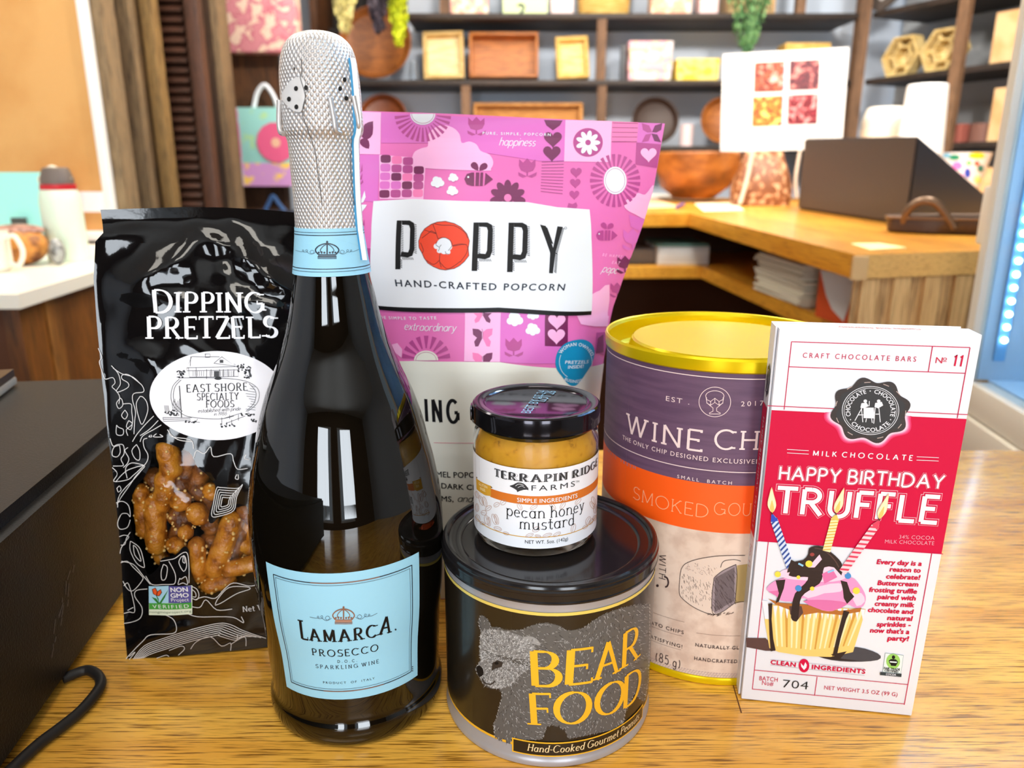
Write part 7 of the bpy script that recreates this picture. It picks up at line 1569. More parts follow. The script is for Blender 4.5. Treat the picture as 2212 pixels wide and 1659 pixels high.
# front slatted panel under the near edge
e = (LF - L1).normalized(); n_ = Vector((-e.y, e.x, 0))
bm = B(); prism(bm, [p - Vector((0, 0, thk)) for p in (L1 - n_ * .0025, LF - n_ * .0025, LF - n_ * .0003, L1 - n_ * .0003)], (0, 0, thk - .0005)); bmesh.ops.recalc_face_normals(bm, faces=bm.faces); obj('edge_band', bm, wood('edge_band_wood', (240, 192, 112), (222, 168, 92), 'x', rough=.35, pore=(206, 152, 80)), lc)
a = L1 + e * .010 + n_ * .008
bm = B(); prism(bm, [Vector((p.x, p.y, FLOOR_Z)) for p in (a, LF + n_ * .012, LF + n_ * .03, a + n_ * .018 + e * .012)], (0, 0, LZ - thk - FLOOR_Z - .001)); obj('end_panel', bm, M_BODY, lc)
for k in range(9):
    p = a + e * (.012 + k * .062) - n_ * .006
    bm = B(); prism(bm, [Vector((q.x, q.y, FLOOR_Z)) for q in (p, p + e * .032, p + e * .032 + n_ * .005, p + n_ * .005)], (0, 0, LZ - thk - FLOOR_Z - .002)); obj('batten', bm, wood('batten_wood', (238, 198, 140), (210, 164, 106), 'z', rough=.6, pore=(176, 130, 80)), lc)
bm = B(); q = L1 - e * .004 - n_ * .0065; box(bm, (q.x - .004, q.y - .004, LZ - thk - .0003), (q.x + .02, q.y + .0035, LZ - .002)); obj('corner_trim', bm, mat('corner_trim_grey', (206, 166, 112), .5), lc)
# inner shelf and dark back
S1, S2, S3 = onz(1840, 706, -.02), onz(1516, 576, -.02), onz(1250, 570, -.02)
def shz(py1, py0):    # height of the inner shelf from its front line
    return 0
S2 = at(1516, 576, L2.y - .02); zsf = S2.z; S3 = onz(1250, 578, zsf); S1 = onz(1850, 715, zsf)
out2 = [S1, Vector((L1.x + .30, S1.y + .25, zsf)), Vector((S2.x + .5, S2.y + .45, zsf)), Vector((S3.x - .4, S3.y + .45, zsf)), Vector((S3.x - .4, S3.y, zsf)), S2]
bm = B(); prism(bm, [p - Vector((0, 0, .036)) for p in out2], (0, 0, .036)); obj('inner_shelf', bm, M_OAK_B, lc)
bm = B(); prism(bm, [Vector((p.x, p.y, FLOOR_Z)) for p in (Vector((L1.x + .33, L1.y + .12, 0)), Vector((L1.x + .36, L1.y + .12, 0)), Vector((S2.x + .55, S2.y + .46, 0)), Vector((S3.x - .6, S3.y + .50, 0)), Vector((S3.x - .6, S3.y + .47, 0)), Vector((S2.x + .53, S2.y + .44, 0)))], (0, 0, LZ - thk - FLOOR_Z - .001)); bmesh.ops.recalc_face_normals(bm, faces=bm.faces); obj('back_board', bm, M_DARKIN, lc)
# things on the inner shelf
ZI = zsf + .001
a, b_ = onz(1422, 574, ZI), onz(1528, 571, ZI); h = at(1475, 534, a.y).z - ZI
bm = B(); box(bm, (a.x, a.y + .02, ZI), (b_.x, a.y + .26, ZI + h), .004); t = thing('paper_ream', 'grey white stack of paper on the shelf under the service counter', 'paper', ((a.x + b_.x) / 2, a.y + .14, ZI)); obj('sheets', bm, mat('ream_white', (206, 210, 212), .7, noise=((2, 2, 200), (186, 192, 196), .45, .55)), t)
bm = B(); box(bm, (a.x - .004, a.y + .018, ZI + h + .0005), (b_.x - .004, a.y + .255, ZI + h + .008)); obj('cover_sheet', bm, mat('cover_teal', (84, 124, 118), .6), t)
a2 = onz(1388, 574, ZI); t = thing('binder', 'dim grey binder left of the paper stack under the counter', 'binder', (a2.x, a2.y + .15, ZI)); bm = B(); box(bm, (a2.x - .05, a2.y + .05, ZI), (a2.x + .055, a2.y + .28, ZI + h * .8), .004); obj('cover', bm, mat('binder_grey', (120, 112, 106), .6), t)
# napkins
rnd = random.Random(9)
nap = thing('napkin_stack', 'untidy pile of cream paper bags on the shelf under the counter', 'paper bags', onz(1680, 640, ZI))
bm = B(); c0, c1 = onz(1622, 624, ZI), onz(1722, 668, ZI); dd = (c1 - c0); nn = Vector((-dd.y, dd.x, 0)).normalized()
if nn.x < 0: nn = -nn
for k in range(15):
    z = ZI + .0006 + k * .0062; j0 = rnd.uniform(-.02, .02); j1 = rnd.uniform(-.03, .0)
    p0, p1 = c0 + dd.normalized() * j0 + nn * (.012 + rnd.uniform(-.008, .008)), c1 + dd.normalized() * j1 + nn * (.012 + rnd.uniform(-.008, .008))
    prism(bm, [Vector((p.x, p.y, z)) for p in (p0, p1, p1 + nn * .16, p0 + nn * .16)], (0, 0, .0052))
obj('bags', bm, mat('napkin_cream', (238, 232, 210), .7), nap)
bm = B(); c0, c1 = onz(1740, 683, ZI), onz(1856, 722, ZI); dd = c1 - c0; t = thing('carton', 'orange and white carton at the end of the shelf under the counter', 'carton', (c0 + c1) / 2 + nn * .1)
zt = at(1745, 580, c0.y).z
prism(bm, [p + nn * .02 for p in (c0, c1, c1 + nn * .12, c0 + nn * .12)], (0, 0, min(zt, LZ - thk - .004) - ZI)); obj('carton_body', bm, mat('carton_orange', (216, 84, 34), .6), t)
hz = min(zt, LZ - thk - .004) - ZI
bm = B(); P = lambda s, z: c0 + dd * s + nn * .0185 + Vector((0, 0, hz * z)); prism(bm, [P(.02, .98), P(.98, .98), P(.98, .55), P(.62, .5), P(.55, .08), P(.32, .25), P(.18, .5)], nn * .001); obj('torn_label', bm, mat('carton_white_patch', (226, 226, 224), .6), t)

# ------------------------------------------------------------------ goods on the service counter
ZC = LZ + .0006
# black point of sale case
b0, b1 = onz(1722, 452, ZC), onz(1957, 488, ZC); e = (b1 - b0); W0 = e.length; e.normalize(); n_ = Vector((-e.y, e.x, 0))
hb = at(1722, 297, b0.y).z - ZC; hb2 = at(1985, 292, b1.y).z - ZC
t = thing('black_case', 'large black sloped equipment case on the service counter', 'case', b0 + e * W0 / 2 + n_ * .12)
BLK = mat('case_black', (60, 54, 52), .45); NAVYB = mat('case_navy', (26, 42, 66), .42)
b1r = onz(2150, 462, ZC)
sd = (onz(2150, 463, ZC) - b1); 
bm = B(); q = [b0, b1, b1 + sd, b0 + sd]
top_ = [b0 + Vector((0, 0, hb)), b1 + Vector((0, 0, hb2)) , b1 + sd + Vector((0, 0, .03)), b0 + sd + Vector((0, 0, .03))]
vb = [bm.verts.new(p) for p in q]; vt = [bm.verts.new(p) for p in top_]
for vs in ([vb[3], vb[2], vb[1], vb[0]], vt, [vb[0], vb[1], vt[1], vt[0]], [vb[1], vb[2], vt[2], vt[1]], [vb[2], vb[3], vt[3], vt[2]], [vb[3], vb[0], vt[0], vt[3]]): bm.faces.new(vs)
bmesh.ops.recalc_face_normals(bm, faces=bm.faces); bmesh.ops.bevel(bm, geom=[x for x in bm.edges], offset=.008, segments=3, affect='EDGES')
for f in bm.faces:
    if f.normal.x > .35: f.material_index = 1
obj('shell', bm, [BLK, NAVYB], t)
# dark oval tray with handles
c = onz(2075, 505, ZC); TD = Vector((.97, -.18, 0)).normalized()
t = thing('oval_tray', 'dark bronze tray with an arched handle on the service counter', 'tray', c)
BRZ = mat('bronze_dark', (84, 66, 56), .38, metal=.5)
l0 = onz(1912, 500, ZC); ang = math.atan2(TD.y, TD.x); rx = .21; M = TR((l0 + TD * rx).to_tuple()) @ RZ(ang) @ Matrix.Diagonal((1, .36, 1, 1))
bm = B(); lathe(bm, [(0, .0), (rx * .95, 0), (rx * .985, .004), (rx, .030), (rx * .99, .033), (rx * .965, .03), (rx * .94, .008), (0, .008)], 64, (0, 0, 0), M, cap=False); obj('tray_bowl', bm, BRZ, t)
bm = B(); tube(bm, [M @ Vector((rx * math.cos(a), rx * math.sin(a), .032)) for a in [2 * PI * k / 64 for k in range(64)]], .0035, 8, closed=True); obj('rim', bm, mat('bronze_rim', (130, 110, 98), .3, metal=.6), t)
yh = (M @ Vector((-rx * .8, 0, 0))).y - .02
bm = B(); tube(bm, smooth_path([at(x, y, yh - .01 * i) for i, (x, y) in enumerate(((1952, 494), (1956, 466), (1972, 444), (1996, 434), (2022, 440), (2044, 466), (2062, 494)))], 6), .0088, 12); obj('handle', bm, mat('bronze_handle', (120, 96, 76), .3, metal=.6), t)
# paper slips and pen
def slip(pts, m, label, name='paper_slip', cat='paper', z=ZC, th=.0012, grp=None):
    bm = B(); prism(bm, [onz(x, y, z) for x, y in pts], (0, 0, th)); return obj(name, bm, m, label=label, cat=cat, group=grp)
slip(((1838, 527), (1900, 526), (1958, 536), (1880, 541)), mat('slip_yellow', (252, 244, 180), .6), 'pale yellow paper slip at the near corner of the service counter')
slip(((1500, 440), (1585, 438), (1608, 455), (1520, 457)), mat('slip_peach', (252, 226, 196), .6), 'peach paper slip at the inner corner of the service counter')
slip(((1330, 436), (1420, 432), (1474, 448), (1340, 452)), mat('slip_salmon', (250, 196, 150), .6), 'salmon coloured sheet lying left of the inner counter corner')
slip(((1345, 423), (1490, 424), (1496, 430), (1350, 434)), mat('slip_white', (236, 236, 230), .6), 'thin stack of white sheets under the carved wooden bowl', th=.012)
bm = B(); tube(bm, [onz(1462, 447, ZC + .008), onz(1476, 441, ZC + .008)], .006, 8); obj('pen', bm, mat('pen_violet', (90, 70, 150), .4), label='violet pen beside the salmon sheet', cat='pen')
# carved wooden bowl
yb = onz(1480, 436, ZC).y + .04
a, b_ = at(1418, 400, yb), at(1606, 400, yb); cx_ = (a.x + b_.x) / 2 - .02; rr = (b_.x - a.x) / 2
h = at(1500, 328, yb).z - ZC - .014
t = thing('dough_bowl', 'big rough carved wooden bowl on the service counter', 'bowl', (cx_, yb, ZC + .013)); CARV = mat('carved_wood', (168, 104, 44), .5, noise=((7, 7, 14), (92, 48, 16), .38, .66, [(.5, (140, 82, 32))]), bump=((20, 20, 20), .5, .02))
bm = B(); lathe(bm, [(0, 0), (rr * .45, 0), (rr * .75, h * .25), (rr * .95, h * .65), (rr, h * .95), (rr * .96, h), (rr * .9, h * .95), (rr * .7, h * .35), (0, h * .2)], 48, (cx_, yb + .02, ZC + .0135), cap=False, wob=lambda a_, z: 1 + .05 * math.sin(3 * a_ + 1) + .03 * math.sin(7 * a_ + z * 30)); obj('bowl', bm, CARV, t)
# clear snack bag
y_ = onz(1660, 445, ZC).y
a, b_ = at(1588, 440, y_), at(1720, 440, y_); zt = at(1650, 326, y_).z; cx_ = (a.x + b_.x) / 2; w = b_.x - a.x
t = thing('snack_bag', 'clear cellophane bag of brown nuts between bowl and black case', 'bag', (cx_, y_ + .06, ZC)); NUT = mat('nut_brown', (138, 84, 48), .5, noise=((45, 45, 45), (206, 160, 120), .52, .64, [(.45, (120, 70, 38))]))
bm = B(); n_ = 12; rows = []
for i in range(9):
    f_ = i / 8; z = ZC + (zt - ZC) * f_; k = (1 - .25 * f_ * f_) * (.92 + .08 * math.sin(5 * f_)); dp = .075 * (1 - f_ ** 2.2) + .004
    rows.append([bm.verts.new((cx_ + math.copysign(abs(math.cos(a_)) ** .6, math.cos(a_)) * w / 2 * k, y_ + .07 + math.copysign(abs(math.sin(a_)) ** .7, math.sin(a_)) * dp, z)) for a_ in [2 * PI * j / 24 for j in range(24)]])
for r0, r1 in zip(rows, rows[1:]):
    for j in range(24): bm.faces.new([r0[j], r0[(j + 1) % 24], r1[(j + 1) % 24], r1[j]])
bm.faces.new(list(reversed(rows[0]))); bm.faces.new(rows[-1]); obj('contents', bm, NUT, t, smooth=60)
bm = B(); tube(bm, smooth_path([(cx_ - w * .3, y_ - .01, zt), (cx_ - w * .36, y_ - .02, (zt + ZC) / 2), (cx_ - w * .46, y_ - .03, ZC + .01)], 5), .008, 6); obj('cellophane_edge', bm, mat('cellophane', (232, 214, 196), .2, alpha=.75), t); bm = B(); tube(bm, smooth_path([(cx_ + w * .46, y_ - .01, zt), (cx_ + w * .42, y_ - .02, (zt + ZC) / 2), (cx_ + w * .47, y_ - .02, ZC + .03)], 5), .006, 6); obj('cellophane_edge', bm, mat('cellophane', (232, 214, 196), .2, alpha=.75), t)
# food sign
ys = onz(1640, 470, ZC).y + .0
ys = 3.42
P_ = [at(1562, 117, ys), at(1834, 102, ys - .12), at(1818, 322, ys - .12), at(1556, 328, ys)]
t = thing('menu_sign', 'white menu sign with a grid of four food pictures', 'sign', ((P_[2].x + P_[3].x) / 2, ys, ZC)); nrm = (P_[1] - P_[0]).cross(P_[3] - P_[0]).normalized(); nrm = nrm if nrm.y > 0 else -nrm
bm = B(); prism(bm, P_, nrm * .006); obj('panel', bm, mat('sign_white', (226, 227, 226), .5), t)
bm = B(); q = (P_[2] + P_[3]) / 2 + nrm * .012; box(bm, (q.x - .012, q.y, ZC), (q.x + .012, q.y + .014, q.z + .05)); box(bm, (q.x - .05, q.y - .02, ZC - .0003), (q.x + .05, q.y + .05, ZC + .008)); obj('stand', bm, mat('sign_stand', (90, 70, 54), .5), t)
def sp(px, py):
    rr_ = ray(px, py); t_ = (P_[0] - EYE).dot(nrm) / rr_.dot(nrm); return EYE + rr_ * t_ - nrm * .0006
FOODS = [((170, 92, 60), (104, 30, 34), (222, 170, 160)), ((120, 50, 60), (62, 40, 48), (214, 140, 130)), ((206, 130, 44), (150, 40, 30), (236, 204, 110)), ((140, 34, 48), (86, 20, 28), (220, 150, 148))]
for i, (x0, y0) in enumerate(((1630, 134), (1706, 130), (1626, 208), (1702, 204))):
    w_, h_ = (66, 66)
    bm = B(); prism(bm, [sp(x0, y0 + 1), sp(x0 + w_, y0 - 2), sp(x0 + w_ - 3, y0 + h_ - 2), sp(x0 - 2, y0 + h_)], nrm * .0005)
    c1_, c2_, c3_ = FOODS[i]; obj('food_picture', bm, mat('food_print_%s' % 'abcd'[i], c1_, .5, noise=((42, 42, 42), c3_, .36, .64, [(.46, c2_), (.54, c1_)])), t)
for x0, x1, y in ((1668, 1720, 288), (1612, 1790, 306)):
    bm = B(); prism(bm, [sp(x0, y), sp(x1, y - 2), sp(x1, y + 2), sp(x0, y + 4)], nrm * .0005); obj('caption_line', bm, mat('sign_grey_line', (206, 204, 200), .5), t)
bm = B(); prism(bm, [sp(1694, 140), sp(1699, 140), sp(1694, 266), sp(1688, 266)], nrm * .0004); obj('grid_line', bm, mat('sign_lilac', (204, 206, 236), .5), t)
# white takeaway bowls and cups behind the case
def stack_bowl(px0, px1, py_top, py_bot, Y, label):
    a = at(px0, (py_top + py_bot) / 2, Y); b_ = at(px1, (py_top + py_bot) / 2, Y); r_ = (b_.x - a.x) / 2; zt = at((px0 + px1) / 2, py_top, Y).z; cx_ = (a.x + b_.x) / 2
    t = thing('takeaway_bowl_stack', label, 'bowls', (cx_, Y, ZC)); z = ZC; k = 0
    zb = zt - .11
    bm = B(); lathe(bm, [(0, 0), (r_ * 1.02, 0), (r_ * 1.02, zb - ZC)], 40, (cx_, Y, ZC)); obj('sleeve', bm, mat('sleeve_card', (236, 224, 204), .6), t)
    for k in range(5):
        z0 = zb + .001 + k * .009; bm = B(); lathe(bm, [(r_ * 1.0, 0), (r_ * 1.03, .002), (r_ * 1.0, .006), (r_ * .97, .008)], 40, (cx_, Y, z0), cap=False); obj('bowl_rim', bm, mat('bowl_white', (246, 240, 226), .6), t)
    bm = B(); lathe(bm, [(r_ * .99, 0), (r_ * .84, .044), (r_ * .78, .05), (r_ * .66, .05), (r_ * .64, .046), (0, .046)], 40, (cx_, Y, zb + .048), cap=False); obj('top_bowl', bm, mat('bowl_white', (246, 240, 226), .6), t)
stack_bowl(1866, 1962, 226, 300, 3.60, 'stack of upturned cream takeaway bowls behind the black case')
Yc = 3.28
a, b_ = at(1940, 300, Yc), at(2034, 300, Yc); zt = at(2000, 183, Yc).z; cx_ = (a.x + b_.x) / 2 + .003; r0 = (b_.x - a.x) / 2; r1 = (at(2042, 190, Yc).x - at(1961, 190, Yc).x) / 2
t = thing('cup_stack', 'tall stack of white paper cups upside down behind the black case', 'cups', (cx_, Yc, ZC)); CUPW = mat('cup_white', (246, 248, 248), .5)
M = Matrix.Identity(4)
bm = B(); lathe(bm, [(0, 0), (r0 * 1.25, 0), (r0 * 1.28, .005), (r0 * 1.22, .01), (r0 * 1.16, .03), (r0 * 1.2, .034)], 40, (cx_, Yc, ZC), cap=False); obj('bottom_cup', bm, CUPW, t)
bm = B(); zb = .035; H_ = zt - ZC; lathe(bm, [(r0 * 1.15, zb), (r0 * 1.12, H_ * .2), (r0 * 1.0, H_ * .45), (r1, H_ - .004), (r1 * .95, H_), (r1 * .88, H_), (r1 * .86, H_ - .006), (0, H_ - .006)], 40, (cx_, Yc, ZC), cap=False); obj('cup', bm, CUPW, t)
# confetti bowl
Y_ = 2.95; a, b_ = at(2034, 335, Y_), at(2136, 335, Y_); cx_ = (a.x + b_.x) / 2; r_ = (b_.x - a.x) / 2 * 1.02; zt = at(2090, 330, Y_).z
t = thing('confetti_bowl', 'white bowl with bright paint spots behind the black case', 'bowl', (cx_, Y_, ZC))
hb_ = zt - ZC
bm = B(); lathe(bm, [(0, 0), (r_ * .5, 0), (r_ * .54, .004), (r_ * .72, hb_ * .4), (r_ * .94, hb_ * .9), (r_, hb_), (r_ * .96, hb_), (r_ * .88, hb_ * .85), (r_ * .5, .02), (0, .02)], 48, (cx_, Y_, ZC), cap=False); obj('bowl', bm, mat('bowl_porcelain', (240, 240, 244), .3), t)
rnd = random.Random(12); cbr = interp([(0, r_ * .54), (hb_ * .4, r_ * .72), (hb_ * .9, r_ * .94), (hb_, r_)])
SCB = Surf(cyl_surf(cx_, Y_, lambda v: cbr(v - ZC) + .0004, r_), 0, ZC + hb_ * .7); SPOT = [(40, 150, 110), (250, 220, 40), (230, 130, 210), (40, 70, 190), (230, 90, 60), (110, 200, 120), (120, 200, 236), (250, 240, 150), (60, 130, 120)]
A = Art(SCB, du=.02, base=.0004)
for x, y, rx_, ry_, ci in ((2062, 340, 12, 6, 0), (2110, 336, 18, 7, 1), (2068, 358, 11, 9, 2), (2090, 374, 7, 11, 3), (2110, 353, 6, 5, 4), (2093, 352, 6, 5, 5), (2045, 336, 9, 5, 6), (2112, 388, 8, 8, 7), (2118, 364, 7, 8, 8), (2076, 380, 6, 5, 2)): A.ell((x, y), rx_, ry_, mat('paint_spot_%s' % 'abcdefghi'[ci], SPOT[ci], .4), 1, 14)
A.build('paint_spots', t)
a = at(2128, 400, 3.25); t = thing('kraft_pouch', 'plain kraft pouch standing behind the confetti bowl', 'pouch', (a.x + .03, 3.28, ZC)); bm = B(); box(bm, (a.x - .03, 3.25, ZC), (a.x + .12, 3.31, at(2128, 362, 3.25).z), .006); obj('pouch', bm, KR, t)
# ================================================================== left side of the shop
# white counter with a brown wooden front
WZ_ = .05
c0, c1, c2 = onz(38, 636, WZ_), onz(205, 587, WZ_), onz(-60, 640, WZ_)
wc = thing('side_counter', 'white topped side counter with brown wood panels at the left', 'counter', (c0.x - .1, c0.y + .4, FLOOR_Z))
dr_ = (c1 - c0).normalized(); far = c0 + dr_ * ((2.27 - c0.y) / dr_.y)
bm = B(); out = [c0, far, Vector((c0.x - 1.1, far.y, WZ_)), Vector((c0.x - 1.1, c0.y - .02, WZ_))]
prism(bm, [p - Vector((0, 0, .026)) for p in out], (0, 0, .026)); obj('counter_top', bm, mat('laminate_cream', (246, 242, 226), .35), wc)
inn = Vector((-dr_.y, dr_.x, 0)); inn = inn if inn.x < 0 else -inn
bm = B(); prism(bm, [Vector((p.x, p.y, FLOOR_Z)) for p in (c0 + dr_ * .05 + inn * .03, far + inn * .03, far + inn * .06, c0 + dr_ * .05 + inn * .06)], (0, 0, WZ_ - .027 - FLOOR_Z)); bmesh.ops.recalc_face_normals(bm, faces=bm.faces); obj('side_panel', bm, M_BROWNW, wc)
bm = B(); q = c0 + dr_ * .05 + inn * .035; prism(bm, [Vector((p.x, p.y, FLOOR_Z)) for p in (q, q + Vector((-1.0, .0, 0)), q + Vector((-1.0, .02, 0)), q + Vector((0, .02, 0)))], (0, 0, WZ_ - .027 - FLOOR_Z)); bmesh.ops.recalc_face_normals(bm, faces=bm.faces); obj('front_panel', bm, M_DARKIN, wc)
for px in (92, 118):
    p = onz(px, 612, WZ_); p = Vector((p.x, p.y, 0)) + inn * .024
    bm = B(); prism(bm, [Vector((r_.x, r_.y, FLOOR_Z)) for r_ in (p, p + dr_ * .05, p + dr_ * .05 + inn * .008, p + inn * .008)], (0, 0, WZ_ - .03 - FLOOR_Z)); bmesh.ops.recalc_face_normals(bm, faces=bm.faces); obj('stile', bm, wood('stile_wood', (168, 112, 48), (110, 66, 20), 'z', rough=.5), wc)
WT = WZ_ + .0006
# tumbler
y0 = onz(142, 566, WT).y + .03
def wv(px, py, Y): return at(px, py, Y)
a, b_ = wv(90, 500, y0), wv(192, 500, y0); cx_ = wv(150, 560, y0).x; rb = (wv(190, 555, y0).x - wv(110, 555, y0).x) / 2; zc = wv(125, 410, y0).z; zl = wv(120, 366, y0).z
t = thing('water_bottle', 'pale mint water bottle with grey lid and red ring', 'bottle', (cx_, y0, WT))
h = zc - WT
bm = B(); lathe(bm, [(0, 0), (rb * .95, 0), (rb, .006), (rb, h * .82), (rb * .93, h * .95), (rb * .86, h)], 40, (cx_, y0, WT)); obj('body', bm, mat('mint_enamel', (226, 244, 222), .4), t)
bm = B(); lathe(bm, [(rb * .85, 0), (rb * .86, 0.001), (rb * .86, .012), (rb * .80, .012)], 40, (cx_, y0, zc + .0004)); obj('red_ring', bm, mat('red_ring', (206, 40, 50), .4), t)
bm = B(); lathe(bm, [(rb * .80, 0), (rb * .80, .012), (rb * .62, .035), (rb * .5, .038)], 40, (cx_, y0, zc + .0130)); obj('lid', bm, mat('lid_grey', (112, 100, 92), .5), t)
bm = B(); tube(bm, smooth_path([(cx_ - rb * .8, y0, zc + .016), (cx_ - rb * .82, y0, zl - .02), (cx_ - rb * .2, y0, zl + .003), (cx_ + rb * .4, y0, zl - .012), (cx_ + rb * .7, y0, zc + .022)], 6), .007, 8); obj('carry_loop', bm, mat('loop_cream', (238, 230, 206), .5), t)
# teal and coral bags against the board
for px0, px1, py0, py1, Y, m, lb in ((-40, 70, 372, 540, y0 + .22, mat('teal_paper', (160, 232, 222), .6), 'mint paper gift bag under the cork board'), (62, 100, 376, 545, y0 + .34, mat('coral_paper', (250, 150, 110), .6), 'coral paper gift bag behind the water bottle')):
    a, b_ = wv(px0, py1, Y), wv(px1, py0, Y); t = thing('gift_bag', lb, 'bag', ((a.x + b_.x) / 2, Y + .04, WT))
    bm = B(); w_ = b_.x - a.x; zt = b_.z
    vs = [(a.x, Y, WT), (b_.x, Y, WT), (b_.x, Y + .08, WT), (a.x, Y + .08, WT)]; vt = [(a.x + .004, Y + .03, zt), (b_.x - .004, Y + .03, zt), (b_.x - .004, Y + .05, zt), (a.x + .004, Y + .05, zt)]
    v0 = [bm.verts.new(p) for p in vs]; v1 = [bm.verts.new(p) for p in vt]
    bm.faces.new(list(reversed(v0)))
    for k in range(4): bm.faces.new([v0[k], v0[(k + 1) % 4], v1[(k + 1) % 4], v1[k]])
    obj('paper', bm, m, t)
    if px0 < 0:
        bm = B(); box(bm, (wv(30, 480, Y).x, Y - .012, wv(30, 490, Y).z), (wv(60, 480, Y).x, Y - .002, wv(30, 470, Y).z)); M = None; obj('ribbon_tie', bm, mat('ribbon_dark', (70, 72, 68), .6), t)
# snack pouch with bread
Y = y0 - .10; a = wv(38, 560, Y); t = thing('bread_bag', 'clear bag of orange and brown bread rolls beside the water bottle', 'bag', (a.x, Y, WT)); BR = mat('bread_crust', (222, 150, 70), .5, noise=((30, 30, 30), (120, 70, 40), .50, .66, [(.56, (200, 130, 60))]))
zt = wv(45, 490, Y).z
bm = B(); ball(bm, (a.x + .005, Y + .02, (WT + zt) / 2), (.052, .05, (zt - WT) / 2 - .0005), 16); obj('rolls', bm, BR, t)
bm = B(); rnd = random.Random(6)
ball(bm, (a.x - .01, Y + .03, zt - .01), (.06, .045, .014), 12); obj('bag_top', bm, mat('bag_film_pink', (206, 156, 140), .3, noise=((50, 50, 50), (130, 84, 70), .45, .6)), t)
bm = B(); ball(bm, (wv(112, 545, Y).x, Y + .02, WT + .030), (.016, .02, .030), 12); obj('bag_corner', bm, mat('bag_film_grey', (176, 176, 172), .15, noise=((60, 60, 60), (90, 90, 88), .45, .6)), t)
# mug
Y = y0 - .20; a = wv(-4, 540, Y); t = thing('mug', 'cream mug at the left edge of the side counter', 'mug', (a.x - .03, Y, WT)); r_ = .036; zt = wv(0, 498, Y).z - WT; MUG = mat('mug_cream', (246, 238, 220), .35); cxm = wv(18, 540, Y).x - r_
bm = B(); lathe(bm, [(0, 0), (r_ * .8, 0), (r_, .01), (r_, zt), (r_ * .92, zt), (r_ * .9, .012), (0, .01)], 36, (cxm, Y, WT), cap=False); obj('cup', bm, MUG, t)
bm = B(); tube(bm, smooth_path([(cxm + r_ * .97, Y, WT + zt * .82), (cxm + r_ * 1.5, Y, WT + zt * .86), (cxm + r_ * 1.85, Y, WT + zt * .5), (cxm + r_ * 1.5, Y, WT + zt * .16), (cxm + r_ * .97, Y, WT + zt * .2)], 6), .0055, 8); obj('handle', bm, MUG, t)
# cork board and the partition it hangs on
YB = 2.30
t = thing('cork_board', 'large cork notice board with a white frame at the left', 'notice board', (at(60, 300, YB).x, YB, .1))
xr = at(214, 220, YB).x
zb_ = at(230, 520, YB).z
bm = B(); box(bm, (-2.9, YB, zb_ + .03), (xr - .022, YB + .012, 1.3)); obj('cork', bm, mat('cork', (216, 164, 100), .85, noise=((6, 6, 6), (206, 150, 86), .4, .65), bump=((200, 200, 200), .3, .002)), t)
bm = B(); box(bm, (xr - .0215, YB - .012, zb_), (xr + .004, YB + .014, 1.3), .003); box(bm, (-2.9, YB - .012, zb_), (xr - .022, YB + .014, zb_ + .0295), .003); obj('frame', bm, M_WHITE, t)
a, b_ = at(178, 458, YB - .008), at(246, 414, YB - .008); bm = B(); box(bm, (a.x, YB - .0125, a.z), (b_.x - .032, YB - .0005, b_.z)); obj('paper_note', bm, mat('note_white', (240, 240, 246), .6), label='white paper note pinned low on the cork board', cat='note')
bm = B(); box(bm, (-3.04, YB + .02, FLOOR_Z), (xr + .03, YB + .10, CEIL_Z)); struct('wall_partition', bm, wood('weathered_timber', (150, 126, 92), (96, 74, 50), 'z', rough=.75))
# rough posts and louvred shutter
def vboard(px0, px1, pyr, Y, m, name, parent, d=.05, z0=FLOOR_Z, z1=CEIL_Z - .01):
    a, b_ = at(px0, pyr, Y).x, at(px1, pyr, Y).x; bm = B(); box(bm, (a, Y, z0), (b_, Y + d, z1), .003); return obj(name, bm, m, parent)
pf = thing('door_frame', 'rough grey-brown timber door frame beside the cork board', 'door frame', (at(290, 220, 2.6).x, 2.62, FLOOR_Z))
vboard(226, 302, 220, 2.56, wood('weathered_timber', (150, 126, 92), (96, 74, 50), 'z', rough=.75), 'post', pf, .10)
vboard(303, 318, 220, 2.60, wood('timber_edge', (118, 88, 50), (74, 52, 26), 'z', rough=.75), 'jamb', pf, .06)
vboard(325, 349, 220, 2.60, wood('timber_pale', (150, 118, 68), (104, 78, 40), 'z', rough=.75), 'door_stop', pf, .06)
sh = thing('louvred_shutter', 'dark brown louvred shutter door next to the timber frame', 'shutter', (at(390, 220, 2.72).x, 2.74, FLOOR_Z)); LV = wood('louvre_brown', (84, 50, 34), (48, 26, 16), 'x', rough=.5)
xa, xb = at(353, 220, 2.72).x, at(417, 220, 2.72).x
vboard(345, 352, 220, 2.70, LV, 'stile', sh, .04); vboard(418, 446, 220, 2.70, wood('shutter_stile', (98, 62, 44), (62, 36, 24), 'z', rough=.5), 'stile', sh, .05)
M_LV = [None]
k = 0; z = -.90
while z < 1.8:
    bm = B(); box(bm, (xa + .001, -.004, -.021), (xb - .001, .004, .021), .002, TR((0, 2.725, z)) @ Matrix.Rotation(-.75, 4, 'X')); bmesh.ops.recalc_face_normals(bm, faces=bm.faces); o = obj('louvre', bm, LV, sh); z += .031; k += 1
bm = B(); box(bm, (xa - .01, 2.752, FLOOR_Z), (xb + .01, 2.762, CEIL_Z - .01)); obj('backing', bm, mat('shutter_dark', (30, 18, 12), .7), sh)
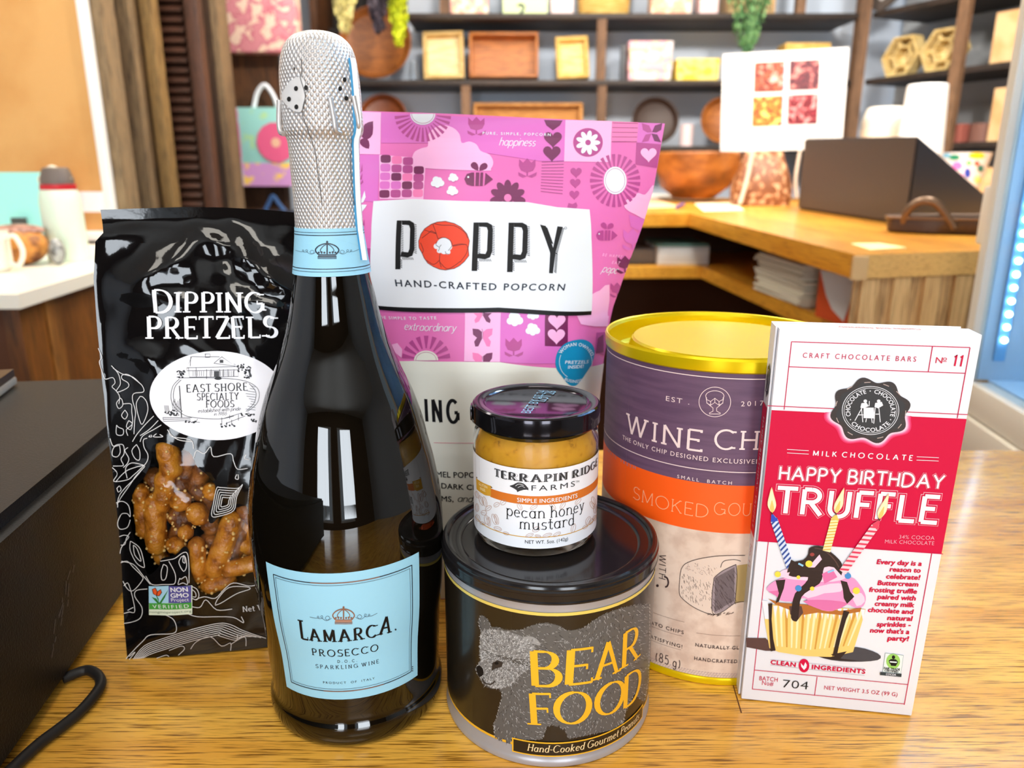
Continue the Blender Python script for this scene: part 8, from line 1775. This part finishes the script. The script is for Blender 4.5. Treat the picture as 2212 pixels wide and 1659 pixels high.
# dark panelled partition with the gift bags
bm = B(); box(bm, (at(447, 220, 2.78).x, 2.80, FLOOR_Z), (at(470, 220, 2.8).x, 2.88, CEIL_Z)); tt = struct('trim_1', bm, wood('dark_post', (92, 66, 46), (56, 38, 26), 'z', rough=.6))
bm = B(); box(bm, (at(472, 220, 2.8).x, 2.80, FLOOR_Z), (at(487, 220, 2.8).x, 2.90, CEIL_Z)); struct('trim_2', bm, M_POST)
YP = 3.6
bm = B()
xs = at(440, 220, YP).x; xe = at(722, 60, YP).x; k = 0
box(bm, (xs, YP, FLOOR_Z), (at(600, 200, YP).x, YP + .05, CEIL_Z)); struct('wall_panel', bm, M_DARKW)
bm = B(); box(bm, (at(602, 200, YP).x, YP + .02, FLOOR_Z), (-1.065, YP + .06, CEIL_Z)); struct('wall_side', bm, mat('dim_grey_wall', (60, 48, 42), .8))
# hanging gift bags
def gift(px0, px1, py0, py1, Y, m, label, handle=None, hm=None, name='gift_bag', mb=None, mside=None):
    a, b_ = at(px0, py1, Y), at(px1, py0, Y); t = thing(name, label, 'bag', ((a.x + b_.x) / 2, Y + .04, a.z))
    bm = B(); box(bm, (a.x, Y, a.z), (b_.x, Y + .09, b_.z), .002); obj('paper_body', bm, m, t)
    if mb: bm = B(); zb = a.z + (b_.z - a.z) * .30; box(bm, (a.x - .001, Y - .002, a.z), (b_.x + .001, Y - .0004, zb)); obj('lower_band', bm, mb, t)
    if mside: bm = B(); box(bm, (a.x - .001, Y - .003, a.z), (a.x + (b_.x - a.x) * .12, Y - .0021, b_.z)); obj('side_band', bm, mside, t)
    if handle:
        bm = B(); tube(bm, smooth_path([at(x, y, Y + .03) for x, y in handle], 5), .010, 8); obj('handle', bm, hm or M_WHITE, t)
    return t
gift(492, 627, -120, 112, YP - .10, patt('pink_blossom', (216, 140, 150), (240, 210, 190), 20, (196, 100, 120)), 'pink blossom print gift bag hanging above the teal one')
g = gift(512, 640, 232, 402, YP - .11, mat('aqua_print', (150, 210, 204), .6, noise=((16, 16, 16), (176, 216, 150), .55, .66)), 'teal gift bag with a pink flower and a white handle', ((548, 234), (556, 200), (572, 184), (590, 206), (600, 232)), mat('handle_white', (226, 232, 240), .5), mb=mat('lilac_print', (206, 150, 206), .6, noise=((20, 20, 20), (246, 206, 90), .56, .62)), mside=mat('magenta_print', (214, 110, 170), .6, noise=((18, 18, 18), (190, 190, 210), .5, .6)))
cq = at(596, 308, YP - .114); bm = B(); lathe(bm, [(0, 0), (.085, 0), (.085, .0012), (0, .0012)], 14, (0, 0, 0), TR(cq) @ Matrix.Rotation(PI / 2, 4, 'X'), cap=False, wob=lambda a_, z: 1 + .08 * math.sin(7 * a_)); obj('flower_print', bm, mat('flower_pink', (226, 96, 140), .6), g)
bm = B(); lathe(bm, [(0, 0), (.02, 0), (.02, .0014), (0, .0014)], 14, (0, 0, 0), TR(cq) @ Matrix.Rotation(PI / 2, 4, 'X'), cap=False); obj('flower_centre', bm, mat('flower_centre', (236, 190, 160), .6), g)
gift(560, 650, 455, 620, YP - .11, mat('navy_print', (52, 56, 72), .6), 'dark gift bag with blue handle just above the pretzel bag', ((572, 456), (582, 436), (590, 424), (602, 440), (616, 456)), mat('handle_blue', (66, 100, 150), .5))
# flower strands hanging at the shelf end, dark recess behind
YW = 4.05
for px, y1, w, ms, lb, sd in ((738, 62, .055, [mat('wisteria_straw', (198, 188, 120), .7), mat('wisteria_pale', (222, 214, 150), .7)], 'pale straw coloured hanging blossom left of the dark one', 21),
                          (812, 66, .05, [mat('wisteria_dusk', (46, 40, 52), .7), mat('wisteria_ink', (66, 56, 66), .7)], 'dark violet hanging blossom between the two bright ones', 22),
                          (856, 96, .055, [mat('wisteria_lime', (176, 190, 24), .7), mat('wisteria_lemon', (204, 214, 40), .7)], 'bright lime hanging blossom in front of the round tray', 23)):
    trailing(px, -60, y1, w, lb, ms, 420, sd, depth=YW + (px - 738) * .0028 - .2, name='hanging_blossom', leaf=.020, cat='flower')
bm = B(); a, b_ = at(636, 60, 4.3), at(775, -40, 4.3)
hb = thing('dark_cabinet', 'dark open cabinet behind the hanging blossoms', 'cabinet', ((a.x + b_.x) / 2, 4.4, FLOOR_Z)) if 0 else None
bm.free()
